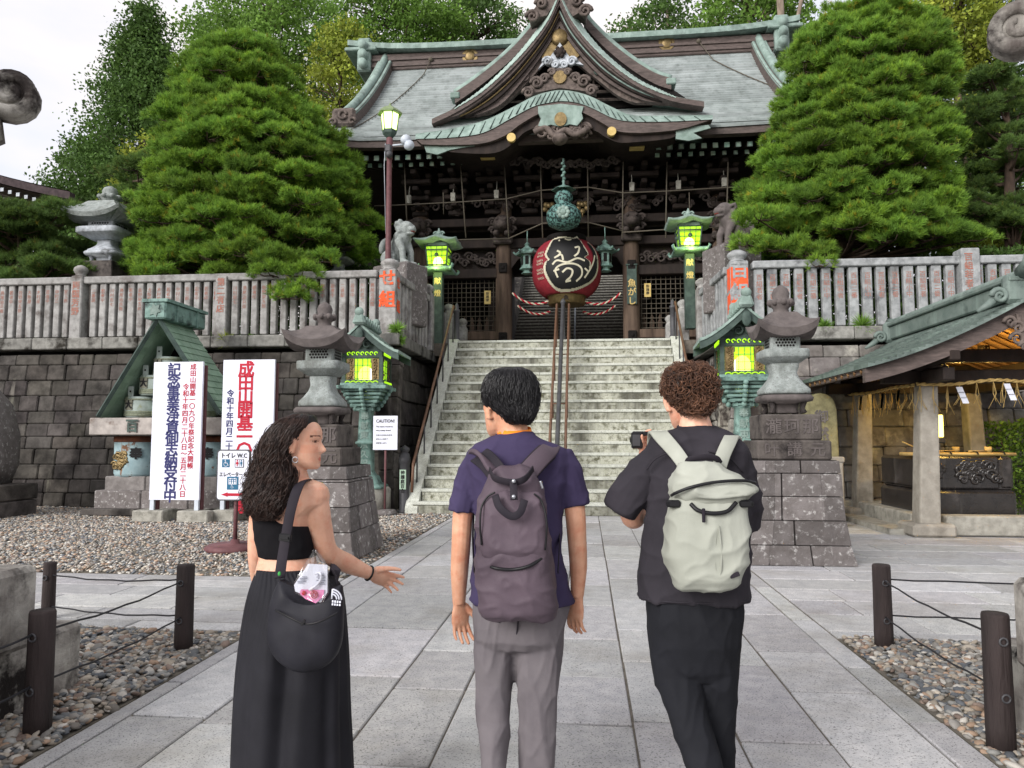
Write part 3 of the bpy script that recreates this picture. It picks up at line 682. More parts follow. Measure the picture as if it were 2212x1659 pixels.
L1 = [(1103, 22), (1052, 128), (980, 228), (880, 345), (760, 447), (650, 522), (590, 545)]
L2 = [(1103, 78), (1062, 158), (1000, 252), (905, 368), (800, 468), (690, 527), (655, 532)]
L3 = [(1103, 120), (1065, 185), (1010, 270), (925, 382), (835, 478), (735, 525), (712, 526)]
L4 = [(1103, 215), (1030, 295), (962, 372), (885, 450), (800, 512), (740, 526), (730, 526)]
R1 = [(1103, 22), (1155, 128), (1235, 228), (1330, 318), (1440, 392), (1560, 440), (1680, 472)]
R2 = [(1103, 78), (1148, 158), (1222, 252), (1318, 345), (1430, 415), (1540, 458), (1630, 474)]
R3 = [(1103, 120), (1145, 185), (1215, 272), (1305, 362), (1410, 428), (1500, 464), (1570, 474)]
R4 = [(1103, 215), (1192, 297), (1285, 372), (1370, 438), (1440, 470), (1480, 473), (1500, 474)]
for (A, B, yo, th, m) in ((VL[:7], L1, 0, .2, 'woodbrown'), (L1, L2, .14, .2, 'wooddark'), (L2, L3, .24, .2, 'woodbrown'), (L3, L4, .36, .16, 'carved'),
                          (VR[:6]+[VR[6]], R1, 0, .2, 'woodbrown'), (R1, R2, .14, .2, 'wooddark'), (R2, R3, .24, .2, 'woodbrown'), (R3, R4, .36, .16, 'carved')):
    a, b = cur(A, YG+yo), cur(B, YG+yo); mb = MB(); mb.band(a, b, (0, th, 0)); mb.build('bargeboard', m, gate, fix=True)
for A, B in ((L1, L2), (R1, R2)):                                # thin verdigris and gold edging of the boards
    mb = MB(); mb.tube(cur([(p[0]*.5+q[0]*.5, p[1]*.5+q[1]*.5) for p, q in zip(A, B)], YG+.12)[:-3], .028, 5); mb.build('edge_strip', 'gold' if A is L1 else 'copper', gate)
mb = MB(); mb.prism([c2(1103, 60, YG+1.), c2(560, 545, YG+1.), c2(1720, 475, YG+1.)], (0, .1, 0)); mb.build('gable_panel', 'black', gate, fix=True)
mb = MB()
for x0, y0, x1, y1 in ((900, 395, 1290, 395), (960, 350, 1270, 345), (965, 350, 965, 430), (1262, 345, 1262, 420), (1062, 300, 1062, 400), (1162, 300, 1162, 400), (800, 470, 1470, 455), (840, 430, 1400, 420)):
    mb.tube([c2(x0, y0, YG+.85), c2(x1, y1, YG+.85)], .045, 4, smooth=False)
mb.build('gable_struts', 'carved', gate)
def scrollmb(mb, c, r, dirx, Y, turns=1.6, th=.05, dep=.12):
    pts = []
    for k in range(20):
        a = k/19*turns*2*PI; q = r*(1-.75*k/19); pts.append(Vector((c.x+dirx*q*math.cos(a), Y, c.z+q*math.sin(a))))
    mb.tube(pts, [th*(1-.4*k/19) for k in range(20)], 6)
# gold plates and white pendant
mb = MB()
for sx in (-1, 1):
    mb.prism([c2(1103+sx*4, 140, YG+.3), c2(1103+sx*92, 255, YG+.3), c2(1103+sx*60, 285, YG+.3), c2(1103+sx*4, 205, YG+.3)], (0, .1, 0))
p = c2(1103, 165, YG+.2); mb.lathe([(.27, 0), (.27, .04), (.2, .1)], (0, 0, 0), 16)
for i in range(len(mb.v)-48, len(mb.v)): q = mb.v[i]; mb.v[i] = (p.x+q[0], p.y+.1-q[2], p.z+q[1])
mb.build('gold_plates', 'gold', gate, fix=True)
mb = MB(); a = YG+.16
mb.prism([c2(x, y, a) for x, y in ((1105, 196), (1150, 262), (1170, 262), (1215, 300), (1175, 292), (1150, 305), (1135, 292), (1120, 322), (1105, 330), (1090, 322), (1075, 292), (1060, 305), (1035, 292), (1005, 318), (1040, 262), (1060, 262))], (0, .1, 0))
for x, y, r, d_ in ((1050, 285, .15, -1), (1160, 285, .15, 1), (1085, 300, .12, 1), (1125, 300, .12, -1)): scrollmb(mb, c2(x, y, a), r, d_, a-.03)
mb.build('pendant', 'palelantern', gate, fix=True)
mb = MB(); p = c2(1105, 240, a-.05); mb.ball(p, (.13, .08, .13))
for k in range(6): mb.ball(p+Vector((.13*math.cos(k*PI/3), 0, .13*math.sin(k*PI/3))), (.07, .06, .07), 7, 5)
mb.build('rosette', 'wooddark', gate)
# carved crest
mb = MB(); a = YG+.1
mb.prism([c2(x, y, a) for x, y in ((1105, 312), (1150, 320), (1165, 345), (1205, 348), (1235, 375), (1268, 402), (1275, 432), (1225, 420), (1105, 405), (985, 428), (945, 445), (950, 415), (975, 385), (1010, 352), (1045, 350), (1060, 322))], (0, .2, 0))
for x, y, r, d_ in ((960, 430, .17, -1), (1000, 385, .19, -1), (1035, 365, .14, 1), (1250, 420, .17, 1), (1215, 378, .19, 1), (1178, 360, .14, -1), (1070, 335, .1, -1), (1140, 335, .1, 1)): scrollmb(mb, c2(x, y, a), r, d_, a-.04, th=.06)
cr_ = mb.build('crest', 'carved', gate, fix=True)
p = c2(1105, 354, a-.06); mb = MB(); mb.prism([(p.x+.2*math.cos(k*PI/8), p.y, p.z+.2*math.sin(k*PI/8)) for k in range(16)], (0, .08, 0)); mb.build('gold_disc', 'gold', cr_, fix=True)
for x, y, m in ((940, 350, 'woodbrown'), (1285, 322, 'copperdark')):
    p = c2(x, y, YG+.3); mb = MB(); mb.prism([(p.x+.16*math.cos(k*PI/8), p.y, p.z+.16*math.sin(k*PI/8)) for k in range(16)], (0, .1, 0)); mb.build('nail_cover', m, gate, fix=True)
# verge ridges on the gable roof and top ornament
for pp in ([(1010, 60), (985, 105), (900, 205), (800, 295), (700, 372), (622, 425)], [(1215, 55), (1240, 95), (1330, 185), (1440, 272), (1540, 333), (1618, 360)]):
    pts = cur(pp, YG+.9, 4); mb = MB(); mb.band(pts, [p-Vector((0, 0, .36)) for p in pts], (0, .4, 0)); v = mb.build('verge_ridge', 'woodbrown', gate, fix=True)
    mb = MB(); mb.tube([p+Vector((0, .2, .02)) for p in pts], .17, 10); e = pts[-1]; mb.box(e+Vector((0, .2, -.1)), (.3, .5, .2), ch=.03); mb.build('ridge_tiles', 'copper', v)
mb = MB(); a = YG+.05
mb.prism([c2(x, y, a) for x, y in ((1103, -95), (1150, -90), (1200, -60), (1210, 10), (1232, 40), (1225, 70), (1190, 60), (1165, 75), (1103, -20), (1045, 70), (1010, 80), (970, 95), (962, 70), (995, 30), (985, -60), (1050, -90))], (0, .5, 0))
for x, y, r, d_ in ((980, 80, .2, -1), (1020, 20, .18, -1), (1010, -40, .2, -1), (1222, 55, .2, 1), (1185, 10, .18, 1), (1190, -45, .2, 1), (1060, -60, .2, 1), (1145, -60, .2, -1)): scrollmb(mb, c2(x, y, a), r, d_, a-.05, th=.065)
mb.build('demon_tile', 'carved', gate, fix=True)

# ---- undulating eave gable
YK = 19.7
KT = [(440, 622), (600, 597), (750, 562), (880, 502), (980, 450), (1050, 428), (1110, 420), (1180, 428), (1250, 450), (1350, 500), (1440, 535), (1600, 537), (1810, 535)]
KB = [(440, 640), (600, 634), (750, 612), (880, 545), (980, 492), (1050, 474), (1110, 466), (1180, 472), (1250, 496), (1350, 544), (1440, 560), (1600, 560), (1810, 550)]
KW = [(470, 665), (600, 668), (750, 660), (850, 625), (930, 568), (1020, 520), (1110, 505), (1200, 515), (1290, 560), (1360, 600), (1450, 612), (1600, 604), (1700, 585)]
KD = [(490, 672), (600, 700), (760, 708), (835, 695), (895, 655), (960, 600), (1110, 565), (1260, 600), (1310, 628), (1370, 655), (1450, 655), (1600, 640), (1650, 620)]
tp, lo = cur(KT, YK+.25), cur(KB, YK)
mb = MB(); n = len(tp)
back = [p+Vector((0, 2.6, .15)) for p in tp]
mb.grid([lo, tp], True, True)
for k in range(10):
    y0, y1 = k*.26, (k+1)*.26
    mb.grid([[p+Vector((0, y0, .03+.02*y0)) for p in tp], [p+Vector((0, y1, .02*y1)) for p in tp]], False, True)
    mb.grid([[p+Vector((0, y0, .0)) for p in tp], [p+Vector((0, y0, .03+.02*y0)) for p in tp]], False, True)
kr = mb.build('eave_gable_roof', 'copper', gate)
mb = MB()
for k in range(2, n-2, 2):
    a_, b_ = lo[k], tp[k]; sk = Vector((.16*(1 if k < n/2 else -1), 0, 0)); mb.tube([a_+Vector((0, -.012, 0))-sk*.5, b_+Vector((0, -.012, 0))+sk*.5], .016, 4)
mb.build('seams', 'copperdark', kr)
for A, B, yo, th, m in ((KB, KW, .03, .3, 'woodbrown'), (KW, KD, .16, .3, 'wooddark')):
    a, b = cur(A, YK+yo), cur(B, YK+yo); mb = MB(); mb.band(a, b, (0, th, 0)); mb.build('eave_bargeboard', m, gate, fix=True)
mb = MB(); a, b = cur(KW, YK+.12), None; mb.tube(a, .03, 5); mb.build('edge_strip', 'woodbrown', gate)
mb = MB(); a = cur(KD, YK+.4); mb.grid([a, [p+Vector((0, 2.4, .1)) for p in a]], True); mb.build('eave_gable_ceiling', 'wooddark', gate)
mb = MB(); mb.prism([c2(x, y, YK-.02) for x, y in ((1005, 490), (1110, 478), (1215, 490), (1205, 520), (1212, 545), (1185, 578), (1150, 572), (1110, 585), (1065, 574), (1035, 582), (1005, 580), (1018, 545), (1005, 520))], (0, .12, 0)); cp = mb.build('copper_plate', 'copper', gate, fix=True)
mb = MB(); p = c2(1108, 548, YK-.06); mb.prism([(p.x+.17*math.cos(k*PI/8), p.y, p.z+.2*math.sin(k*PI/8)) for k in range(16)], (0, .08, 0)); mb.build('gold_disc', 'gold', cp, fix=True)
for x, y in ((881, 632), (1344, 604)):
    p = c2(x, y, YK-.02); mb = MB(); mb.prism([(p.x+.125*math.cos(k*PI/10), p.y, p.z+.125*math.sin(k*PI/10)) for k in range(20)], (0, .12, 0)); mb.build('gold_nail_cover', 'goldpale', gate, fix=True)
for x, y in ((770, 707), (1461, 663)):
    p = c2(x, y, YK+.7); mb = MB(); mb.box((p.x, p.y+.1, p.z), (.42, .25, .24), ch=.015); mb.build('gold_cap', 'goldpale', gate)
for pp in (((455, 650), (620, 648), (760, 662), (600, 690), (540, 712), (490, 702), (480, 672)), ((1640, 590), (1790, 575), (1800, 590), (1720, 612), (1760, 636), (1700, 648), (1640, 640))):
    mb = MB(); mb.prism([c2(x, y, YK+.12) for x, y in pp], (0, .06, 0)); mb.build('copper_plate', 'copper', gate, fix=True)
# carved dragon below the eave gable
mb = MB(); rr = random.Random(5)
for k in range(26):
    p = c2(1110+rr.uniform(-115, 115), 605+rr.uniform(-22, 38)*(1-abs(k-13)/26), YK+.15); scrollmb(mb, p, rr.uniform(.08, .2), rr.choice((-1, 1)), p.y+rr.uniform(-.1, .1), 1.2, .05)
mb.ball(c2(1105, 640, YK), (.22, .25, .17)); mb.tube(spl([c2(x, y, YK+.05) for x, y in ((985, 610), (1040, 590), (1080, 625), (1130, 600), (1180, 620), (1240, 590))]), .09, 8); mb.build('dragon_carving', 'carved', gate)

# ---- body of the gate: pillars, beams, wall panels, passage
YF = 22.5; ZT = ZE+.6
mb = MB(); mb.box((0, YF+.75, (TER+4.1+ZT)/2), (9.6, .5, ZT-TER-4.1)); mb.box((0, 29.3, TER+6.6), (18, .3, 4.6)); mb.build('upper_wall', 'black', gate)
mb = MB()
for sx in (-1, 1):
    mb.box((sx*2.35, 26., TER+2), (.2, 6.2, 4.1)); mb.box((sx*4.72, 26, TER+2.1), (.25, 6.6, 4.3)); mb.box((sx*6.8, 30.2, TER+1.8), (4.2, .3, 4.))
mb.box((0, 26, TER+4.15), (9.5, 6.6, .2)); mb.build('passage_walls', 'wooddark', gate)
pil = []
for x in (-4.62, -1.95, 2.0, 4.72):
    mb = MB(); mb.lathe([(.3, 0), (.3, .06), (.262, .1), (.265, 1.2), (.26, 3.2), (.24, 4.05), (.24, 5.)], (x, YF, TER), 20); p = mb.build('pillar', 'woodpillar', gate)
    mb = MB(); mb.lathe([(.5, -.1), (.48, .04), (.36, .08)], (x, YF, TER), 20); mb.build('stone_base', 'stair', p)
    mb = MB()
    for z, h in ((.45, .28), (2.6, .3)):
        mb.box((x, YF-.28, TER+z+h/2), (.26, .1, h), ch=.02); mb.ball((x, YF-.34, TER+z+h/2), (.06, .03, .06), 8, 5)
    mb.prism([(x+a, YF-.3, TER+b) for a, b in ((-.28, .1), (.28, .1), (.28, .2), (.14, .28), (0, .36), (-.14, .28), (-.28, .2))], (0, .1, 0)); mb.build('iron_fitting', 'black', p, fix=True)
    # carved lion-head beam end
    zc = TER+3.95; mb = MB(); mb.box((x, YF-.1, zc-.35), (.62, .62, .22), ch=.04); mb.ball((x, YF-.5, zc+.12), (.3, .34, .27)); mb.ball((x, YF-.8, zc+.02), (.2, .18, .15))
    for q in (-1, 1):
        mb.ball((x+q*.12, YF-.78, zc+.2), .055, 8, 5); scrollmb(mb, Vector((x+q*.3, 0, zc+.22)), .13, q, YF-.42, 1.3, .05); scrollmb(mb, Vector((x+q*.3, 0, zc-.05)), .12, q, YF-.42, 1.3, .05)
        mb.ball((x+q*.17, YF-.6, zc-.2), (.11, .2, .1), 8, 5)
    mb.build('lion_carving', 'carveddark', p)
for (a, b) in ((-4.62, -1.95), (2.0, 4.72)):
    m = (a+b)/2; w = b-a-.5; mb = MB(); n = 8
    for k in range(n): mb.box((a+.25+w*(k+.5)/n, YF+.02+.02*(k % 2), TER+.27), (w/n-.008, .05, .55))
    mb.build('plank_dado', 'woodpillar', gate)
    mb = MB(); mb.box((m, YF, TER+.66), (w+.1, .26, .27), ch=.02); mb.build('sill_beam', 'woodpillar', gate)
    mb = MB()
    for k in range(15): mb.tube([(a+.28+w*k/15+.03, YF+.05, TER+.8), (a+.28+w*k/15+.03, YF+.05, TER+2.45)], .012, 4)
    for k in range(11): mb.tube([(a+.25, YF+.04, TER+.85+k*.15), (b-.25, YF+.04, TER+.85+k*.15)], .012, 4)
    mb.build('lattice_window', 'wire', gate)
    mb = MB()
    for k in range(9):
        x = a+.4+w*k/9; mb.prism([(x-.07, YF+.35, TER+.8), (x+.07, YF+.35, TER+.8), (x+.07, YF+.35, TER+1.1), (x+.03, YF+.35, TER+1.16), (x+.06, YF+.35, TER+1.22), (x, YF+.35, TER+1.34), (x-.06, YF+.35, TER+1.22), (x-.03, YF+.35, TER+1.16), (x-.07, YF+.35, TER+1.1)], (0, .05, 0))
    mb.build('inner_paling', 'woodpillar', gate, fix=True)
    mb = MB(); mb.box((m, YF+2.2, TER+1.6), (w+.4, .1, 3.)); mb.build('niche_back', 'black', gate)
    mb = MB(); mb.box((m, YF-.02, TER+2.62), (w+.1, .3, .3), ch=.02); mb.box((m, YF-.02, TER+3.55), (w+.1, .32, .26), ch=.02); mb.box((m, YF+.2, TER+3.1), (w+.1, .1, .7)); mb.build('lintel', 'wooddark', gate)
    mb = MB()
    for k in range(16): scrollmb(mb, Vector((a+.35+w*k/16, 0, TER+3.08+random.uniform(-.12, .12))), random.uniform(.1, .17), random.choice((-1, 1)), YF-.0, 1.3, .045)
    mb.build('carved_panel', 'carveddark', gate)
for x, y, nm in ((705, 760, 'left'), (1590, 720, 'right')):
    p = c4(x, y, YF-.22); t = tag(MB().box(p, (.2, .03, .42), ch=.004).build('wooden_plaque', 'goldpale'), 'small pale plaque hanging before the %s lattice window of the gate' % nm, 'plaque'); letter('御護摩', .1, 'blackink', face_mtx(p+Vector((0, -.018, .17))), t)
# beams and bracket complexes of the upper storey
mb = MB()
for z, d_, h in ((TER+3.55, 0, .3), (TER+4.25, .0, .26), (TER+5.0, .1, .2)): mb.box((0, YF-d_, z), (3.6 if z < TER+4 else 9.6, .34, h), ch=.02)
mb.prism([(-1.72, YF-.1, TER+3.5), (1.76, YF-.1, TER+3.5), (1.76, YF-.1, TER+2.75), (1.55, YF-.1, TER+3.05), (1.1, YF-.1, TER+3.22), (-1.06, YF-.1, TER+3.22), (-1.5, YF-.1, TER+3.05), (-1.72, YF-.1, TER+2.75)], (0, .2, 0))
mb.build('cross_beams', 'wooddark', gate, fix=True)
for i in range(9):
    x = -4.6+i*1.16; mb = MB()
    for k in range(3):
        z = TER+4.55+k*.42; y = YF-.15-k*.3; mb.box((x, y, z), (.5+.2*k, .26, .15), ch=.03); mb.box((x, y-.2, z+.18), (.18, .6, .14), ch=.02)
        for q in (-1, 0, 1): mb.box((x+q*(.2+.09*k), y, z+.17), (.16, .24, .13), ch=.03, taper=1.25)
    mb.build('bracket_set', 'wooddark', gate)
mb = MB()
for k in range(40): scrollmb(mb, Vector((random.uniform(-4.4, 4.5), 0, TER+4.62+random.uniform(-.08, .2))), random.uniform(.1, .18), random.choice((-1, 1)), YF-.22, 1.3, .045)
for k in range(24): scrollmb(mb, c4(840+k*25, 375-abs(k-12)*2+random.uniform(-18, 14)-340, YF-1.2), random.uniform(.09, .16), random.choice((-1, 1)), YF-1.2, 1.3, .05)
mb.build('cloud_carvings', 'carveddark', gate)
# hanging wire screens below the eave
mb = MB(); YN = 21.3
for x0, x1 in ((245, 262), (555, 585), (797, 822), (997, 1010), (1258, 1262), (1455, 1450), (1697, 1690), (2035, 2025)): mb.tube([c4(x0, 10, YN), c4(x1, 430, YN)], .022, 5)
for pp in (((80, 255), (250, 248), (560, 232), (810, 215), (1000, 168), (1258, 150), (1455, 182), (1700, 172), (2035, 152), (2150, 148)), ((330, 450), (585, 440), (820, 435)), ((820, 435), (1010, 350), (1262, 345), (1450, 392)), ((1450, 400), (1690, 385), (2025, 370))): mb.tube([c4(x, y, YN) for x, y in pp], .02, 5)
for x in (460, 1820): mb.tube([c4(x, 180, YN), c4(x+2, 300, YN)], .015, 5)
mb.build('wire_screen', 'wire', gate)
for i, (x, y) in enumerate(((270, 220), (515, 207), (755, 192), (1503, 150), (1760, 140), (2013, 125))):
    p = c4(x, y, YN+.25); t = MB(); t.use(tint=1.); t.box(p, (.13, .13, .26), ch=.01, taper=1.15); t.tube([p+Vector((0, 0, .12)), p+Vector((0, .1, .45))], .015, 5); t.build('floodlight', 'concrete', gate)
for sx, x, y in ((-1, 1045, 268), (1, 1230, 262)):
    p = c4(x, y, YF-.42); mb = MB()
    for k, (dx, dz) in enumerate(((0, .1), (-.13, -.02), (.13, -.02), (0, -.12), (-.1, .12), (.1, .12))): mb.ball(p+Vector((dx, 0, dz)), (.09, .04, .09), 8, 5)
    mb.tube([p-Vector((0, 0, .1)), p-Vector((0, 0, .3))], .03, 5); mb.build('gold_crest', 'gold', gate)

# ---- things hanging in and on the gate
LC = c4(1142, 610, 21.95)
lan = thing('paper_lantern', 'huge red paper lantern with black and white lettering hanging in the gate opening', 'lantern', LC)
M['lantred'] = mat('red_lacquered_paper', srgb('#93303a'), srgb('#7a2430'), 5, .6)
M['lantwhite'] = mat('cream_paint', srgb('#cfc9b4'), srgb('#b9b5a0'), 6, .7)
RX, HZ = 1.04, .82
def lr(z):                                                      # radius at height z of the lantern
    return RX*(1-(abs(z)/HZ/1.28)**2.6)**.6
mb = MB(); mb.lathe([(lr(z)+(.012 if k % 2 else -.008), z) for k, z in enumerate([-HZ+2*HZ*i/44 for i in range(45)])], LC, 48); mb.build('body', 'lantred', lan)
mb = MB(); mb.lathe([(.5, -HZ-.26), (.56, -HZ-.24), (.56, -HZ-.04), (.6, -HZ), (.5, -HZ+.03)], LC, 28); bc = mb.build('bottom_cap', 'gold', lan)
mb = MB(); mb.lathe([(.55, HZ-.03), (.62, HZ+.02), (.6, HZ+.2), (.4, HZ+.26)], LC, 28); mb.build('top_cap', 'black', lan)
def wrap(px_, pz_, off):
    r = lr(max(-HZ, min(HZ, pz_)))+off; a = px_/RX; return LC+Vector((r*math.sin(a), -r*math.cos(a), pz_))
def patch(name, outline, off, m, par, hole=None):
    """polygon in lantern coordinates laid on the curved body: filled by a fine grid of cells inside the outline"""
    import itertools
    mb = MB(); st_ = .022; xs = [p[0] for p in outline]; zs = [p[1] for p in outline]
    def inside(x, z):
        c = False; j = len(outline)-1
        for i in range(len(outline)):
            (xi, zi), (xj, zj) = outline[i], outline[j]
            if (zi > z) != (zj > z) and x < (xj-xi)*(z-zi)/(zj-zi)+xi: c = not c
            j = i
        return c
    ids = {}
    nx, nz = int((max(xs)-min(xs))/st_)+2, int((max(zs)-min(zs))/st_)+2; vs = []; fs = []
    def vid(i, k):
        if (i, k) not in ids: ids[i, k] = len(vs); vs.append(wrap(min(xs)+i*st_, min(zs)+k*st_, off))
        return ids[i, k]
    for i in range(nx):
        for k in range(nz):
            if inside(min(xs)+(i+.5)*st_, min(zs)+(k+.5)*st_): fs.append((vid(i, k), vid(i+1, k), vid(i+1, k+1), vid(i, k+1)))
    mb.add(vs, fs, True); return mb.build(name, m, par)
def s2d(pts, n=6): return [(p.x, p.y) for p in spl([(a, b, 0) for a, b in pts]+[(pts[0][0], pts[0][1], 0)], n)]
def lc(x, y): return ((x-1142)*.3907/71.5*1.04, (610-y)*.3907/71.5)
body = [lc(*p) for p in ((1050, 470), (1120, 462), (1200, 470), (1235, 462), (1245, 520), (1262, 560), (1240, 580), (1270, 600), (1268, 640), (1292, 625), (1300, 560), (1285, 500), (1310, 490), (1330, 560), (1325, 640), (1290, 700), (1220, 735), (1140, 745), (1080, 735), (1050, 690), (1035, 640), (1042, 600), (1060, 590), (1040, 560), (1048, 520))]
bo = s2d(body, 4); cx_ = sum(p[0] for p in bo)/len(bo); cz_ = sum(p[1] for p in bo)/len(bo)
big = [(cx_+(x-cx_)*1.1, cz_+(z-cz_)*1.085) for x, z in bo]
patch('lettering_outline', big, .022, 'lantwhite', lan); patch('lettering', bo, .03, 'blackink', lan)
def strokes(name, lst, w, off, m):
    mb = MB()
    for pp in lst:
        P = spl([(a, b, 0) for a, b in [lc(*p) for p in pp]], 6); L = []; Rr = []
        for i, p in enumerate(P):
            d_ = (P[min(i+1, len(P)-1)]-P[max(i-1, 0)]).normalized(); nn = Vector((-d_.y, d_.x, 0))*w
            L.append(wrap((p+nn).x, (p+nn).y, off)); Rr.append(wrap((p-nn).x, (p-nn).y, off))
        mb.grid([L, Rr], True)
    return mb.build(name, m, lan)
strokes('lettering_strokes', [((1095, 475), (1105, 485)), ((1135, 470), (1160, 480), (1180, 475)), ((1098, 545), (1115, 560), (1100, 580)), ((1085, 585), (1120, 570), (1130, 600)), ((1190, 530), (1215, 525), (1205, 560), (1185, 580)), ((1075, 620), (1100, 600), (1150, 612), (1200, 590), (1240, 600)),
    ((1100, 690), (1090, 650), (1120, 625), (1180, 620), (1220, 640), (1225, 680), (1200, 710)), ((1125, 665), (1150, 645), (1175, 655), (1170, 685), (1145, 708)), ((1140, 712), (1170, 706)), ((1080, 655), (1110, 648)), ((1240, 640), (1262, 655)), ((1245, 690), (1290, 610), (1310, 560))], .027, .042, 'lantwhite')
strokes('side_lettering', [((970+10*k, 535+q), (975+10*k, 535+q+12)) for k in range(5) for q in (0, 18, 45, 62, 95, 112, 140)], .009, .03, 'lantwhite')
p = LC+Vector((0, -.57, -HZ-.13)); letter('魚', .16, 'wooddark', face_mtx(p+Vector((0, 0, .08))), bc, bold=.02)
for sx in (-1, 1):
    for j, (y0, sag, yy) in enumerate(((735, 45, 21.9), (805, 30, 22.3))):
        mb = MB(); a, b = c4(1142+sx*(300-30*j), y0, yy), c4(1142+sx*(75+15*j), y0+32, yy); P = [a.lerp(b, k/24)-Vector((0, 0, sag/71*.3907*4*(k/24)*(1-k/24)*1.)) for k in range(25)]
        for s in range(2):
            mb.use(mi=s); Q = [p+Vector((0, .022*math.cos(k*1.5+s*PI), .022*math.sin(k*1.5+s*PI))) for k, p in enumerate(P)]; mb.tube(Q, .024, 6)
        t = mb.build('twisted_rope', ['redink', 'lantwhite']); tag(t, 'red and white twisted rope, %s one on the %s of the big red lantern' % (('upper', 'lower')[j], 'left' if sx < 0 else 'right'), 'rope', 'red and white lantern ropes')
# openwork gourd lantern
M['openwork'] = mat('openwork_bronze', srgb('#5f8580'), srgb('#1c2b2a'), 14, .6, .6, 14, edge=(.47, .53))
G = c4(1126, 315, 20.6)
t = thing('gourd_lantern', 'openwork green bronze gourd lantern hanging under the eave gable', 'lantern', G)
mb = MB(); mb.lathe([(.02, -.36), (.22, -.345), (.43, -.24), (.505, -.05), (.48, .13), (.36, .28), (.22, .36), (.2, .4), (.26, .5), (.265, .6), (.2, .72), (.1, .79), (.06, .86), (.03, .9)], G, 32); mb.build('body', 'openwork', t)
mb = MB(); mb.lathe([(.01, .86), (.34, .78), (.36, .79), (.05, .93), (.035, 1.0), (.05, 1.05), (.02, 1.1)], G, 6); mb.tube([G+Vector((0, 0, 1.05)), G+Vector((0, .1, 1.75))], .035, 6)
for k in range(6): mb.tube([G+Vector((0, 0, 1.1+.09*k)), G+Vector((.05*(-1)**k, 0, 1.15+.09*k))], .045, 6)
mb.build('chain', 'bronze', t)
mb = MB(); 
for k in range(8): mb.ball(G+Vector((.13*math.cos(k*PI/4), -.47, .0+.13*math.sin(k*PI/4))), (.07, .05, .07), 8, 5)
mb.ball(G+Vector((0, -.5, 0)), (.09, .05, .09)); mb.build('flower_boss', 'copper', t)
for x, y, nm in ((925, 545, 'left'), (1355, 530, 'right')):
    p = c4(x, y, 21.9); t = thing('hanging_lantern', 'small green bronze lantern hanging on the %s of the big red lantern' % nm, 'lantern', p)
    mb = MB(); mb.lathe([(.1, -.5), (.2, -.48), (.13, -.42), (.13, -.38), (.24, -.34), (.22, -.3), (.19, -.26), (.2, .1), (.24, .12)], p, 6, smooth=False); mb.build('body', 'bronze', t)
    mb = MB(); mb.lathe([(.36, .1), (.39, .14), (.25, .25), (.12, .34), (.07, .38), (.09, .44), (.03, .5)], p, 6, smooth=False)
    for k in range(6): a = k*PI/3; mb.tube([p+Vector((.36*math.cos(a), .36*math.sin(a), .13)), p+Vector((.43*math.cos(a), .43*math.sin(a), .2))], .03, 5)
    mb.tube([p+Vector((0, 0, .45)), p+Vector((0, 0, .9))], .02, 5); mb.build('roof', 'bronze', t)
    mb = MB()
    for k in range(6):
        a = k*PI/3+PI/6; mb.box(p+Vector((.175*math.cos(a), .175*math.sin(a), -.08)), (.02, .1, .25), a)
    mb.build('openwork_panel', 'black', t)
p = c4(1503, 690, YF-.3); t = tag(MB().box(p, (.3, .05, 1.18), ch=.01).build('sign_board', 'copperdark'), 'tall green board with gold lettering fixed on the pillar right of the red lantern', 'sign board'); letter('魚がし', .26, 'goldpale', face_mtx(p+Vector((0, -.028, .18))), t, bold=.02); MB().box(p+Vector((0, 0, .62)), (.36, .08, .06), ch=.02).build('cap', 'copperdark', t)
# ================================================================ stone lanterns
def c5(x, y, Y): return at(x*.4297, 518.4+y*.4297, Y)
def cl(x, y, Y): return at(553+x*.2917, 639.4+y*.2917, Y)
def ct(x, y, Y): return at(1728.2+x*.3647, 604.9+y*.3647, Y)
def c6(x, y, Y): return at(1469+x*.4168, 561.7+y*.4168, Y)
def sqroof(mb, c, hw_, z0, z1, rise, top, n=9):
    """square stone roof with swept-up corners: eave half width hw_, eave height z0, top height z1"""
    rows = []
    for j in range(6):
        f = j/5; h = hw_+(top-hw_)*f; row = []
        for s in range(4):
            for k in range(n):
                u = -1+2*k/n; q = (u, -1) if s == 0 else (1, u) if s == 1 else (-u, 1) if s == 2 else (-1, -u)
                row.append((c[0]+q[0]*h, c[1]+q[1]*h, z0+(z1-z0)*(.55*f+.45*f*f)+rise*abs(u)**2.5*(1-f)**1.5))
        rows.append(row)
    und = [(c[0]+(p[0]-c[0])*.93, c[1]+(p[1]-c[1])*.93, p[2]-.1) for p in rows[0]]
    und2 = [(c[0]+(p[0]-c[0])*.45, c[1]+(p[1]-c[1])*.45, z0-.1) for p in rows[0]]
    mb.loft([und2, und]+rows, True, False)
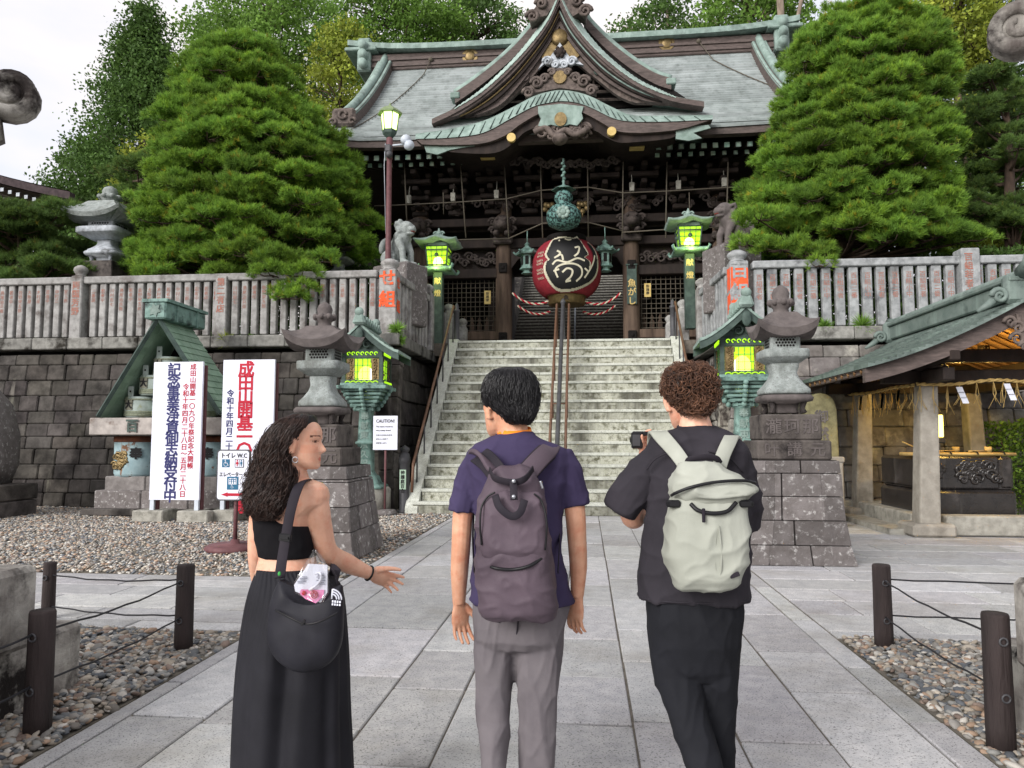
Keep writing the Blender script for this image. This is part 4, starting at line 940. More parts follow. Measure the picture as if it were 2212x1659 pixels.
def stone_lantern(label, X, Y, z, m, mroof, mpl, plinth=None, group=None):
    """z: dict of heights, each part with half widths"""
    t = thing('stone_lantern', label, 'stone lantern', (X, Y, 0), group)
    if plinth:
        zs, hs = plinth; mb = MB(); core = MB()
        for i in range(len(zs)-1):
            z0, z1, h0, h1 = zs[i], zs[i+1], hs[i], hs[i+1]
            cuts = sorted([-1, 1]+random.choice(([-.35, .55], [-.6, .2], [-.1, .7], [-.7, .1])))
            for s in range(4):
                for a, b in zip(cuts, cuts[1:]):
                    def pt(u, h, zz, inn): 
                        q = (u*h, -h+inn); q = [(q[0], q[1]), (-q[1], q[0]), (-q[0], -q[1]), (q[1], -q[0])][s]; return (X+q[0], Y+q[1], zz)
                    g = .008; ga = g/h0; j = random.uniform(-.012, .012); tt = random.uniform(.75, 1.25); mb.use(tint=(tt, tt, tt))
                    A, B = a+(ga if a > -1 else .0), b-(ga if b < 1 else .0)
                    mb.hexa([pt(A, h0, z0+g/2, j), pt(B, h0, z0+g/2, j), pt(B, h0, z0+g/2, .25), pt(A, h0, z0+g/2, .25)], [pt(A, h1, z1-g/2, j), pt(B, h1, z1-g/2, j), pt(B, h1, z1-g/2, .25), pt(A, h1, z1-g/2, .25)])
        for i in range(len(zs)-1): core.box((X, Y, (zs[i]+zs[i+1])/2), (hs[i+1]*1.9, hs[i+1]*1.9, zs[i+1]-zs[i]+.002))
        p = mb.build('plinth', mpl, t, fix=True, bevel=.008); core.build('core', 'black', p)
    for key, nm, mm in (('block2', 'inscribed_block', 'plinthtop'), ('block1', 'inscribed_block', 'plinthtop')):
        if key in z:
            z0, z1, h, txt, sz = z[key]; b = MB().box((X, Y, (z0+z1)/2), (2*h, 2*h, z1-z0), ch=.02).build(nm, mm if mroof != 'palelantern' else m, t)
            if txt:
                n = len(txt)
                for k, chh in enumerate(txt):
                    letter(chh, sz*.9, 'lantroof', face_mtx((X-h*.92+2*h*.92*(k+.5)/n, Y-h-.004, (z0+z1)/2+sz*.5)), b, bold=.014, depth=.004)
    z0, z1, h = z['lotus']; mb = MB(); d = z1-z0
    mb.lathe([(h*.5, 0), (h*.45, d*.15), (h*.5, d*.5), (h*.95, d*.62), (h, d*.8), (h*.92, d*.95), (h*.55, d)], (X, Y, z0), 32, square=5)
    for s in range(4):
        for k in (-1, 1):
            a = s*PI/2+PI/4; mb.tube([(X+h*.86*math.cos(a), Y+h*.86*math.sin(a), z0+d*.62), (X+h*.78*math.cos(a), Y+h*.78*math.sin(a), z0+d*.25), (X+h*.85*math.cos(a), Y+h*.85*math.sin(a), z0)], [h*.13, h*.09, h*.13], 7)
    mb.build('lotus_base', m if m != 'lantstone' else 'lantroof', t)
    z0, z1, hb, ht = z['shaft']; d = z1-z0
    MB().lathe([(hb*.96, 0), (hb, d*.05), (hb*.98, d*.16), (hb*.8, d*.3), (hb*.6, d*.5), (hb*.52, d*.68), (ht, d*.88), (ht*1.02, d)], (X, Y, z0), 40, square=6, rot=0).build('shaft', m, t)
    z0, z1, h = z['plat']; d = z1-z0; MB().lathe([(h*.6, 0), (h*.97, d*.42), (h, d*.46), (h, d*.92), (h*.96, d)], (X, Y, z0), 40, square=9).build('platform', m, t)
    z0, z1, h = z['fire']; fb = MB().box((X, Y, (z0+z1)/2), (2*h, 2*h, z1-z0), ch=.02).build('fire_box', m, t)
    if h > .15:
        mb = MB(); r = h*.085
        for s in range(4):
            for i in range(4):
                for k in range(7 if i % 2 else 6):
                    u = -h*.62+(k+(0 if i % 2 else .5))*h*.205; zz = (z0+z1)/2+(i-1.5)*h*.2
                    q = [(u, -h-.004), (h+.004, u), (-u, h+.004), (-h-.004, -u)][s]; nn = [(0, -1), (1, 0), (0, 1), (-1, 0)][s]
                    mb.add([(X+q[0]+(r*math.cos(a*PI/3) if s % 2 == 0 else 0), Y+q[1]+(r*math.cos(a*PI/3) if s % 2 else 0), zz+r*math.sin(a*PI/3)) for a in range(6)], [tuple(range(6)) if s in (0, 1) else tuple(range(5, -1, -1))])
        mb.build('lattice_holes', 'black', fb)
    else:
        mb = MB()
        for k in range(3): mb.ball((X+(-.03, .03, 0)[k], Y-h-.003, (z0+z1)/2+(-.02, -.02, .03)[k]), (.016, .005, .016), 7, 5)
        mb.build('lattice_holes', 'black', fb)
    z0, z1, h, rs = z['roof']; mb = MB(); sqroof(mb, (X, Y), h, z0+.08, z1, rs, h*.42); mb.build('roof', mroof, t)
    z0, z1, h = z['fin']; d = z1-z0
    mb = MB(); mb.lathe([(h*.7, 0), (h*.62, d*.1), (h*.6, d*.22), (h*.95, d*.36), (h, d*.44), (h*.72, d*.5), (h*.62, d*.56), (h*.7, d*.72), (h*.55, d*.88), (h*.15, d)], (X, Y, z0), 20)
    for k in range(8): a = k*PI/4; mb.ball((X+h*.85*math.cos(a), Y+h*.85*math.sin(a), z0+d*.42), (h*.28, h*.28, d*.12), 7, 5)
    mb.build('finial', mroof, t)
    return t
XR, YL = 3.04, 9.46
zr = lambda y, Y=YL: at(1687, y, Y).z
wr = lambda a, b: (at(b, 900, YL).x-at(a, 900, YL).x)/2
stone_lantern('stone lantern on a tall masonry plinth beside the man with the pale backpack', XR, YL,
    dict(block2=(zr(994, 9.05), zr(951, 9.1), .43, '叶講元', .2), block1=(zr(951, 9.1), zr(895, 9.15), .35, '瀧珂那', .22), lotus=(zr(893), zr(853), wr(1625, 1738)), shaft=(zr(853), zr(786), .285, .17),
         plat=(zr(788), zr(758), wr(1629, 1728)), fire=(zr(760), zr(722), wr(1642, 1706)), roof=(zr(730), zr(678), wr(1622, 1752), .12), fin=(zr(682), zr(617), wr(1645, 1700))), 'lantstone', 'lantroof', 'plinth',
    ([0, zr(1178, 8.9), zr(1124, 8.95), zr(1072, 9.0), zr(1022, 9.02), zr(994, 9.05)], [.62, .565, .53, .51, .5, .49]))
XL_, YL2 = -2.86, 9.3
zl = lambda y, Y=YL2: at(690, y, Y).z
wl = lambda a, b: (cl(b, 400, YL2).x-cl(a, 400, YL2).x)/2*.93
cz = lambda y, Y=YL2: cl(470, y, Y).z
stone_lantern('stone lantern on a tall masonry plinth directly behind the woman', XL_, YL2,
    dict(block2=(cz(1262, 8.9), cz(1122, 8.9), .40, '叶講元', .22), block1=(cz(1122, 8.95), cz(950, 8.95), .32, '灘珂那', .24), lotus=(cz(950), cz(822), wl(290, 670)), shaft=(cz(822), cz(592), wl(325, 640), wl(405, 580)),
         plat=(cz(596), cz(492), wl(310, 645)), fire=(cz(496), cz(375), wl(370, 588)), roof=(cz(395), cz(235), wl(228, 718), .14), fin=(cz(240), cz(48), wl(390, 560))), 'lantstone', 'lantroof', 'plinth',
    ([0, .33, .63, .93, cz(1360, 8.8), cz(1262, 8.8)], [.66, .6, .56, .53, .51, .5]))
def c1_(x, y, Y): return at(x*.3906, y*.3906, Y)
YU = 17.3; p = c1_(600, 1300, YU); zu = lambda y: c1_(600, y, YU).z; wu = lambda a, b: (c1_(b, 1300, YU).x-c1_(a, 1300, YU).x)/2
stone_lantern('pale stone lantern standing behind the left stone fence', p.x, YU, dict(block2=(TER, zu(1570), wu(500, 740), None, 0), block1=(zu(1570), zu(1460), wu(535, 700), None, 0), lotus=(zu(1462), zu(1400), wu(510, 690)), shaft=(zu(1405), zu(1332), wu(525, 675), wu(560, 640)),
    plat=(zu(1335), zu(1280), wu(485, 712)), fire=(zu(1283), zu(1212), wu(532, 668)), roof=(zu(1240), zu(1132), wu(430, 762), .2), fin=(zu(1140), zu(1032), wu(545, 655))), 'palelantern', 'lantstone', 'plinth')
p = at(733, 560, 18.5); zz = lambda y: at(733, y, 18.5).z
stone_lantern('grey stone lantern half hidden under the right side of the big left pine', p.x, 18.5, dict(block2=(TER, TER+.35, .5, None, 0), block1=(TER+.35, zz(600), .34, None, 0), lotus=(zz(600), zz(590), .3), shaft=(zz(590), zz(572), .22, .14), plat=(zz(572), zz(560), .34), fire=(zz(560), zz(540), .2), roof=(zz(545), zz(520), .46, .06), fin=(zz(522), zz(498), .13)), 'lantstone', 'lantroof', 'plinth')

# huge foreground lanterns at both edges of the picture (bases and roof scrolls show)
def big_lantern(label, X, Y, sx, scroll):
    t = thing('stone_lantern', label, 'stone lantern', (X, Y, 0)); M_ = 'rawstone'
    MB().box((X+sx*.07, Y, .17), (2.7, 2.5, .42), ch=.03).build('base_block', M_, t); MB().box((X+sx*.16, Y-.33, .59), (2.8, 2.05, .42), ch=.03).build('upper_block', M_, t)
    MB().box((X, Y-.2, .95), (1.7, 1.5, .3), ch=.04).build('upper_block', M_, t)
    MB().lathe([(.62, 1.1), (.5, 1.3), (.36, 1.7), (.34, 2.1), (.45, 2.4), (.75, 2.55), (.75, 2.7), (.4, 2.72)], (X, Y, 0), 32, square=6).build('shaft', 'lantstone', t)
    MB().box((X, Y, 2.95), (.8, .8, .5), ch=.03).build('fire_box', 'lantstone', t)
    mb = MB(); s = Vector(scroll); rad = abs(s.x-X)-.1; sqroof(mb, (X, Y), rad, 3.3, 4.3, .2, .3); mb.build('roof', 'lantroof', t)
    for qx in (-1, 1):
        for qy in (-1, 1):
            c = Vector((X+qx*(rad+.05), Y+qy*(rad+.05), s.z)) if (qx, qy) != (sx, 1) else s
            mb = MB(); pts = []; rs = []
            dd = Vector((qx, qy*.5, 0)).normalized()
            for k in range(26):
                a = -PI*.75+k/25*2*PI*1.6; q = .135*(1-.86*(k/25)**.95); pts.append(c+dd*(q*math.cos(a))+Vector((0, 0, q*math.sin(a)))); rs.append(.042*(1-.55*k/25))
            pts = [c+Vector((-qx*.62, -qy*.3, -.34)), c+Vector((-qx*.3, -qy*.15, -.3)), c+Vector((-qx*.1, -qy*.05, -.2))]+pts; rs = [.17, .15, .11]+rs
            [mb.tube([v+Vector((-dd.y, dd.x, 0))*o for v in pts], rs, 10) for o in (-.05, 0, .05)]; mb.tube([c-Vector((-dd.y, dd.x, 0))*.055, c+Vector((-dd.y, dd.x, 0))*.055], .135, 20); mb.build('corner_scroll', 'rawstone', t)
    return t
big_lantern('huge foreground stone lantern at the left edge, its roof scroll against the sky', -3.85, 2.95, 1, at(28, 205, 3.95))
big_lantern('huge foreground stone lantern at the right edge, its pinkish roof scroll cut by the frame', 4.15, 3.1, -1, at(2198, 62, 4.1))

# weathered monument at the far left
t = thing('stone_monument', 'rough dark stone monument on a block base at the far left below the wall', 'monument', (-10.9, 12.6, 0))
mb = MB(); masonry(mb, (-11.9, 12.3, 0), (1, 0, 0), (0, 0, 1), 1.75, .62, (.28, .34), (.6, .9), depth=1.2, jit=.01, tv=(1.1, 1.5)); mb.build('base_block', 'darkstone', t)
mb = MB(); c = Vector((-11.1, 12.9, 1.5)); mb.lathe([(.62, -.9), (.7, -.5), (.62, 0), (.5, .6), (.36, 1.0), (.1, 1.2)], c, 18, square=4)
mb.v = [tuple(Vector(v)+Vector((1, .7, .5))*mnoise.noise(Vector(v)*1.3)*.18) for v in mb.v]; mb.build('rock', 'plinth', t)

# ================================================================ lit bronze lanterns
def bronze_lantern(label, X, Y, rz, z0):
    t = thing('bronze_lantern', label, 'bronze lantern', (X, Y, 0), 'lit bronze lanterns on carved posts below the wall', rz)
    L = Matrix.Translation((X, Y, 0)) @ Matrix.Rotation(rz, 4, 'Z')
    def B(mb, name, m, par=t, **k):
        mb.v = [tuple(L @ Vector(v)) for v in mb.v]; return mb.build(name, m, par, **k)
    zc = lambda y: cl(850, y, Y).z
    mb = MB(); mb.lathe([(.5, 0), (.5, zc(1430)), (.46, zc(1412)), (.1, zc(1412))], (0, 0, 0), 28); B(mb, 'drum_base', 'concrete')
    mb = MB(); mb.lathe([(.42, zc(1420)), (.4, zc(1400)), (.3, zc(1385)), (.25, zc(1335)), (.2, zc(1325)), (.155, zc(1290)), (.15, zc(1100)), (.19, zc(1095)), (.19, zc(1080)), (.15, zc(1070)), (.13, zc(860)), (.17, zc(850))], (0, 0, 0), 24, square=7); post = B(mb, 'post', 'bronze')
    mb = MB(); n = 6
    for k in range(n):
        a = zc(850)+(zc(690)-zc(850))*k/n; b = zc(850)+(zc(690)-zc(850))*(k+1)/n; w = .17+.28*(k/n)**.8; mb.box((0, 0, (a+b)/2), (2*w, 2*w, (b-a)*.8), ch=.015)
        for q in (-1, 1):
            for s in (0, 1):
                v = (q*(w+.06), 0, (a+b)/2) if s else (0, q*(w+.06), (a+b)/2); mb.ball(v, (.05, .05, .05), 8, 5); mb.box((q*w*.8, q*w*.8*(1 if s else -1), (a+b)/2), (.08, .08, b-a))
    mb.box((0, 0, zc(685)), (.98, .98, .07), ch=.01); mb.box((0, 0, zc(672)), (.86, .86, .1), ch=.01); B(mb, 'bracket', 'bronze')
    za, zb = zc(655), zc(468); w = .37; mb = MB()
    mb.box((0, 0, za+.015), (.84, .84, .1), ch=.01); mb.box((0, 0, zb+.06), (.8, .8, .16), ch=.01)
    for qx in (-1, 1):
        for qy in (-1, 1): mb.box((qx*w, qy*w, (za+zb)/2), (.07, .07, zb-za))
    body = B(mb, 'body', 'copperdark')
    for s in range(4):
        Rm = Matrix.Rotation(s*PI/2, 4, 'Z'); mb = MB(); mb.box((0, -w+.005, (za+zb)/2+.02), (.30, .012, zb-za-.1)); mb.v = [tuple(Rm @ Vector(v)) for v in mb.v]; gl = B(mb, 'glass', 'greenglow', body)
        mb = MB()
        for k in (-1, 0, 1): mb.box((k*.1, -w-.012, (za+zb)/2+.02), (.009, .012, zb-za-.1))
        for k in range(4): mb.box((0, -w-.014, za+.09+k*(zb-za-.12)/3), (.3, .01, .009))
        mb.v = [tuple(Rm @ Vector(v)) for v in mb.v]; B(mb, 'bars', 'copperdark', gl)
        mb = MB()
        for q in (-1, 1):
            mb.box((q*.245, -w+.01, (za+zb)/2+.02), (.15, .015, zb-za-.1))
            for k in range(7): scrollmb(mb, Vector((q*.245+random.uniform(-.035, .035), 0, za+.1+k*(zb-za-.16)/6.)), .035, random.choice((-1, 1)), -w-.012, 1.1, .013)
        mb.v = [tuple(Rm @ Vector(v)) for v in mb.v]; B(mb, 'gold_panel', 'gold', body)
        mb = MB()
        for k in range(6): mb.tube([(-.28+.11*k+.05*math.cos(a), -w-.055, za+.005+.03*math.sin(a)) for a in [q*PI/4 for q in range(5)]], .011, 5)
        for k in range(7): mb.tube([(-.27+.09*k+.03*math.cos(a), -w-.04, zb+.07+.03*math.sin(a)) for a in [q*PI/4 for q in range(7)]], .009, 5)
        mb.v = [tuple(Rm @ Vector(v)) for v in mb.v]; B(mb, 'openwork_trim', 'greenglow', body)
    mb = MB(); mb.ball((0, -.12, za+.17), (.15, .13, .19)); B(mb, 'bulb', 'hotglow', body)
    # gabled roof, ridge running front to back
    ze, zp = zc(440), zc(240); hwid = .76; dep = .66; prof_ = [(hwid*(1-k/8), ze+(zp-ze)*(k/8)**1.35) for k in range(9)]
    mb = MB()
    for q in (-1, 1):
        for k in range(8):
            (x0, h0), (x1, h1) = prof_[k], prof_[k+1]; mb.use(tint=random.uniform(.9, 1.1))
            for j in range(6):
                y0, y1 = -dep+2*dep*j/6, -dep+2*dep*(j+1)/6-.012; mb.hexa([(q*x0, y0, h0-.03), (q*x0, y1, h0-.03), (q*x1, y1, h1-.03), (q*x1, y0, h1-.03)], [(q*x0, y0, h0+.03), (q*x0, y1, h0+.03), (q*x1, y1, h1+.012), (q*x1, y0, h1+.012)])
    B(mb, 'roof', 'copper', fix=True)
    mb = MB(); mb.box((0, 0, zp+.06), (.14, 1.4, .13), ch=.02)
    for k in range(7): mb.box((0, -.6+k*.2, zp+.08), (.22, .05, .16), ch=.015)
    for q in (-1, 1): mb.box((0, q*.7, zp+.09), (.26, .1, .24), ch=.05, taper=.6); mb.ball((0, q*.7, zp+.22), (.09, .06, .09))
    B(mb, 'ridge', 'copper')
    mb = MB()
    for q in (-1, 1):
        up = [(-x, q*(dep-.02), h-.03) for x, h in prof_]+[(x, q*(dep-.02), h-.03) for x, h in reversed(prof_[:-1])]; mb.band(up, [(a, b, c-.13) for a, b, c in up], (0, -q*.06, 0))
        mb.prism([(-.55, q*.38, zb+.12), (.55, q*.38, zb+.12), (0, q*.38, zp-.1)], (0, -q*.04, 0)); scrollmb(mb, Vector((-.1, 0, zb+.25)), .1, -1, q*.43, 1.4, .025); scrollmb(mb, Vector((.1, 0, zb+.25)), .1, 1, q*.43, 1.4, .025)
        mb.ball((0, q*(dep+.03), zp-.22), (.08, .03, .13))
    B(mb, 'gable_board', 'copperdark', fix=True)
    for q in (-1,): letter('奉献東京久保正雄', .17, 'copper', L @ face_mtx((0, -.158, zc(860))), post, bold=.02, pitch=1.1)
    l = bpy.data.lights.new('lamp', 'POINT'); l.energy = 9; l.color = (.75, 1, .25); l.shadow_soft_size = .15; o = bpy.data.objects.new('lamp_light', l); COL.objects.link(o); o.location = (X, Y, za-.25); o.parent = t; o.matrix_parent_inverse = parent_matrix(t).inverted()
    return t
bl = bronze_lantern('lit green bronze lantern on a carved post behind the caution sign', -3.8, 14.3, R(3), 0)
br = dup(bl, (7.1, -1.15, 0), R(-6), 'lit green bronze lantern partly hidden behind the stone lantern right of the stairs')
def upper_lantern(label, X, Y):
    t = thing('bronze_lantern', label, 'bronze lantern', (X, Y, TER), 'lit bronze lanterns on posts at the stair head'); v = lambda y: c4(440, y, Y).z; T = lambda x, y, z: (X+x, Y+y, z)
    p = MB().box(T(0, 0, (TER+v(625))/2), (.26, .26, v(625)-TER), ch=.015).build('post', 'copperdark', t); letter('献燈', .2, 'goldpale', face_mtx(T(0, -.134, v(655))), p, bold=.02, pitch=1.7)
    mb = MB(); mb.box(T(0, 0, v(612)), (.85, .85, .08), ch=.02)
    for s in range(4):
        a = s*PI/2+PI/4; mb.tube([T(.5*math.cos(a), .5*math.sin(a), v(612)), T(.62*math.cos(a), .62*math.sin(a), v(615)), T(.68*math.cos(a), .68*math.sin(a), v(600)), T(.64*math.cos(a), .64*math.sin(a), v(592))], [.05, .045, .04, .02], 6)
    mb.build('tray', 'bronze', t)
    za, zb = v(598), v(490); b = .25; tp_ = .31; mb = MB()
    for qx in (-1, 1):
        for qy in (-1, 1): mb.tube([T(qx*b, qy*b, za), T(qx*tp_, qy*tp_, zb)], .022, 6)
    for zz_, w in ((za, b), (za+.04, b+.01), (zb, tp_), (zb-.1, tp_-.015)):
        for s in range(4): mb.tube([T(*[(-w, -w), (w, -w), (w, w), (-w, w)][s], zz_), T(*[(w, -w), (w, w), (-w, w), (-w, -w)][s], zz_)], .018, 5)
    fr_ = mb.build('frame', 'copperdark', t)
    for s in range(4):
        c = [(-1, -1), (1, -1), (1, 1), (-1, 1)]; A, B_ = c[s], c[(s+1) % 4]; w0, w1 = b-.01, tp_-.01
        gl = MB().add([T(A[0]*w0, A[1]*w0, za), T(B_[0]*w0, B_[1]*w0, za), T(B_[0]*w1, B_[1]*w1, zb), T(A[0]*w1, A[1]*w1, zb)], [(0, 1, 2, 3)]).build('glass', 'greenglow', fr_)
        mb = MB()
        for k in (1, 2, 3):
            f = k/4; mb.tube([T((A[0]+(B_[0]-A[0])*f)*(w0+.015), (A[1]+(B_[1]-A[1])*f)*(w0+.015), za), T((A[0]+(B_[0]-A[0])*f)*(w1+.015), (A[1]+(B_[1]-A[1])*f)*(w1+.015), zb)], .007, 4)
            w = w0+(w1-w0)*f+.015; zz_ = za+(zb-za)*f; mb.tube([T(A[0]*w, A[1]*w, zz_), T(B_[0]*w, B_[1]*w, zz_)], .007, 4)
        n_ = Vector(((A[0]+B_[0])/2, (A[1]+B_[1])/2, 0))*(.31); mb.ball(T(n_.x, n_.y, za+(zb-za)*.55), (.06, .06, .06), 8, 6); mb.build('bars', 'copperdark', gl)
    MB().ball(T(0, -.08, za+.14), (.14, .12, .16)).build('bulb', 'hotglow', fr_)
    e, ap = v(468), v(412); rows = []
    for j in range(7):
        f = j/6; h = .56*(1-f**.75)+.04; row = []
        for s in range(4):
            for k in range(8):
                u = -1+k/4; q = [(u, -1), (1, u), (-u, 1), (-1, -u)][s]; bulge = .12*math.exp(-(u/.35)**2)*(1-f)**.5*(1 if s % 2 == 0 else .4); row.append(T(q[0]*h, q[1]*h, e+(ap-e)*f**1.2+bulge+.05*abs(u)**3*(1-f)))
        rows.append(row)
    rf = MB().loft([[(X+(p[0]-X)*.9, Y+(p[1]-Y)*.9, p[2]-.05) for p in rows[0]]]+rows).build('roof', 'copper', t)
    mb = MB(); mb.lathe([(.06, 0), (.09, .05), (.05, .1), (.01, .2)], T(0, 0, ap-.02), 10)
    for q in (-1, 1): scrollmb(mb, Vector(T(q*.08, 0, ap+.02)), .07, q, Y, 1.2, .025)
    mb.box(T(0, 0, zb+.06), (.56, .56, .12), ch=.02); mb.build('finial', 'copper', rf)
    l = bpy.data.lights.new('lamp', 'POINT'); l.energy = 14; l.color = (.8, 1, .3); l.shadow_soft_size = .2; o = bpy.data.objects.new('lamp_light', l); COL.objects.link(o); o.location = T(0, -.5, za-.15); o.parent = t; o.matrix_parent_inverse = parent_matrix(t).inverted()
    return t
p1 = c4(435, 540, 19.6); ul = upper_lantern('lit green lantern on a dark post at the left stair head', p1.x, 19.6)
p2 = c4(1818, 500, 19.6); dup(ul, (p2.x-p1.x, 0, .35), 0, 'lit green lantern at the right stair head beside the red-mouthed lion')

# ================================================================ street lamp
p = at(838, 575, 17.0); X = p.x; t = thing('street_lamp', 'lamp post with a lit yellow-green hexagonal lantern between the big left pine and the gate', 'street lamp', (X, 17, TER))
zz = lambda y: at(836, y, 17.).z
pl = MB().lathe([(.1, TER), (.1, TER+.5), (.07, TER+.55), (.065, zz(345)), (.075, zz(343)), (.08, zz(300)), (.05, zz(296))], (X, 17, 0), 14).build('pole', 'maroon', t)
hd = MB().lathe([(.08, zz(298)), (.17, zz(290)), (.19, zz(283)), (.1, zz(283))], (X, 17, 0), 6, smooth=False).build('lamp_head', 'copperdark', t)
MB().lathe([(.16, zz(284)), (.22, zz(246)), (.1, zz(245))], (X, 17, 0), 6, smooth=False).build('glass', lampmat('street_lamp_glow', (.75, 1, .35, 1), 1.5), hd)
mb = MB(); mb.lathe([(.31, zz(248)), (.31, zz(245)), (.2, zz(237)), (.08, zz(231)), (.03, zz(229)), (.03, zz(226)), (.005, zz(222))], (X, 17, 0), 6, smooth=False)
for k in range(6):
    a = k*PI/3; mb.tube([(X+.175*math.cos(a), 17+.175*math.sin(a), zz(284)), (X+.23*math.cos(a), 17+.23*math.sin(a), zz(247))], .014, 5)
mb.build('cap', mat('painted_lamp_cap', srgb('#7f9068'), srgb('#6c7c58'), 6, .6), hd)
mb = MB(); a = Vector((X, 17, zz(315))); mb.tube([a, a+Vector((.42, 0, .02))], .025, 6)
for q, dz in ((.42, .08), (.5, -.06)): mb.ball(a+Vector((q, -.1, dz)), (.12, .14, .11)); mb.tube([a+Vector((q, -.1, dz)), a+Vector((q+.06, -.26, dz-.05))], [.1, .12], 10)
mb.tube([a+Vector((-.1, -.02, .05)), a+Vector((-.12, -.02, -.5)), a+Vector((-.06, -.02, -2.2))], .008, 4); mb.build('floodlights', 'whitepaint', t)
mb = MB(); a = Vector((X, 16.9, zz(325))); mb.box(a, (.16, .14, .2), ch=.03); mb.ball(a+Vector((.03, -.03, -.16)), (.09, .09, .09)); mb.build('security_camera', 'ironpost', t)

# ================================================================ guardian lions
def remesh(o, vox, smooth=4):
    m = o.modifiers.new('r', 'REMESH'); m.mode = 'VOXEL'; m.voxel_size = vox; m.use_smooth_shade = True
    s = o.modifiers.new('s', 'SMOOTH'); s.iterations = smooth; s.factor = .5
    dg = bpy.context.evaluated_depsgraph_get(); me = bpy.data.meshes.new_from_object(o.evaluated_get(dg)); old = o.data; o.modifiers.clear(); o.data = me; bpy.data.meshes.remove(old); return o
def lion(label, p, rz, mats):
    t = thing('lion_statue', label, 'lion statue', p, None, rz); L = Matrix.Translation(p) @ Matrix.Rotation(rz, 4, 'Z')
    def S(mb, name, m, par=t, vox=0):
        mb.v = [tuple(L @ Vector(v)) for v in mb.v]; o = mb.build(name, m, par); return remesh(o, vox, 3) if vox else o
    S(MB().box((0, 0, -.75), (.8, 1.1, 1.5), ch=.03), 'pedestal', 'plinth')
    mb = MB()                                                   # faces -Y in its own frame
    mb.loft([[(c[0]+r[0]*math.cos(a), c[1]+r[1]*math.sin(a), c[2]+.25*r[1]*math.sin(a)) for a in [k*PI/8 for k in range(16)]] for c, r in (((0, .28, .02), (.24, .22)), ((0, .26, .16), (.26, .26)), ((0, .16, .36), (.23, .24)), ((0, .02, .58), (.22, .22)), ((0, -.08, .74), (.2, .2)), ((0, -.1, .84), (.17, .17)))])
    for q in (-1, 1):
        mb.tube([(q*.14, -.06, .62), (q*.15, -.2, .35), (q*.14, -.22, .06)], [.12, .085, .075], 10); mb.ball((q*.14, -.28, .05), (.085, .13, .06))
        mb.ball((q*.22, .2, .2), (.13, .24, .2)); mb.ball((q*.24, -.0, .06), (.08, .16, .065)); mb.tube([(q*.17, -.14, .98), (q*.24, -.06, 1.02), (q*.25, -.03, .92)], [.05, .05, .02], 7)
    mb.ball((0, -.17, .92), (.2, .22, .19)); mb.ball((0, -.34, .87), (.135, .13, .085)); mb.ball((0, -.3, .77), (.11, .12, .045)); mb.ball((0, -.43, .91), (.055, .04, .04))
    for q in (-1, 1): mb.ball((q*.085, -.33, .97), (.06, .05, .04))
    rr = random.Random(3)
    for k in range(46):
        a = rr.uniform(.3, 2*PI-.3)-PI/2; z = rr.uniform(.6, 1.08); r = .2-.1*max(0, z-.95); mb.ball((r*math.cos(a), -.1+r*math.sin(a)*(1 if math.sin(a) > 0 else .35), z), (.06, .06, .06), 7, 5)
    for k in range(7): a = (k-3)*.22; mb.ball((.16*math.sin(a*2), .5, .35+.3*math.cos(a)*(1-abs(k-3)*.12)), (.06, .07, .16), 7, 5)
    mb.tube([(0, .42, .1), (0, .5, .3), (0, .5, .55)], [.07, .09, .05], 8)
    b = S(mb, 'body', mats, vox=.018)
    S(MB().ball((0, -.375, .815), (.085, .075, .02)), 'mouth', mat('red_painted_mouth', srgb('#7d3a33'), None), b)
    return t
lion('seated stone lion statue behind the corner post of the left fence, facing the stairs', Vector((c4(228, 590, 17.2).x-.05, 17.3, c4(228, 585, 17.2).z)), R(62), 'lantstone')
lion('seated stone lion statue with a red mouth behind the corner post of the right fence', Vector((c4(2010, 520, 17.2).x+.2, 17.3, c4(2010, 492, 17.2).z)), R(-62), 'lantroof')

# ================================================================ barrel shrine
YB = 13.3; zb_ = lambda y, Y=YB: c5(700, y, Y).z
t = thing('barrel_shrine', 'copper A-frame roof over a stone plinth for offering barrels, behind the white banners', 'shrine', (-7.3, 14, 0))
for (x0, x1, y0, y1, dy, m) in ((400, 1240, 1403, 1360, 0, 'darkstone'), (455, 1180, 1360, 1265, .12, 'plinth'), (498, 1130, 1265, 1193, .24, 'lightwall')):
    a, b = c5(x0, y0, YB+dy), c5(x1, y1, YB+dy); z0, z1 = max(0, a.z) if dy == 0 else a.z, b.z; mb = MB(); n = 3
    z0 = 0 if dy == 0 else z0
    for k in range(n): mb.use(tint=random.uniform(.9, 1.4)); w = (b.x-a.x)/n; mb.box((a.x+w*(k+.5), YB+dy+.65, (z0+z1)/2), (w-.01, 1.3-dy*1.2, z1-z0), ch=.02)
    mb.build('plinth_step', m, t)
a, b = c5(445, 980, YB+.05), c5(1130, 892, YB+.05); sl_ = MB().box(((a.x+b.x)/2, YB+.55, (a.z+b.z)/2), (b.x-a.x, 1.0, b.z-a.z), ch=.015).build('lintel_slab', mat('whitewashed_slab', srgb('#b3aca6'), srgb('#8d8783'), 5, .9, c3=srgb('#6a5a50'), s3=3), t)
MB().box((0, 0, 0), (.001, .001, .001)); letter('百', .26, 'copperdark', face_mtx(c5(667, 900, YB+.045)), sl_, bold=.05, depth=.02)
ap, lf_, rt_ = c5(800, 392, YB+.05), c5(497, 888, YB+.05), c5(1108, 876, YB+.05)
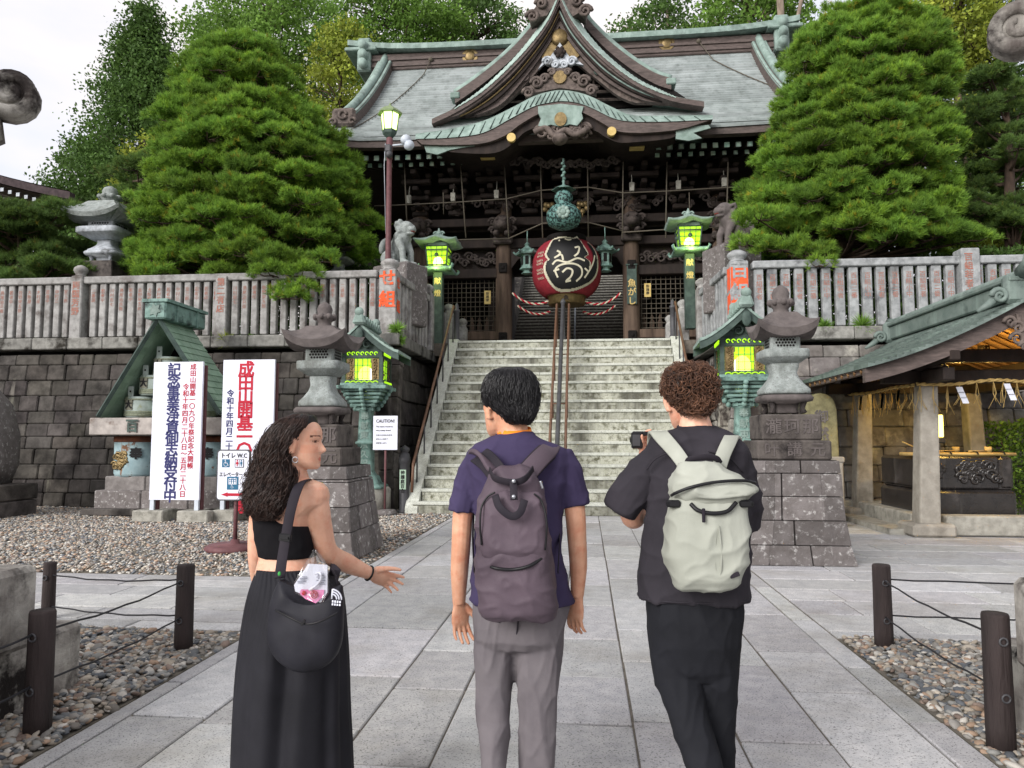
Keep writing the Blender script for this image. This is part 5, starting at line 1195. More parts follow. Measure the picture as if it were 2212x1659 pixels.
for f, nm in ((lf_, 0), (rt_, 1)):
    mb = MB(); n = 14; dpt = 1.15
    for k in range(n):
        p0, p1 = ap.lerp(f, k/n), ap.lerp(f, (k+1)/n)
        nrm = Vector((f.z-ap.z, 0, -(f.x-ap.x))).normalized(); nrm = nrm if nrm.z > 0 else -nrm
        for j in range(3):
            off = (k % 2)*.18; y0 = YB+.05+max(0, dpt*(j/3)-off*(j > 0)); y1 = YB+.05+min(dpt, dpt*(j+1)/3-(off if j < 2 else 0)-.008); mb.use(tint=random.uniform(.85, 1.15))
            q = [Vector((p0.x, y0, p0.z)), Vector((p0.x, y1, p0.z)), Vector((p1.x, y1, p1.z)), Vector((p1.x, y0, p1.z))]; mb.hexa([v-nrm*.03 for v in q], [q[0]+nrm*.005, q[1]+nrm*.005, q[2]+nrm*.02, q[3]+nrm*.02])
    mb.build('roof_panel', M.setdefault('greencopper', mat('green_copper_sheet', srgb('#8fa895'), srgb('#78937f'), 3, .65, .15, 20, tint=True, streak=(srgb('#5a7163'), 2, (.55, .75)))), t, fix=True)
    mb = MB(); nrm = Vector((0, 0, 1)); mb.tube([ap+Vector((0, -.03, 0)), f+Vector((0, -.03, 0))], .05, 4, smooth=False); mb.build('verge_strip', 'copperdark', t)
MB().prism([ap+Vector((0, .95, -.1)), lf_+Vector((.1, .95, 0)), rt_+Vector((-.1, .95, 0))], (0, .04, 0)).build('back_panel', 'black', t, fix=True)
rd = MB().box((ap.x+.0, YB+.65, ap.z+.13), (.44, 1.5, .34), ch=.03).box((ap.x, YB+.65, ap.z+.32), (.52, 1.54, .06)).box((ap.x, YB+.3, ap.z+.13), (.47, .05, .36)).box((ap.x, YB+1.05, ap.z+.13), (.47, .05, .36)).build('ridge', 'bronze', t)
MB().prism([(ap.x+r*math.cos(k*PI/6+.26), YB-.115, ap.z+.13+r*math.sin(k*PI/6+.26)) for k in range(12) for r in ((.14 if k % 2 else .08),)], (0, .02, 0)).build('star_crest', 'copper', rd, fix=True)
M['barrel'] = mat('pale_painted_barrel', srgb('#aab6b0'), srgb('#8f9c95'), 6, .7, .2, 30, c3=srgb('#8d8f62'), s3=3, t3=(.55, .7), streak=(srgb('#6a5a48'), 3, (.66, .78)))
M['bluebarrel'] = mat('blue_rusty_barrel', srgb('#9db4b8'), srgb('#87a0a6'), 5, .7, .2, 30, c3=srgb('#6a4a34'), s3=4, t3=(.6, .64), streak=(srgb('#7d5a40'), 4, (.64, .7)))
M['rust'] = mat('rust', srgb('#7a4a34'), srgb('#54352a'), 8, .9, .4, 40)
def barrel(label, x, z0, r, h, tabs=True, Y=YB+.62):
    t = thing('barrel', label, 'barrel', (x, Y, z0), 'offering barrels on the copper-roofed shrine')
    b = MB().lathe([(r*.93, 0), (r*1.02, h*.1), (r*1.04, h*.5), (r*1.0, h*.9), (r*.96, h), (r*.5, h)], (x, Y, z0), 28).build('body', 'barrel', t)
    mb = MB()
    for q in (.12, .2, .28, .86): mb.lathe([(r*1.0, -.018), (r*1.06, -.012), (r*1.06, .012), (r*1.0, .018)], (x, Y, z0+h*q), 28)
    mb.build('hoops', mat('rope_hoop', srgb('#8e9480'), srgb('#6f7563'), 30, .9) if 'hoop' not in M else M['hoop'], t)
    for q in (-1, 1):
        a = R(-105 if q < 0 else 50); c = (x+r*.9*math.cos(a), Y+r*.9*math.sin(a), z0+h+.08); tb = MB().box(c, (.11, .04, .24), ch=.008).build('handle_tab', 'barrel', t); MB().ball((c[0], c[1]-.021, c[2]+.02), (.02, .006, .02), 8, 5).build('hole', 'black', tb)
    p = MB().box((x-r*.25, Y-r*.985, z0+h*.6), (.17, .03, .2), rz=-.25).build('label_panel', mat('tan_panel', srgb('#7d7c6e'), None) if 'tanp' not in M else M['tanp'], b); letter('大', .17, 'blackink', face_mtx((x-r*.25-.003, Y-r*.985-.02, z0+h*.6+.09), (1, -.25, 0)), p, bold=.05)
    return t
M['hoop'] = mat('rope_hoop', srgb('#8e9480'), srgb('#6f7563'), 30, .9); M['tanp'] = mat('tan_panel', srgb('#7d7c6e'), None)
lv = [zb_(890), zb_(772), zb_(660)]; xs3 = [c5(x, 800, YB+.6).x for x in (713, 852, 1000)]; xs2 = [c5(x, 700, YB+.6).x for x in (782, 918)]; x1 = c5(850, 570, YB+.6).x
for k, x in enumerate(xs3): barrel('pale barrel in the bottom row under the copper roof, %s of three' % ('left', 'middle', 'right')[k], x, lv[0], .31, .42)
for k, x in enumerate(xs2): barrel('pale barrel in the middle row under the copper roof, %s of two' % ('left', 'right')[k], x, lv[1]-.01, .29, .40)
barrel('pale barrel at the top of the pyramid under the copper roof', x1, lv[2]-.08, .28, .41)
for k, xx in enumerate((690, 1040)):
    z0 = zb_(1193, YB+.3); h = zb_(985, YB+.3)-z0; x = c5(xx, 1100, YB+.75).x; r = .43; Y = YB+.78
    t2 = thing('barrel', 'large blue rusty barrel below the white lintel slab, %s' % ('left with a gold crest', 'right beside the second banner')[k], 'barrel', (x, Y, z0), 'large blue barrels on the stone plinth')
    b = MB().lathe([(r*.94, 0), (r, h*.08), (r*1.02, h*.86), (r*.9, h*.87)], (x, Y, z0), 32).build('body', 'bluebarrel', t2); MB().lathe([(r*1.03, h*.85), (r*1.06, h*.88), (r*1.05, h*.99), (r*.8, h)], (x, Y, z0), 32).build('rim', 'rust', t2)
    letter('奉', .24, 'blackink', face_mtx((x+.2, Y-r*.92, z0+h*.72), (1, .42, 0)), b, bold=.05)
    if k == 0:
        mb = MB(); rr = random.Random(2)
        for j in range(22): scrollmb(mb, Vector((x-.12+rr.uniform(-.12, .12), 0, z0+.3+rr.uniform(-.17, .17))), .06, rr.choice((-1, 1)), Y-r*.99, 1.2, .025)
        mb.build('gold_crest', 'gold', t2)

# ================================================================ banners and signs
def banner(label, TL, BR, Y, footy, cols):
    a, b = c5(*TL, Y), c5(*BR, Y); w, h = b.x-a.x, a.z-b.z; x = (a.x+b.x)/2; t = thing('standing_banner', label, 'banner', (x, Y, 0), 'white standing banners on the gravel')
    bd = MB().box((x, Y, (a.z+b.z)/2), (w, .05, h), ch=.004).build('board', 'white', t)
    for q in (-1, 1):
        MB().box((x+q*(w/2-.05), Y+.005, b.z/2+.08), (.075, .05, b.z-.1)).build('leg', 'whitepaint', t)
        MB().box((x+q*(w/2-.05)+.035, Y+.1, a.z*.48+.1), (.06, .05, a.z*.93)).build('rear_post', 'maroon', t)
        MB().box((x+q*(w/2-.05), Y+.1, .1), (.58, .5, .21), ch=.02).build('foot', 'concrete', t)
    for txt, cx_, y0, sz, pitch, m, bold in cols:
        p = c5(cx_, y0, Y); letter(txt, sz, m, face_mtx((p.x, Y-.027, p.z)), bd, bold=bold, pitch=pitch)
    return t
SZ = 1580/13.15/.4297
banner('white banner with one column of large blue characters and two narrow red columns', (779, 615), (1003, 1308), 12.5, 1435,
       [('記念事業浄資御志納受付中', 882, 618, .255, .805, 'blueink', .03), ('成田山開基一〇九〇年祭記念大開帳', 977, 622, .118, 1.0, 'redink', .02), ('令和十年四月二十八日～五月二十八日', 940, 722, .122, .98, 'redink', .02)])
banner('white banner with one column of large red characters, half hidden by the woman', (1127, 604), (1368, 1308), 12.7, 1435,
       [('成田山開基一〇九〇年祭', 1243, 608, .31, .79, 'redink', .035), ('令和十年四月二十八日', 1163, 752, .14, .98, 'blueink', .03)])
# toilet and lift sign
YT = 9.35; a, b = c5(1098, 1060, YT), c5(1245, 1305, YT); x, z = (a.x+b.x)/2, (a.z+b.z)/2; w, h = b.x-a.x, a.z-b.z
t = thing('direction_sign', 'white toilet and elevator sign with a red arrow on a brown pole beside the woman', 'sign', (x, YT, 0))
def rrect(x, y, z, w, h, r, d, n=5):
    return [(x+sx*(w/2-r)+r*math.cos(a0+k*PI/2/n), y, z+sz*(h/2-r)+r*math.sin(a0+k*PI/2/n)) for sx, sz, a0 in ((1, 1, 0), (-1, 1, PI/2), (-1, -1, PI), (1, -1, 1.5*PI)) for k in range(n+1)]
MB().prism(rrect(x, YT+.004, z, w+.035, h+.035, .045, 0), (0, .03, 0)).build('frame', 'ironpost', t, fix=True)
bd = MB().prism(rrect(x, YT, z, w, h, .035, 0), (0, .02, 0)).build('board', 'white', t, fix=True)
MB().tube([(x+.03, YT+.05, .02), (x+.03, YT+.05, z)], .028, 10).build('pole', 'maroon', t); MB().lathe([(.38, 0), (.38, .05), (.33, .08), (.06, .09), (.05, .14)], (x+.03, YT+.05, 0), 28).build('base', 'maroon', t)
F_ = lambda dx, dz: face_mtx((x+dx*w, YT-.003, z+h/2-dz*h))
letter('トイレ W.C', .082, 'blackink', F_(-.42, .03), bd, False, .02, sx=.86); letter('エレベーター EV', .07, 'blackink', F_(-.45, .43), bd, False, .02, sx=.78)
def icon(dx, dz, sw, sh, m='signblue'): return MB().box((x+dx*w, YT-.002, z+h/2-dz*h), (sw, .006, sh)).build('pictogram', m, bd)
def wheelchair(par, c, s, m='white'):
    mb = MB(); c = Vector(c); mb.ball(c+Vector((-.02, 0, .3))*s, (.07*s, .004, .07*s), 10, 5); mb.tube([c+Vector(q)*s for q in ((-.02, 0, .22), (0, 0, 0), (.2, 0, 0), (.28, 0, -.22), (.36, 0, -.2))], .032*s, 6); mb.tube([c+Vector((0, 0, .1))*s, c+Vector((.18, 0, .1))*s], .026*s, 6)
    mb.tube([c+Vector((.05, 0, -.1))*s+Vector((math.cos(q)*.22*s, 0, math.sin(q)*.22*s)) for q in [PI*.62+k*PI*1.25/14 for k in range(15)]], .026*s, 6); mb.build('wheelchair_mark', m, par)
ic = icon(-.24, .255, .105, .105); wheelchair(ic, (x-.25*w, YT-.006, z+h/2-.255*h), .13)
ic = icon(.2, .255, .12, .11, 'white'); mb = MB()
for q in (-1, 1): mb.box((x+.2*w+q*.058, YT-.006, z+h/2-.255*h), (.006, .004, .11)); mb.box((x+.2*w, YT-.006, z+h/2-.255*h+q*.053), (.12, .004, .006))
mb.box((x+.2*w, YT-.006, z+h/2-.255*h), (.005, .004, .09)); mb.build('frame_line', 'blackink', ic)
for q, m in ((-1, 'redink'), (1, 'signblue')):
    cx_, cz_ = x+.2*w+q*.028, z+h/2-.255*h; mb = MB(); mb.ball((cx_, YT-.006, cz_+.034), (.011, .004, .011), 8, 5); mb.prism([(cx_+i, YT-.009, cz_+k) for i, k in (((-.012, .02), (.012, .02), (.019 if q < 0 else .014, -.012), (.006, -.012), (.006, -.04), (-.006, -.04), (-.006, -.012), (-.019 if q < 0 else -.014, -.012)))], (0, .004, 0)); mb.build('figure_mark', m, ic, fix=True)
ic = icon(0, .665, .155, .17); mb = MB()
for k in (-1, 0, 1): mb.ball((x+k*.033, YT-.006, z+h/2-.615*h), (.012, .004, .012), 8, 5); mb.box((x+k*.033, YT-.006, z+h/2-.66*h), (.02, .004, .03))
for q in (-1, 1): mb.box((x+q*.055, YT-.006, z+h/2-.63*h), (.006, .004, .075)); mb.box((x, YT-.006, z+h/2-.63*h+q*.036), (.11, .004, .006)); mb.prism([(x+q*.03-.016, YT-.009, z+h/2-.572*h-q*.006), (x+q*.03+.016, YT-.009, z+h/2-.572*h-q*.006), (x+q*.03, YT-.009, z+h/2-.572*h+q*.012)], (0, .003, 0))
mb.build('lift_mark', 'white', ic); wheelchair(ic, (x-.01, YT-.006, z+h/2-.73*h), .075)
zz = z+h/2-.9*h; MB().prism([(x+i*w, YT-.006, zz+k*h) for i, k in ((-.37, 0), (-.16, .045), (-.16, .028), (.36, .028), (.36, -.028), (-.16, -.028), (-.16, -.045))], (0, .005, 0)).build('arrow', 'redink', bd, fix=True)
# caution sign
YC = 14.0; a, b = cl(870, 888, YC), cl(1047, 1140, YC); x, z = (a.x+b.x)/2, (a.z+b.z)/2; w, h = b.x-a.x, a.z-b.z
t = thing('caution_sign', 'small white caution notice on a grey stand left of the stairs', 'sign', (x, YC, 0)); bd = MB().box((x, YC, z), (w, .025, h), ch=.004).build('board', 'white', t)
MB().tube([(x, YC+.03, 0), (x, YC+.03, z)], .022, 8).build('pole', 'maroon', t); MB().lathe([(.24, 0), (.24, .05), (.2, .1), (.03, .11)], (x, YC+.03, 0), 24).build('base', 'plinth', t)
G_ = lambda dz: face_mtx((x-.38*w, YC-.015, z+h/2-dz*h))
letter('CAUTION!', .09, 'blackink', G_(.08), bd, False, .02, sx=.86); letter('The stairs would be\nvery steep ahead.', .043, 'blackink', G_(.28), bd, False, .012, pitch=1.7); letter('在前方有很陡的楼梯，\n请您小心脚底下，\n请慢慢儿进行。', .04, 'blackink', G_(.54), bd, False, .0, pitch=1.9, sx=.9)
# plated bollard by the stairs
p = gr(873, 1108); t = thing('plated_bollard', 'grey metal bollard with a pale inscribed plate at the left foot of the stairs', 'bollard', (p.x, p.y, 0)); zz = lambda y: cl(1092, y, p.y).z
b = MB().lathe([(.125, 0), (.125, .04), (.1, .06), (.1, zz(1240)), (.115, zz(1235)), (.115, zz(1195)), (.1, zz(1190)), (.095, zz(1170)), (.06, zz(1160)), (.09, zz(1145)), (.1, zz(1132)), (.06, zz(1118)), (.012, zz(1105))], (p.x, p.y, 0), 18).build('shaft', 'ironpost', t)
pl_ = MB().box((p.x-.01, p.y-.095, (zz(1285)+zz(1430))/2), (.13, .03, zz(1285)-zz(1430)), ch=.004).build('name_plate', mat('pale_green_plate', srgb('#a9c2ad'), None), b); letter('伸護庭百合', .085, 'blackink', face_mtx((p.x-.01, p.y-.112, zz(1290))), pl_, bold=.03)

# ================================================================ wooden posts and cables
def wpost(label, p, h, r=.062):
    t = thing('wooden_post', label, 'post', (p.x, p.y, 0), 'dark wooden posts of the cable fence'); MB().lathe([(r, -.05), (r*1.02, .1), (r*.98, h*.6), (r*.97, h-.012), (r*.9, h)], (p.x, p.y, 0), 20).build('shaft', 'bollardwood', t)
    for z in (h-.12, h-.38):
        mb = MB(); mb.tube([(p.x+.018*math.cos(a), p.y-r-.003, z+.018*math.sin(a)) for a in [k*PI/6 for k in range(13)]], .005, 5); mb.build('eyelet', 'ironpost', t)
    return Vector((p.x, p.y, h))
PA = wpost('dark wooden post standing by the left cross path, near the woman', gr(396, 1397), .57); PB = wpost('dark wooden post at the lower left, closest to the camera on the pebbles', gr(80, 1585), .60)
PC = wpost('thin dark wooden post beside the big stone block at the left edge', gr(103, 1335), .45, .05); PD = wpost('dark wooden post on the right pebble bed at the edge of the paving', gr(1910, 1397), .57); PE = wpost('dark wooden post at the lower right, closest to the camera', gr(2163, 1612), .62)
PF = Vector((4.1, 5.75, .57)); wpost('dark wooden post at the right end of the far cable, cut by the frame', Vector((4.9, 5.7, 0)), .57)
def cable(label, a, b):
    t = MB()
    for dz in (-.1, -.35):
        p, q = a+Vector((0, 0, dz)), b+Vector((0, 0, dz)); t.tube([p.lerp(q, k/10)-Vector((0, 0, .03*4*(k/10)*(1-k/10)+.004*math.sin(k*2.1))) for k in range(11)], .006, 6)
    tag(t.build('cable', 'cable'), label, 'cable', 'cables strung between the wooden posts')
cable('pair of dark cables between the two left wooden posts', PA, PB); cable('pair of dark cables running along the left cross path', PA, PC); cable('pair of dark cables between the two right wooden posts', PD, PE); cable('pair of dark cables running off to the right edge along the paving', PD, Vector((4.9, 5.7, .57)))
cable('pair of dark cables leaving the lower left post towards the camera', PB, Vector((-2.15, 1.6, .6)))

# ================================================================ water pavilion
pav = thing('water_pavilion', 'open pavilion with copper roof and square stone pillars over the purification basin', 'pavilion', (6.6, 13, 0))
PX0, PX1, PY0, PY1 = 5.78, 7.75, 11.85, 14.45; HP = 2.32
M['pavstone'] = mat('pale_pillar_stone', srgb('#a39e94'), srgb('#8a857c'), 6, .9, .3, 40, c3=srgb('#6d675d'), s3=2, t3=(.52, .7))
for k, (x, y) in enumerate(((PX0, PY0), (PX0, PY1), (PX1, PY0), (PX1, PY1))):
    mb = MB(); sx = -1 if x == PX0 else 1
    b0 = [(x+sx*.06+i*.155, y+j*.155, .12) for i, j in ((-1, -1), (1, -1), (1, 1), (-1, 1))]; b1 = [(x-sx*.02+i*.13, y+j*.13, HP) for i, j in ((-1, -1), (1, -1), (1, 1), (-1, 1))]; mb.hexa(b0, b1); p = mb.build('pillar', 'pavstone', pav, bevel=.03)
    MB().box((x+sx*.06, y, .1), (.62, .62, .2), ch=.04).build('base_block', 'pavstone', p)
mb = MB()
mb.box(((PX0+PX1)/2, PY0+.05, .16), (PX1-PX0-.4, .3, .3), ch=.02); mb.box((PX0-.02, (PY0+PY1)/2+.15, .16), (.32, PY1-PY0-.2, .3), ch=.02); mb.box(((PX0+PX1)/2, PY1+.2, .16), (3.5, .26, .3), ch=.02); mb.box((9.1, PY0+.05, .16), (2.2, .3, .3), ch=.02); mb.box((7, 13.2, .04), (3.6, 2.6, .1)); mb.build('kerb', 'concrete', pav)
mb = MB()
for y in (PY0, PY1): mb.box((6.75, y, HP+.1), (3.2, .17, .2), ch=.015); mb.box((6.75, y, HP+.42), (2.3, .15, .2), ch=.015)
for x in (PX0, PX1): mb.box((x, 13.1, HP+.085), (.16, 4.1, .19), ch=.015); mb.box((x, 13.1, HP+.33), (.14, 4.5, .14), ch=.015)
for x in (PX0, PX1):
    for y in (PY0, PY1):
        mb.box((x, y, HP+.24), (.34, .34, .1), ch=.03, taper=1.25); mb.box((x-.0, y-.25, HP+.14), (.13, .6, .13), ch=.03)
        for q in (-1, 1): scrollmb(mb, Vector((x+q*.22, 0, HP+.2)), .12, q, y, 1.2, .04)
mb.build('beams', 'wooddark', pav)
XE0, XRi, XE1 = 4.55, 6.72, 8.9; YV0, YV1 = 10.75, 15.2; ZE_, ZR_ = 2.5, 3.42
def pz(f): return ZE_+(ZR_-ZE_)*(f*.55+.45*f**1.8)
mb = MB(); n = 22
for q, xe in ((-1, XE0), (1, XE1)):
    for k in range(n):
        f0, f1 = k/n, (k+1)/n; x0, x1 = xe+(XRi-xe)*f0, xe+(XRi-xe)*f1; z0, z1 = pz(f0), pz(f1)
        mb.use(tint=random.uniform(.85, 1.1))
        m_ = 14
        for j in range(m_):
            y0, y1 = YV0+(YV1-YV0)*j/m_, YV0+(YV1-YV0)*(j+1)/m_-(.012 if k % 1 == 0 else 0)
            mb.hexa([(x0, y0, z0-.02), (x0, y1, z0-.02), (x1, y1, z1-.02), (x1, y0, z1-.02)], [(x0, y0, z0+.045), (x0, y1, z0+.045), (x1, y1, z1+.008), (x1, y0, z1+.008)])
M['pavroof'] = mat('dark_copper_strips', srgb('#6f7b76'), srgb('#5b6964'), 4, .6, .2, 30, tint=True, c3=srgb('#4d5854'), s3=2, streak=(srgb('#85968e'), 2, (.55, .75))); rf = mb.build('roof', 'pavroof', pav, fix=True)
mb = MB()
for q, xe in ((-1, XE0), (1, XE1)):
    up = [(xe+(XRi-xe)*k/16, YV0+.12, pz(k/16)-.03) for k in range(17)]; mb.band(up, [(a, b, c-.2-.06*i/16) for i, (a, b, c) in enumerate(up)], (0, .1, 0))
    up = [(xe+(XRi-xe)*k/16, YV1-.2, pz(k/16)-.03) for k in range(17)]; mb.band(up, [(a, b, c-.2) for a, b, c in up], (0, .1, 0))
    mb.box((xe+(.06 if q < 0 else -.06), (YV0+YV1)/2, ZE_-.05), (.08, YV1-YV0-.3, .1))
mb.build('bargeboard', 'woodbrown', pav, fix=True)
mb = MB()
for q, xe in ((-1, XE0), (1, XE1)):
    mb.grid([[(xe+(XRi-xe)*k/12, y, pz(k/12)-.045) for k in range(13)] for y in (YV0+.2, YV1-.2)])
    for j in range(16):
        y = YV0+.3+j*.27; mb.tube([(xe+(XRi-xe)*k/8+.0, y, pz(k/8)-.075) for k in range(9)], .03, 4, smooth=False)
mb.build('rafters', mat('honey_timber', srgb('#8a6a45'), srgb('#6c5136'), 6, .7, stretch=(.3, 1, 1)), pav)
mb = MB(); mb.box((XRi, 13., ZR_+.14), (.3, 4.3, .26), ch=.02); mb.box((XRi, 13., ZR_+.3), (.4, 4.4, .07), ch=.015); mb.tube([(XRi, YV0+.1, ZR_+.38), (XRi, YV0-.12, ZR_+.46), (XRi, YV0-.2, ZR_+.56)], [.11, .12, .13], 10); mb.tube([(XRi, YV0+.1, ZR_+.37), (XRi, 15.2, ZR_+.37), (XRi, 15.4, ZR_+.42)], .08, 8)
for y in (YV0+.15, 15.1):
    mb.box((XRi, y, ZR_+.16), (.5, .16, .42), ch=.06)
    for q in (-1, 1):
        scrollmb(mb, Vector((XRi+q*.32, 0, ZR_+.06)), .11, q, y-.06, 1.5, .04); mb.tube([(XRi+q*.25, y, ZR_+.12), (XRi+q*.45, y, ZR_-.06), (XRi+q*.6, y, ZR_-.15)], [.07, .055, .025], 7)
mb.build('ridge', 'pavroof', rf)
mb = MB()
for q in (-1, 1):
    for dx, dz, r in ((.1, -.1, .1), (.2, -.02, .09), (.12, -.26, .1), (.04, -.36, .06)): scrollmb(mb, Vector((XRi+q*dx, 0, ZR_-.3+dz)), r, q, YV0+.08, 1.3, .03)
mb.prism([(XRi-.12, YV0+.08, ZR_-.2), (XRi+.12, YV0+.08, ZR_-.2), (XRi+.06, YV0+.08, ZR_-.62), (XRi-.06, YV0+.08, ZR_-.62)], (0, .05, 0)); mb.build('pendant', 'carved', pav, fix=True)
mb = MB()
for k in range(9): scrollmb(mb, Vector((PX0+.02, 0, HP+.3)), .1, 1, PY0+.5+k*.2, 1.2, .04)
mb.build('gilt_carving', 'gold', pav)
# lamps under the roof
for k, (x, y) in enumerate(((6.35, 12.1), (6.85, 12.2), (5.9, 13.6))):
    t = thing('spot_lamp', ('warm spot lamp under the pavilion roof, left one of the lit pair', 'warm spot lamp under the pavilion roof, right one of the lit pair', 'warm lamp glowing near the back left pillar of the pavilion')[k], 'lamp', (x, y, HP+.42))
    MB().lathe([(.08, 0), (.09, -.1), (.11, -.16), (.09, -.15)], (x, y, HP+.62), 14).build('lamp_shade', 'wooddark', t); MB().ball((x, y-.03, HP+.44), (.075, .075, .05)).build('bulb', 'warmglow', t)
    l = bpy.data.lights.new('lamp', 'POINT'); l.energy = 30; l.color = (1, .62, .14); l.shadow_soft_size = .08; o = bpy.data.objects.new('lamp_light', l); COL.objects.link(o); o.location = (x, y-.1, HP+.36); o.parent = t; o.matrix_parent_inverse = parent_matrix(t).inverted()
# basin
a = c6(0, 0, 12.3); BX, BY = 6.55, 13.05
t = thing('stone_basin', 'dark wet stone water basin with a carved dragon relief under the pavilion', 'basin', (BX, BY, .1))
M['wetstone'] = mat('wet_dark_stone', srgb('#2e2b2a'), srgb('#1f1d1d'), 5, .25, .2, 30, spec=.6, c3=srgb('#4a4646'), s3=1.5, streak=(srgb('#5f5d5a'), 2, (.62, .8)))
MB().box((BX, BY, .38), (1.5, 1.5, .56), ch=.05).build('lower_block', 'wetstone', t)
mb = MB(); w = .72; mb.box((BX, BY, .72), (1.4, 1.4, .12), ch=.02)
for q in (-1, 1): mb.box((BX+q*.62, BY, .93), (.22, 1.46, .52), ch=.05); mb.box((BX, BY+q*.62, .93), (1.02, .22, .52), ch=.03)
tb = mb.build('trough', 'wetstone', t)
MB().box((BX, BY, 1.1), (1.05, 1.05, .02)).build('water', mat('basin_water', (.05, .06, .06, 1), None, rough=.05, spec=.6), tb)
mb = MB(); rr = random.Random(8)
for k in range(30): scrollmb(mb, Vector((BX+.2+rr.uniform(-.3, .3), 0, .93+rr.uniform(-.13, .13))), rr.uniform(.05, .1), rr.choice((-1, 1)), BY-.735, 1.3, .03)
for k in range(14): scrollmb(mb, Vector((BX-.42+rr.uniform(-.1, .1), 0, .93+rr.uniform(-.1, .1))), .06, 1, BY-.735, 1.3, .025)
mb.build('dragon_relief', 'wetstone', tb)
M['bamboo'] = mat('straw_bamboo', srgb('#c2a76c'), srgb('#a38a55'), 8, .6)
t = thing('bamboo_rack', 'row of yellow bamboo rods laid across the stone basin', 'bamboo rack', (BX, BY, 1.2))
mb = MB()
for k in range(5): mb.tube([(BX-.85, BY-.68+k*.07, 1.225), (BX+.8, BY-.66+k*.07, 1.225)], .026, 8)
mb.build('rod', 'bamboo', t); mb = MB()
for k in range(4): mb.tube([(BX-.6+k*.4, BY-.74, 1.225), (BX-.6+k*.4, BY-.7, 1.262), (BX-.6+k*.4, BY-.38, 1.262)], .012, 5)
mb.build('tie', 'black', t)
for k in range(3):
    x = BX-.55+k*.5; t = thing('ladle', 'wooden dipper lying on the bamboo rods of the basin, %s' % ('left', 'middle', 'right')[k], 'ladle', (x, BY, 1.27)); MB().tube([(x-.35, BY-.65, 1.42 if k == 0 else 1.27), (x+.1, BY-.3, 1.27)], .012, 6).build('handle', 'bamboo', t); MB().lathe([(.05, 0), (.055, .09), (.045, .085)], (x+.14, BY-.27, 1.25), 12).build('cup', 'bamboo', t)
p = ct(810, 865, 14.0); t = thing('basin_lamp', 'glowing yellow box lamp on a post behind the basin', 'lamp', (p.x, 14., .1)); MB().box((p.x, 14., .72), (.07, .07, 1.3)).build('post', 'ironpost', t); MB().box((p.x, 14., p.z), (.16, .16, .4), ch=.01).build('lamp_shade', 'yellowglow', t); MB().box((p.x, 14., p.z-.26), (.2, .2, .1), ch=.02).build('holder', 'ironpost', t)
# sacred rope with straw tassels and paper streamers
def srope(label, P, nt, shp):
    t = thing('sacred_rope', label, 'rope', P[0], 'straw ropes round the pavilion'); Q = spl(P, 10); mb = MB()
    for s in range(2): mb.tube([p+Vector((0, .014*math.sin(k*1.3+s*PI), .014*math.cos(k*1.3+s*PI))) for k, p in enumerate(Q)], .018, 6)
    mb.build('rope', 'bamboo', t); rr = random.Random(nt)
    for k in range(nt):
        p = Q[int((k+.5)/nt*(len(Q)-1))]; mb = MB()
        for j in range(4): mb.tube([p, p+Vector((rr.uniform(-.04, .04), rr.uniform(-.03, .03), -.2)), p+Vector((rr.uniform(-.1, .1), rr.uniform(-.04, .04), -rr.uniform(.3, .46)))], .0038, 4)
        mb.build('tassel', 'bamboo', t)
    for f in shp:
        p = Q[int(f*(len(Q)-1))]; d = (Q[-1]-Q[0]).normalized(); mb = MB()
        for j in range(3): c = p+Vector((0, -.03, -.05-.08*j))+d*(.03*j-.02); mb.prism([c-d*.045, c+d*.045, c+d*.075+Vector((0, 0, -.09)), c-d*.015+Vector((0, 0, -.09))], (0, .004, 0))
        mb.build('paper_streamer', 'white', t, fix=True)
srope('straw rope with paper streamers across the front of the pavilion', [(PX0-.2, PY0-.2, HP-.02), (PX0+.3, PY0-.2, HP-.03), (PX0+.9, PY0-.2, HP+.03), (PX0+1.4, PY0-.2, HP+.0), (PX1+.2, PY0-.2, HP-.02)], 11, (.3, .62))
srope('straw rope with paper streamers along the left side of the pavilion', [(PX0-.2, PY0-.1, HP-.03), (PX0-.2, 12.6, HP-.02), (PX0-.2, 13.4, HP-.04), (PX0-.2, PY1+.1, HP-.0)], 10, (.25, .5, .85))
# stele, small post, shrubs
p = ct(130, 900, 13.4); t = thing('stone_stele', 'yellowish round-topped stone stele between the right stone lantern and the pavilion', 'stele', (p.x, 13.4, 0)); zt = ct(130, 668, 13.4).z; w = .27
st_ = MB().prism([(p.x-w*1.15, 13.4, 0), (p.x+w*1.15, 13.4, 0), (p.x+w, 13.4, zt-.3)]+[(p.x+w*.95*math.cos(a), 13.4, zt-.25+.25*math.sin(a)) for a in [PI*k/10 for k in range(11)]]+[(p.x-w, 13.4, zt-.3)], (0, .3, 0)).build('slab', mat('yellow_mossy_stone', srgb('#8f8a68'), srgb('#6f6b50'), 7, .95, .5, 30, c3=srgb('#45432f'), s3=3), t, fix=True, bevel=.03); letter('御然石', .24, 'plinth', face_mtx((p.x, 13.395, zt-.3)), st_, bold=.03, pitch=1.25)
p = ct(228, 1330, 12.9); tag(MB().box((p.x, 12.9, .55), (.16, .16, 1.1), ch=.02).box((p.x-.02, 12.9, 1.12), (.24, .2, .1), ch=.02).build('stone_post', 'pavstone'), 'low pale stone post with flat cap beside the yellowish stele', 'post')

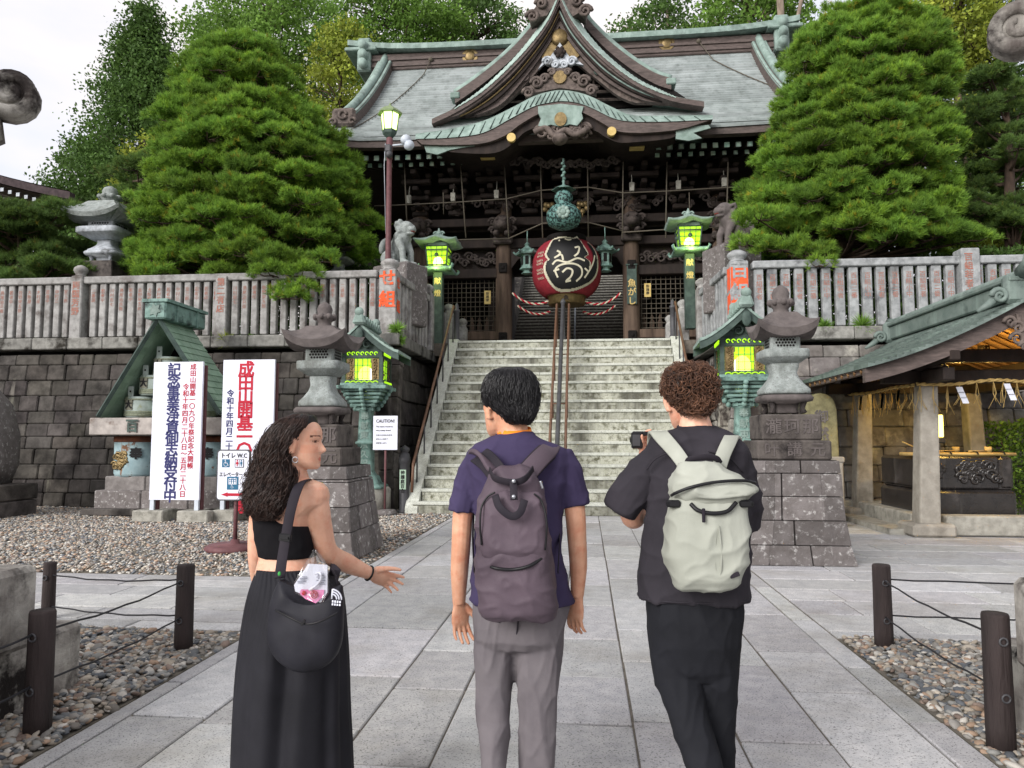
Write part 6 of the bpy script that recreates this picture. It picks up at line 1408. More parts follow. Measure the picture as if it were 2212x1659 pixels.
# hall whose roof corner shows at the left edge
hall = thing('temple_hall', 'brown tiled roof corner of a temple hall at the left edge behind the fence', 'hall', (-19, 27, TER))
P0, P1 = at(-420, 215, 25), at(150, 428, 25); mb = MB(); n = 14
up = [P0.lerp(P1, k/n)+Vector((0, 0, -.5*math.sin(PI*k/n)*.6+.25*(k/n)**4)) for k in range(n+1)]
for k in range(14): mb.grid([[p+Vector((-k*.45, k*.5, k*.13+.03)) for p in up], [p+Vector((-(k+1)*.45, (k+1)*.5, (k+1)*.13)) for p in up]], False)
mb.band(up, [p-Vector((0, 0, .28)) for p in up], (0, .3, 0)); mb.build('roof', mat('brown_roof_tiles', srgb('#4f4547'), srgb('#3b3436'), 6, .95, spec=.1), hall)
mb = MB()
for k in range(34):
    p = P0.lerp(P1, (k+.5)/34)+Vector((0, .1, -.5*math.sin(PI*(k+.5)/34)*.6-.42)); mb.use(mi=0); mb.box(p+Vector((0, .5, 0)), (.13, 1., .13)); mb.use(mi=1); mb.box(p-Vector((0, .008, 0)), (.14, .016, .14)); mb.use(mi=0); mb.box(p+Vector((0, .95, -.3)), (.12, .9, .12))
mb.build('rafters', ['woodbrown', 'palelantern'], hall); MB().box((-17.5, 27.6, TER+1.6), (7, .3, 3.4)).build('wall', 'woodbrown', hall); mb = MB(); mb.grid([[p+Vector((0, .2, -.3)) for p in up], [p+Vector((-1, 2.4, -.2)) for p in up]]); mb.build('soffit', 'woodbrown', hall)
# ================================================================ trees
def leafmat(name, c1, c2, rough=.6):
    m = mat(name, c1, c2, 1.2, rough, tint=True, spec=.2); b = m.node_tree.nodes['Principled BSDF']
    n = m.node_tree.nodes; l = m.node_tree.links; tr = n.new('ShaderNodeBsdfTranslucent'); mx = n.new('ShaderNodeMixShader'); mx.inputs[0].default_value = .4
    src = b.inputs['Base Color'].links[0].from_socket; l.new(src, tr.inputs['Color']); out = n['Material Output']
    l.new(b.outputs[0], mx.inputs[1]); l.new(tr.outputs[0], mx.inputs[2]); l.new(mx.outputs[0], out.inputs['Surface']); return m
M['needle'] = leafmat('pine_needles', (.21, .35, .05, 1), (.145, .275, .045, 1))
M['needledark'] = leafmat('dark_pine_needles', (.12, .20, .05, 1), (.085, .15, .04, 1))
M['leafdark'] = leafmat('dark_green_leaves', (.10, .18, .04, 1), (.07, .135, .035, 1))
M['leafmid'] = leafmat('mid_green_leaves', (.17, .30, .05, 1), (.12, .22, .045, 1))
M['leafyellow'] = leafmat('yellow_green_leaves', (.32, .36, .05, 1), (.22, .29, .045, 1))
M['bark'] = mat('grey_brown_bark', srgb('#5d4d42'), srgb('#3c322c'), 6, .95, .7, 18, stretch=(1, 1, .3))
M['palebark'] = mat('pale_bark', srgb('#9a8c7d'), srgb('#6f6358'), 5, .95, .5, 18, stretch=(1, 1, .3))
def unit(a): return a/np.linalg.norm(a, axis=-1, keepdims=True)
def tufts(g, P, D, nn, ln, wd, spread, tints):
    """P (n,3) tuft bases, D (n,3) axes -> needle triangles"""
    n = len(P); d = unit(np.repeat(D, nn, 0)+g.normal(0, spread, (n*nn, 3))); b = np.repeat(P, nn, 0)+g.normal(0, .012, (n*nn, 3))
    s = unit(np.cross(d, g.normal(0, 1, (n*nn, 3)))); L = ln*g.uniform(.7, 1.15, (n*nn, 1))
    co = np.stack([b-s*wd, b+s*wd, b+d*L+np.array([0, 0, -.006])], 1).reshape(-1, 3); f = np.arange(len(co)).reshape(-1, 3)
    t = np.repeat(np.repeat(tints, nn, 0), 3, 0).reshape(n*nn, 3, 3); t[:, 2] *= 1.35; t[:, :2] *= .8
    return co, f, t.reshape(-1, 3)
def crown_mesh(parts, name, m, parent):
    co = np.concatenate([p[0] for p in parts]); off = 0; fs = []
    for p in parts: fs.append(p[1]+off); off += len(p[0])
    return quickmesh(name, co, np.concatenate(fs), m, np.concatenate([p[2] for p in parts]), False, parent)
def pine(label, base, pads, m='needle', seed=1, dens=1., trunk_r=.2, ln=.135, lean=0., group=None, top=None):
    """pads: list of (x, y, z, rx, ry, rz)"""
    g = np.random.default_rng(seed); base = Vector(base); t = thing('pine_tree', label, 'tree', base, group); parts = []; mb = MB()
    zt = top if top else max(p[2] for p in pads)-.2
    tp = [base, base+Vector((lean*.3, .05, (zt-base.z)*.3)), base+Vector((lean*.7, -.05, (zt-base.z)*.65)), Vector((base.x+lean, base.y, zt))]
    tp = spl(tp, 5); mb.tube(tp, [trunk_r*(1-.8*k/(len(tp)-1)) for k in range(len(tp))], 10); mb.build('trunk', 'bark', t)
    mb = MB()
    for (x, y, z, rx, ry, rz) in pads:
        n = int(dens*430*(rx*ry)/.36); u = g.uniform(0, 1, n)**.5; a = g.uniform(0, 2*PI, n)
        up = g.uniform(-.35, 1, n); q = np.sqrt(np.clip(1-up**2, 0, 1)); k = g.uniform(.72, 1.06, n)
        lump = 1+.16*np.sin(a*3+x*5)+.12*np.sin(a*5+z*7)
        P = np.stack([x+rx*q*np.cos(a)*k*lump, y+ry*q*np.sin(a)*k*lump, z+rz*up*k+.07*np.sin(a*4+x*9)], 1)
        D = unit(np.stack([np.cos(a)*q*.75, np.sin(a)*q*.75, .65+.5*np.clip(up, -.2, 1)], 1))
        tint = g.uniform(.7, 1.2, (n, 1))*np.array([[1, 1, 1]])*g.uniform(.72, 1.25); yl = g.uniform(0, 1, n) > .78; tint[yl] *= np.array([1.3, 1.2, .9])
        br = g.uniform(0, 1, n) > .98; tint[br] = tint[br]*np.array([1.7, .95, .8])
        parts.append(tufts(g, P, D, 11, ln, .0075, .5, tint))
        c = Vector((x, y, z-rz*.35)); s = min(tp, key=lambda p: (p-c-Vector((0, 0, -.5))).length)
        mid = s.lerp(c, .5)+Vector((0, 0, -.1)); mb.tube(spl([s, mid, c], 4), [.05, .05, .045, .04, .035, .03, .025, .02, .015][:9], 5)
        for j in range(5):
            an = g.uniform(0, 2*PI); e = c+Vector((rx*.7*math.cos(an), ry*.7*math.sin(an), rz*.25)); mb.tube([c, c.lerp(e, .5)+Vector((0, 0, -.04)), e], [.018, .013, .006], 4)
    mb.build('limbs', 'bark', t)
    crown_mesh(parts, 'crown', m, t); return t
def layered(edges, Y, seed, sq=.85, step=.43, front=1.):
    """edges: (y, x left, x right) readings top to bottom -> pads on stacked rings"""
    g = random.Random(seed); rows = [(at((a+b)/2, y, Y), (at(b, y, Y).x-at(a, y, Y).x)/2) for y, a, b in edges]; rows.sort(key=lambda r: r[0].z); pads = []
    z = rows[0][0].z
    while z < rows[-1][0].z:
        for (p, r), (q, s) in zip(rows, rows[1:]):
            if p.z <= z <= q.z:
                f = (z-p.z)/(q.z-p.z+1e-6); c = p.lerp(q, f); rad = r+(s-r)*f
        n = max(3, int(2*PI*rad/.78)); a0 = g.random()*6
        for k in range(n):
            a = a0+2*PI*k/n+g.uniform(-.2, .2); w = g.uniform(.42, .68)*min(1, .5+rad*.4); rr = max(0, rad-w*.8)*g.uniform(.76, 1.04)
            pads.append((c.x+rr*math.cos(a), c.y+rr*math.sin(a)*sq, z+g.uniform(-.2, .2), w, w*.9, g.uniform(.13, .21)))
        if rad > 1.3:
            for k in range(int(rad*2)):
                a = g.uniform(0, 6.3); rr = rad*g.uniform(.2, .6); pads.append((c.x+rr*math.cos(a), c.y+rr*math.sin(a)*sq, z, .5, .5, .2))
        z += step*g.uniform(.9, 1.1)
    p, r = rows[-1]
    for k in range(5): pads.append((p.x+g.uniform(-.5, .5)*r, p.y+g.uniform(-.4, .4)*r, p.z-g.uniform(-.05, .2), .55, .5, .28))
    return pads
def padpx(x, y, hw_, hh, Y): p = at(x, y, Y); s = (at(x+hw_, y, Y)-p).length; return (p.x, p.y, p.z, s, s*.9, (at(x, y-hh, Y)-p).length)
YP = 18.0
LP = [(112, 425, 585), (150, 398, 622), (200, 388, 660), (250, 362, 690), (300, 350, 745), (360, 348, 775), (410, 335, 782), (460, 318, 805), (510, 306, 808), (550, 300, 790), (585, 300, 700)]
pads = layered(LP, YP, 3)
pads += [padpx(*a) for a in ((470, 555, 55, 16, 15.9), (540, 545, 65, 20, 15.6), (600, 562, 60, 20, 15.5), (650, 590, 48, 18, 15.4), (480, 590, 40, 14, 15.8), (430, 525, 45, 16, 16.2), (625, 640, 40, 14, 15.2), (355, 560, 45, 18, 16.2), (340, 590, 40, 16, 16), (700, 560, 35, 16, 16.2), (590, 590, 50, 16, 15.3), (650, 622, 36, 12, 15.3))]
pine('big rounded cloud-pruned pine hanging over the left stone fence', at(560, 640, YP), pads, seed=5, trunk_r=.26)
RP = [(22, 1800, 1950), (60, 1745, 1980), (110, 1705, 2030), (160, 1685, 2070), (210, 1672, 2065), (260, 1655, 2030), (310, 1632, 2060), (370, 1612, 2070), (430, 1602, 2050), (480, 1590, 2050), (520, 1588, 2110)]
pads = layered(RP, YP, 8, step=.47)
pads += [padpx(*a) for a in ((1620, 525, 45, 14, 16.2), (1690, 535, 55, 15, 15.9), (1760, 545, 45, 15, 15.6), (1770, 570, 28, 12, 15.4), (1930, 515, 60, 15, 16.4), (2020, 510, 60, 16, 16.6), (2095, 515, 50, 14, 17), (1640, 470, 55, 18, 16.4))]
pine('tall broad cloud-pruned pine standing behind the right stone fence', at(1815, 560, YP), pads, seed=9, trunk_r=.3)
g_ = random.Random(4)
pads = [padpx(g_.uniform(-60, 150), 440+g_.uniform(0, 170), g_.uniform(40, 65), 16, 16.9+g_.uniform(-.5, 1.)) for k in range(26)]
pads = [p for p in pads if True]
pine('small dark pine at the left edge behind the fence', at(40, 640, 17.4), pads, 'needledark', seed=12, trunk_r=.14)
pads = [padpx(2150+g_.uniform(-75, 110)*((y-150)/300+.25), y, g_.uniform(38, 60), 15, 20.5+g_.uniform(-1, 1.)) for y in range(160, 520, 12)]+[padpx(g_.uniform(2080, 2230), g_.uniform(430, 520), 45, 14, 20) for k in range(8)]
pine('loose pine at the right edge behind the tall broad pine', at(2190, 560, 20.5), pads, 'needledark', seed=13, trunk_r=.2)
pads = [padpx(g_.uniform(255, 340), y, g_.uniform(32, 50), 15, 21+g_.uniform(-1, 1)) for y in range(350, 600, 14)]
pine('narrow dull green pine behind the pale stone lantern', at(300, 640, 21), pads, 'needledark', seed=14, trunk_r=.15)

def broad(label, x0, x1, ytop, ybot, Y, m, seed, ncl=230, leaf=.15, bark='bark', shape=1., name='broadleaf_tree', per=46, base_z=TER, dark=.75, ext=1.):
    """spreading crown filling a silhouette read between x0..x1, ytop..ybot at depth Y"""
    g = np.random.default_rng(seed); rr = random.Random(seed)
    a, b = at(x0, ytop, Y), at(x1, ybot, Y); cx, cz = (a.x+b.x)/2, (a.z+b.z)/2; rx, rz = abs(b.x-a.x)/2, abs(a.z-b.z)/2; ry = rx*.8
    base = Vector((cx, Y, base_z)); t = thing(name, label, 'tree', base)
    cl = []
    while len(cl) < ncl:
        v = np.array([rr.uniform(-1, 1), rr.uniform(-1, 1), rr.uniform(-1, 1)]); q = np.linalg.norm(v)
        if q > 1 or q < .45 and rr.random() < .7: continue
        w = (1-.45*max(0, v[2])**1.5) if shape == 1. else (1-(v[2]*.5+.5)**1.3*.92)
        cl.append((cx+v[0]*rx*w*1.08, Y+v[1]*ry*w, cz+v[2]*rz))
    cl = np.array(cl); mb = MB(); top = cz+rz*.7
    tp = spl([base, base.lerp(Vector((cx, Y, top)), .4)+Vector((rr.uniform(-.4, .4), 0, 0)), Vector((cx+rr.uniform(-.5, .5), Y, top))], 6)
    r0 = .1+.03*rx+.012*(top-base_z); mb.tube(tp, [r0*(1-.85*k/(len(tp)-1)) for k in range(len(tp))], 9); mb.build('trunk', bark, t)
    mb = MB()
    for c in cl[::4]:
        c = Vector(c); s = min(tp, key=lambda p: (p-c-Vector((0, 0, -.25*rz))).length); md = s.lerp(c, .55)+Vector((rr.uniform(-.3, .3), rr.uniform(-.3, .3), rr.uniform(0, .4))); mb.tube([s, md, c], [.06, .035, .012], 4)
    mb.build('limbs', bark, t)
    n = len(cl)*per; sz = g.uniform(.3, .62, (len(cl), 1))*min(1.1, .35+rx*.16)
    P = np.repeat(cl, per, 0)+np.clip(g.normal(0, 1, (n, 3)), -1.6, 1.6)*np.repeat(sz, per, 0)*np.array([1, 1, .45])
    d = unit(g.normal(0, 1, (n, 3))+np.array([0, 0, -.25])); s = unit(np.cross(d, g.normal(0, 1, (n, 3)))); L = leaf*g.uniform(.6, 1.25, (n, 1))
    co = np.stack([P, P+d*L*.5+s*L*.3, P+d*L, P+d*L*.5-s*L*.3], 1).reshape(-1, 3)
    tn = np.repeat(g.uniform(.65, 1.3, (len(cl), 1)), per, 0)*g.uniform(.75, 1.25, (n, 1))*np.array([[1., 1., 1.]])
    quickmesh('crown', co, np.arange(n*4).reshape(-1, 4), m, np.repeat(tn, 4, 0), False, t); return t
broad('tall dark green tree against the pale sky behind the big left pine', 150, 470, 15, 560, 29, 'leafdark', 21, 520, .17, per=100, shape=2., base_z=TER)
broad('dark leafy tree low behind the pale stone lantern', 110, 330, 280, 620, 31, 'leafdark', 22, 240, .17, per=80)
broad('mid green tree behind the top of the big left pine', 400, 760, -60, 330, 34, 'leafmid', 23, 400, .19, per=90)
broad('yellow-green tree between the big left pine and the gate roof', 660, 830, 50, 330, 31, 'leafyellow', 24, 150, .19)
broad('small yellow-green tree left of the big left pine', 255, 380, 300, 520, 25, 'leafyellow', 25, 90, .15)
broad('bright green tree above the left end of the gate ridge', 720, 1010, -60, 190, 40, 'leafmid', 26, 320, .22, per=80)
broad('dark green tree above the gate roof, left of the gable peak', 930, 1140, -20, 170, 43, 'leafdark', 27, 180, .25)
broad('olive conifer with bare white branches right of the gable peak', 1300, 1560, 5, 170, 42, 'leafdark', 28, 150, .25, bark='palebark')
broad('tall green tree with pale trunk above the right end of the gate ridge', 1500, 1760, -90, 190, 36, 'leafmid', 29, 280, .22, bark='palebark')
broad('bright yellow-green maple behind the crown of the tall broad pine', 1960, 2180, -60, 150, 30, 'leafyellow', 30, 200, .18)
broad('dark tree with thick trunk at the upper right behind the pines', 2000, 2330, -100, 420, 33, 'leafdark', 31, 330, .2, per=56)
broad('yellow-green maple low between the two right-hand pines', 2030, 2150, 215, 330, 24, 'leafyellow', 32, 70, .13)
broad('low green bush tree behind the right stone fence', 1900, 2300, 330, 560, 27, 'leafmid', 33, 260, .16)
broad('low leafy maple behind the right end of the stone fence', 2080, 2330, 440, 590, 22, 'leafyellow', 34, 110, .13)
broad('low dark shrub tree behind the left end of the stone fence', -60, 300, 470, 650, 25, 'leafdark', 35, 200, .16)
broad('dark undergrowth tree behind the trunk of the tall broad pine', 1640, 1960, 360, 580, 24, 'leafdark', 36, 240, .16)
broad('dark undergrowth tree behind the foot of the big left pine', 260, 720, 380, 620, 24, 'leafdark', 37, 300, .16)
mb = MB(); rr_ = random.Random(9)
t = thing('bare_tree', 'pale leaning bare trunk rising behind the right end of the gate roof', 'tree', at(1690, 150, 33))
mb.tube(spl([at(1697, 330, 33), at(1692, 200, 33), at(1690, 100, 33), at(1682, -60, 33)]), .16, 8); mb.build('trunk', 'palebark', t)
mb = MB(); mb.tube(spl([at(1692, 130, 33), at(1715, 70, 33), at(1740, -40, 33)]), .09, 6); mb.tube(spl([at(1510, 70, 38), at(1560, 25, 38), at(1490, -20, 38)]), .08, 6); mb.build('bough', 'palebark', t)
# terraced hill beyond the gate
mb = MB(); nx, ny = 60, 24
mb.grid([[(-90+180*i/nx, 44+70*j/ny, TER-.3+ (1-math.cos(min(1, j/10)*PI))*4+mnoise.noise((i*.3, j*.3, 0))*1.2-(1.5 if abs(-90+180*i/nx) < 4 and j < 3 else 0)) for i in range(nx+1)] for j in range(ny+1)])
struct(tag(mb.build('hill', 'leafdark'), 'wooded hill rising behind the temple gate', None))

def hedge(label, x0, x1, y0, y1, z0, z1, m, seed, n, leaf=.07, name='hedge'):
    g = np.random.default_rng(seed); t = thing(name, label, name, ((x0+x1)/2, (y0+y1)/2, z0))
    P = np.stack([g.uniform(x0, x1, n), g.uniform(y0, y1, n), z0+(z1-z0)*g.uniform(0, 1, n)**.7], 1); P[:, 2] += .12*np.sin(P[:, 0]*2.3)*np.cos(P[:, 0]*5.1)*(P[:, 2]-z0)/(z1-z0)
    d = unit(g.normal(0, 1, (n, 3))+np.array([0, -.3, .3])); s = unit(np.cross(d, g.normal(0, 1, (n, 3)))); L = leaf*g.uniform(.6, 1.3, (n, 1))
    co = np.stack([P, P+d*L*.5+s*L*.28, P+d*L, P+d*L*.5-s*L*.28], 1).reshape(-1, 3); t_ = np.repeat(g.uniform(.55, 1.45, (n, 1))*np.array([[1., 1., 1.]]), 4, 0)
    quickmesh('foliage', co, np.arange(n*4).reshape(-1, 4), m, t_, False, t)
    mb = MB()
    for k in range(max(3, int((x1-x0)*2))):
        x = x0+(x1-x0)*(k+.5)/max(3, int((x1-x0)*2)); mb.tube([(x, (y0+y1)/2, z0), (x+.1, (y0+y1)/2, z0+(z1-z0)*.5), (x-.05, (y0+y1)/2, z0+(z1-z0)*.85)], [.03, .02, .008], 5)
    mb.build('stems', 'bark', t); return t
hedge('dark hedge added behind the left stone fence to shut out the sky', -17, -3.95, 18.7, 19.7, TER, TER+2.1, 'leafdark', 51, 40000, .14)  # added so the gaps between the left pickets turn dark
hedge('dark hedge added behind the right stone fence to shut out the sky', 4.25, 17, 18.7, 19.7, TER, TER+2.1, 'leafdark', 52, 40000, .14)  # likewise added, blocks the bright sky behind the right pickets
hedge('dense green shrub between the pavilion basin and the wall', 7.95, 10.5, 13.9, 14.75, .1, 1.75, 'leafmid', 53, 9000, .075, 'shrub')
for k, (x, y, r) in enumerate(((490, 735, .16), (546, 733, .1), (858, 712, .16), (866, 735, .1), (1780, 706, .14), (1862, 704, .2))):
    p = at(x, y, 15.42); g = np.random.default_rng(60+k); t = thing('wall_fern', ('tufted green fern growing from the dark wall above the second banner', 'small green weed in the dark wall right of the bigger fern', 'fern at the top of the dark wall by the orange post', 'lower weed under the fern by the orange post', 'small fern on the light wall above the pavilion roof, left', 'bushy fern on the light wall above the pavilion roof, right')[k], 'fern', p)
    n = 60; P = np.tile(np.array([[p.x, p.y-.02, p.z]]), (n, 1)); D = unit(g.normal(0, 1, (n, 3))*np.array([1, .6, .8])+np.array([0, -.5, .1])); quick = tufts(g, P, D, 3, r*1.5, .016, .25, g.uniform(.7, 1.5, (n, 1))*np.ones((1, 3))); quickmesh('fronds', quick[0], quick[1], 'leafmid' if k else 'leafyellow', quick[2], False, t)
# ================================================================ people
def c7(x, y, Y): return at(475.2+x*.5417, 760+y*.5417, Y)
def c8(x, y, Y): return at(907+x*.5415, 760.3+y*.5415, Y)
def ell(c, rx, ry, n=28, ex=2., tilt=0., rot=0.):
    out = []
    for k in range(n):
        a = 2*PI*k/n; ca, sa = math.cos(a), math.sin(a); q = (abs(ca)**ex+abs(sa)**ex)**(-1/ex); x, y = rx*q*ca, ry*q*sa
        out.append(Vector((c[0]+x*math.cos(rot)-y*math.sin(rot), c[1]+x*math.sin(rot)+y*math.cos(rot), c[2]+tilt*x)))
    return out
def secs(fn, rows, Y, ex=2.3, n=28, dy=None):
    """rows: (y, x left, x right, half depth[, depth offset]) -> closed sections"""
    out = []
    for r in rows:
        y0 = Y+(r[4] if len(r) > 4 else 0); a, b = fn(r[1], r[0], y0), fn(r[2], r[0], y0); out.append(ell((a+b)/2, (b-a).length/2, r[3], n, ex))
    return out
def limb(mb, pts, rs, n=14): return mb.tube(spl(pts, 5), [rs[min(int(i/5), len(rs)-2)]*(1-(i % 5)/5)+rs[min(int(i/5)+1, len(rs)-1)]*((i % 5)/5) if i < 5*(len(rs)-1) else rs[-1] for i in range(5*(len(pts)-1)+1)], n)
HZT = [0, .05, .12, .2, .3, .4, .5, .6, .7, .8, .9, .97, 1.]
HW_ = [.10, .18, .24, .275, .3, .318, .33, .338, .338, .315, .25, .14, .01]
HF_ = [.335, .385, .395, .39, .395, .39, .385, .40, .395, .345, .24, .12, .0]
HB_ = [.12, .0, -.13, -.24, -.34, -.41, -.455, -.47, -.46, -.42, -.33, -.2, -.01]
def head(mb, p, H, yaw, pitch=0., nose=1.):
    """p = point under the chin on the head's axis; local +Y is the face"""
    Mx = Matrix.Translation(p) @ Matrix.Rotation(yaw, 4, 'Z') @ Matrix.Rotation(pitch, 4, 'X'); rows = []; n = 56
    for i in range(49):
        z = i/48; w, f, b = (float(np.interp(z, HZT, q)) for q in (HW_, HF_, HB_)); row = []
        for k in range(n):
            a = 2*PI*k/n; x = w*math.sin(a); c = math.cos(a); y = (f+b)/2+(f-b)/2*(abs(c)**.92*(1 if c > 0 else -1))
            if c > 0:
                g = lambda x0, z0, sx, sz: math.exp(-((abs(x)-x0)/sx)**2-((z-z0)/sz)**2)
                zn = .335; pr = .122*nose*(math.exp(-((z-zn)/.035)**2) if z < zn else math.exp(-((z-zn)/.13)**2.0)); wd = .03+.024*math.exp(-((z-.335)/.06)**2)
                y += pr*math.exp(-(x/wd)**2)-.045*g(.135, .495, .07, .045)+.02*g(.12, .565, .1, .03)+.02*g(.0, .045, .1, .05)+.02*g(0, .205, .085, .016)+.022*g(0, .165, .075, .016)-.018*g(0, .185, .1, .008)-.012*g(0, .115, .1, .025)+.012*g(.19, .38, .09, .07)
                y += .022*g(.13, .49, .045, .028)
            row.append(Mx @ Vector((x*H, y*H, z*H)))
        rows.append(row)
    mb.loft(rows)
    for q in (-1, 1):
        e = Vector((q*.325, -.03, .44)); pts = [Mx @ (H*Vector((e.x+q*.045+q*.02*math.sin(a), e.y+.08*math.cos(a)-.02, e.z+.12*math.sin(a)+.015*math.cos(a)))) for a in [-1.9+k*.38 for k in range(14)]]
        mb.tube(pts, [.011]*14, 8); mb.ball(Mx @ (H*(e+Vector((q*.02, .0, -.02)))), (.013, .02, .026)); mb.ball(Mx @ (H*(e+Vector((q*.03, .02, -.11)))), (.011, .011, .013))
    return Mx
def hand(mb, wrist, d, out, s=1., curl=.5, spread=.12, thumb=1., fc=None):
    """d: direction wrist -> knuckles; out: direction across the palm towards the thumb; fingers curl towards d x out"""
    d = Vector(d).normalized(); o = Vector(out); o = (o-d*o.dot(d)).normalized(); nrm = d.cross(o); w = Vector(wrist)
    sc = []
    for t, wd, th in ((-.3, .6, 1.1), (.05, .66, 1.), (.2, .74, .95), (.45, .93, .9), (.8, 1., .85), (1.0, .92, .65)):
        c = w+d*(.09*s*t); sc.append([c+o*(.041*s*wd*math.cos(a))+nrm*(.0155*s*th*math.sin(a)) for a in [k*PI/8 for k in range(16)]])
    mb.loft(sc)
    for i in range(4):
        u = (.029-.0195*i)*s; L = (.072, .08, .074, .057)[i]*s; cu = (fc[i] if fc else curl); p = w+d*(.085*s)+o*u; dr = (d+o*(.5-i/3.)*spread*2).normalized(); pts = [p-dr*.02*s, p]
        for k, f in enumerate((.45, .32, .23)):
            dr = (dr*math.cos(cu*(.55+.25*k))+nrm*math.sin(cu*(.55+.25*k))).normalized(); p = p+dr*L*f; pts.append(p)
        r = (.0088, .0088, .0085, .0075)[i]*s; mb.tube(pts, [r, r*1.02, r, r*.93, r*.78], 9); mb.ball(pts[-1], r*.8, 8, 6)
    p = w+d*.022*s+o*.03*s; dr = (d*.72+o*.68*thumb+nrm*.25).normalized(); p2 = p+dr*.042*s; p3 = p2+(dr*.8+d*.45).normalized()*.032*s; p4 = p3+(dr*.55+d*.7+nrm*.15).normalized()*.024*s
    mb.tube([p-dr*.015*s, p, p2, p3, p4], [.012*s, .0155*s, .0115*s, .0098*s, .008*s], 9); mb.ball(p4, .0085*s, 8, 6)
def person_mesh(mb, name, m, parent, vox, smooth=3, wr=0., ws=(6, 6, 12), sharp=1.):
    o = remesh(mb.build(name, m, None, fix=True), vox, smooth)
    if wr:
        me = o.data; n = len(me.vertices); no = np.empty(n*3, np.float32); me.vertices.foreach_get('normal', no); no = no.reshape(-1, 3); co = np.empty(n*3, np.float32); me.vertices.foreach_get('co', co); co = co.reshape(-1, 3)
        rg_ = lambda v: (1-min(1, abs(v)*2.2))**2-.22
        d = np.array([rg_(mnoise.noise((c[0]*ws[0]+c[2]*2.6, c[1]*ws[1]*.6, c[2]*ws[2]-c[0]*3.4)))+.55*rg_(mnoise.noise((c[0]*ws[0]*2.1-c[2]*5, c[1]*7+5, c[2]*ws[2]*1.7+c[0]*4)))+.8*mnoise.noise((c[0]*4, c[1]*4, c[2]*4)) for c in co.astype(float)])
        co += no*(wr*d)[:, None]; me.vertices.foreach_set('co', co.ravel()); me.update()
    me = o.data; me.polygons.foreach_set('use_smooth', np.ones(len(me.polygons), bool))
    if parent is not None: o.parent = parent; o.matrix_parent_inverse = parent_matrix(parent).inverted()
    return o
def paint(o, fn):
    me = o.data; a = me.color_attributes.get('tint')
    if a: me.color_attributes.remove(a)
    a = me.color_attributes.new('tint', 'FLOAT_COLOR', 'POINT')
    for i, v in enumerate(me.vertices): a.data[i].color = (*fn(v.co), 1)
def facepaint(Mx, H, brow=(.12, .08, .06), lip=(.78, .42, .42)):
    inv = Mx.inverted()
    def fn(co):
        p = inv @ co; x, y, z = p.x/H, p.y/H, p.z/H
        if -.05 < z < 1.05 and y > .12 and abs(x) < .4:
            if abs(z-.588-.022*math.cos((abs(x)-.15)*13)) < .013 and .055 < abs(x) < .25: return brow
            e = ((abs(x)-.135)/.052)**2+((z-.5)/.02)**2
            if e < 1: return (.1, .06, .05) if abs(abs(x)-.14) < .03 else (.8, .78, .76)
            if e < 1.9 and z > .5: return (.14, .09, .08)
            if abs(z-.187) < .034 and abs(x) < .1*(1-abs(z-.187)/.05) and y > .3: return lip
            return (1.02, .93, .9) if .3 < z < .45 and abs(x) > .1 else (1, 1, 1)
        return (1, 1, 1)
    return fn
def strandmesh(name, S, r, m, parent, tint=None):
    """S: (n, k, 3) polylines -> 3-sided tubes in one mesh"""
    n, k, _ = S.shape; T = np.gradient(S, axis=1); T /= np.linalg.norm(T, axis=2, keepdims=True)+1e-9
    ref = np.array([.3, .8, .5]); U = np.cross(T, ref); U /= np.linalg.norm(U, axis=2, keepdims=True)+1e-9; V = np.cross(T, U)
    rad = r*np.sin(np.linspace(.9, PI*.93, k))[None, :, None]**.6
    ring = np.stack([S+rad*(U*math.cos(a)+V*math.sin(a)) for a in (0, 2.09, 4.19)], 2)
    idx = np.arange(n*k*3).reshape(n, k, 3); a = idx[:, :-1]; b = idx[:, 1:]
    f = np.stack([a, np.roll(a, -1, 2), np.roll(b, -1, 2), b], -1).reshape(-1, 4)
    t = np.repeat(tint, k*3, 0) if tint is not None else np.ones((n*k*3, 3)); return quickmesh(name, ring.reshape(-1, 3), f, m, t, True, parent)
def hairflow(sec_, n, npts, g, jit, wave, wl, off, lens, th=(0, 2*PI), start=(0, .6)):
    """strands that run down a stack of closed sections"""
    A = np.array([[tuple(p) for p in s] for s in sec_]); m, q, _ = A.shape; ctr = A.mean(1)
    out = np.zeros((n, npts, 3)); th_ = g.uniform(th[0], th[1], n); s0 = g.uniform(start[0], start[1], n)*(m-1); ln = g.uniform(*lens, n)*(m-1); ph = g.uniform(0, 6.3, n); amp = wave*g.uniform(.5, 1.3, n); o = 1+off+g.normal(0, jit, n); dth = g.normal(0, .12, n)
    for j in range(npts):
        s = np.clip(s0+ln*j/(npts-1), 0, m-1.001); i = s.astype(int); f = (s-i)[:, None]; tt = (th_+dth*j/npts+wave*4*np.sin(ph+s*1.1)) % (2*PI); u = tt/(2*PI)*q; k = u.astype(int) % q; fu = (u-np.floor(u))[:, None]
        P = lambda ii: A[ii, k]*(1-fu)+A[ii, (k+1) % q]*fu
        p = P(i)*(1-f)+P(np.minimum(i+1, m-1))*f; c = ctr[i]*(1-f)+ctr[np.minimum(i+1, m-1)]*f
        v = p-c; out[:, j] = c+v*(o[:, None]); w = np.stack([np.sin(ph+j*wl+.4*ph), np.cos(ph*1.7+j*wl), .4*np.sin(ph*2+j*wl)], 1)*amp[:, None]; out[:, j] += w*(.25+1.4*(j/npts)**1.3)
    return out
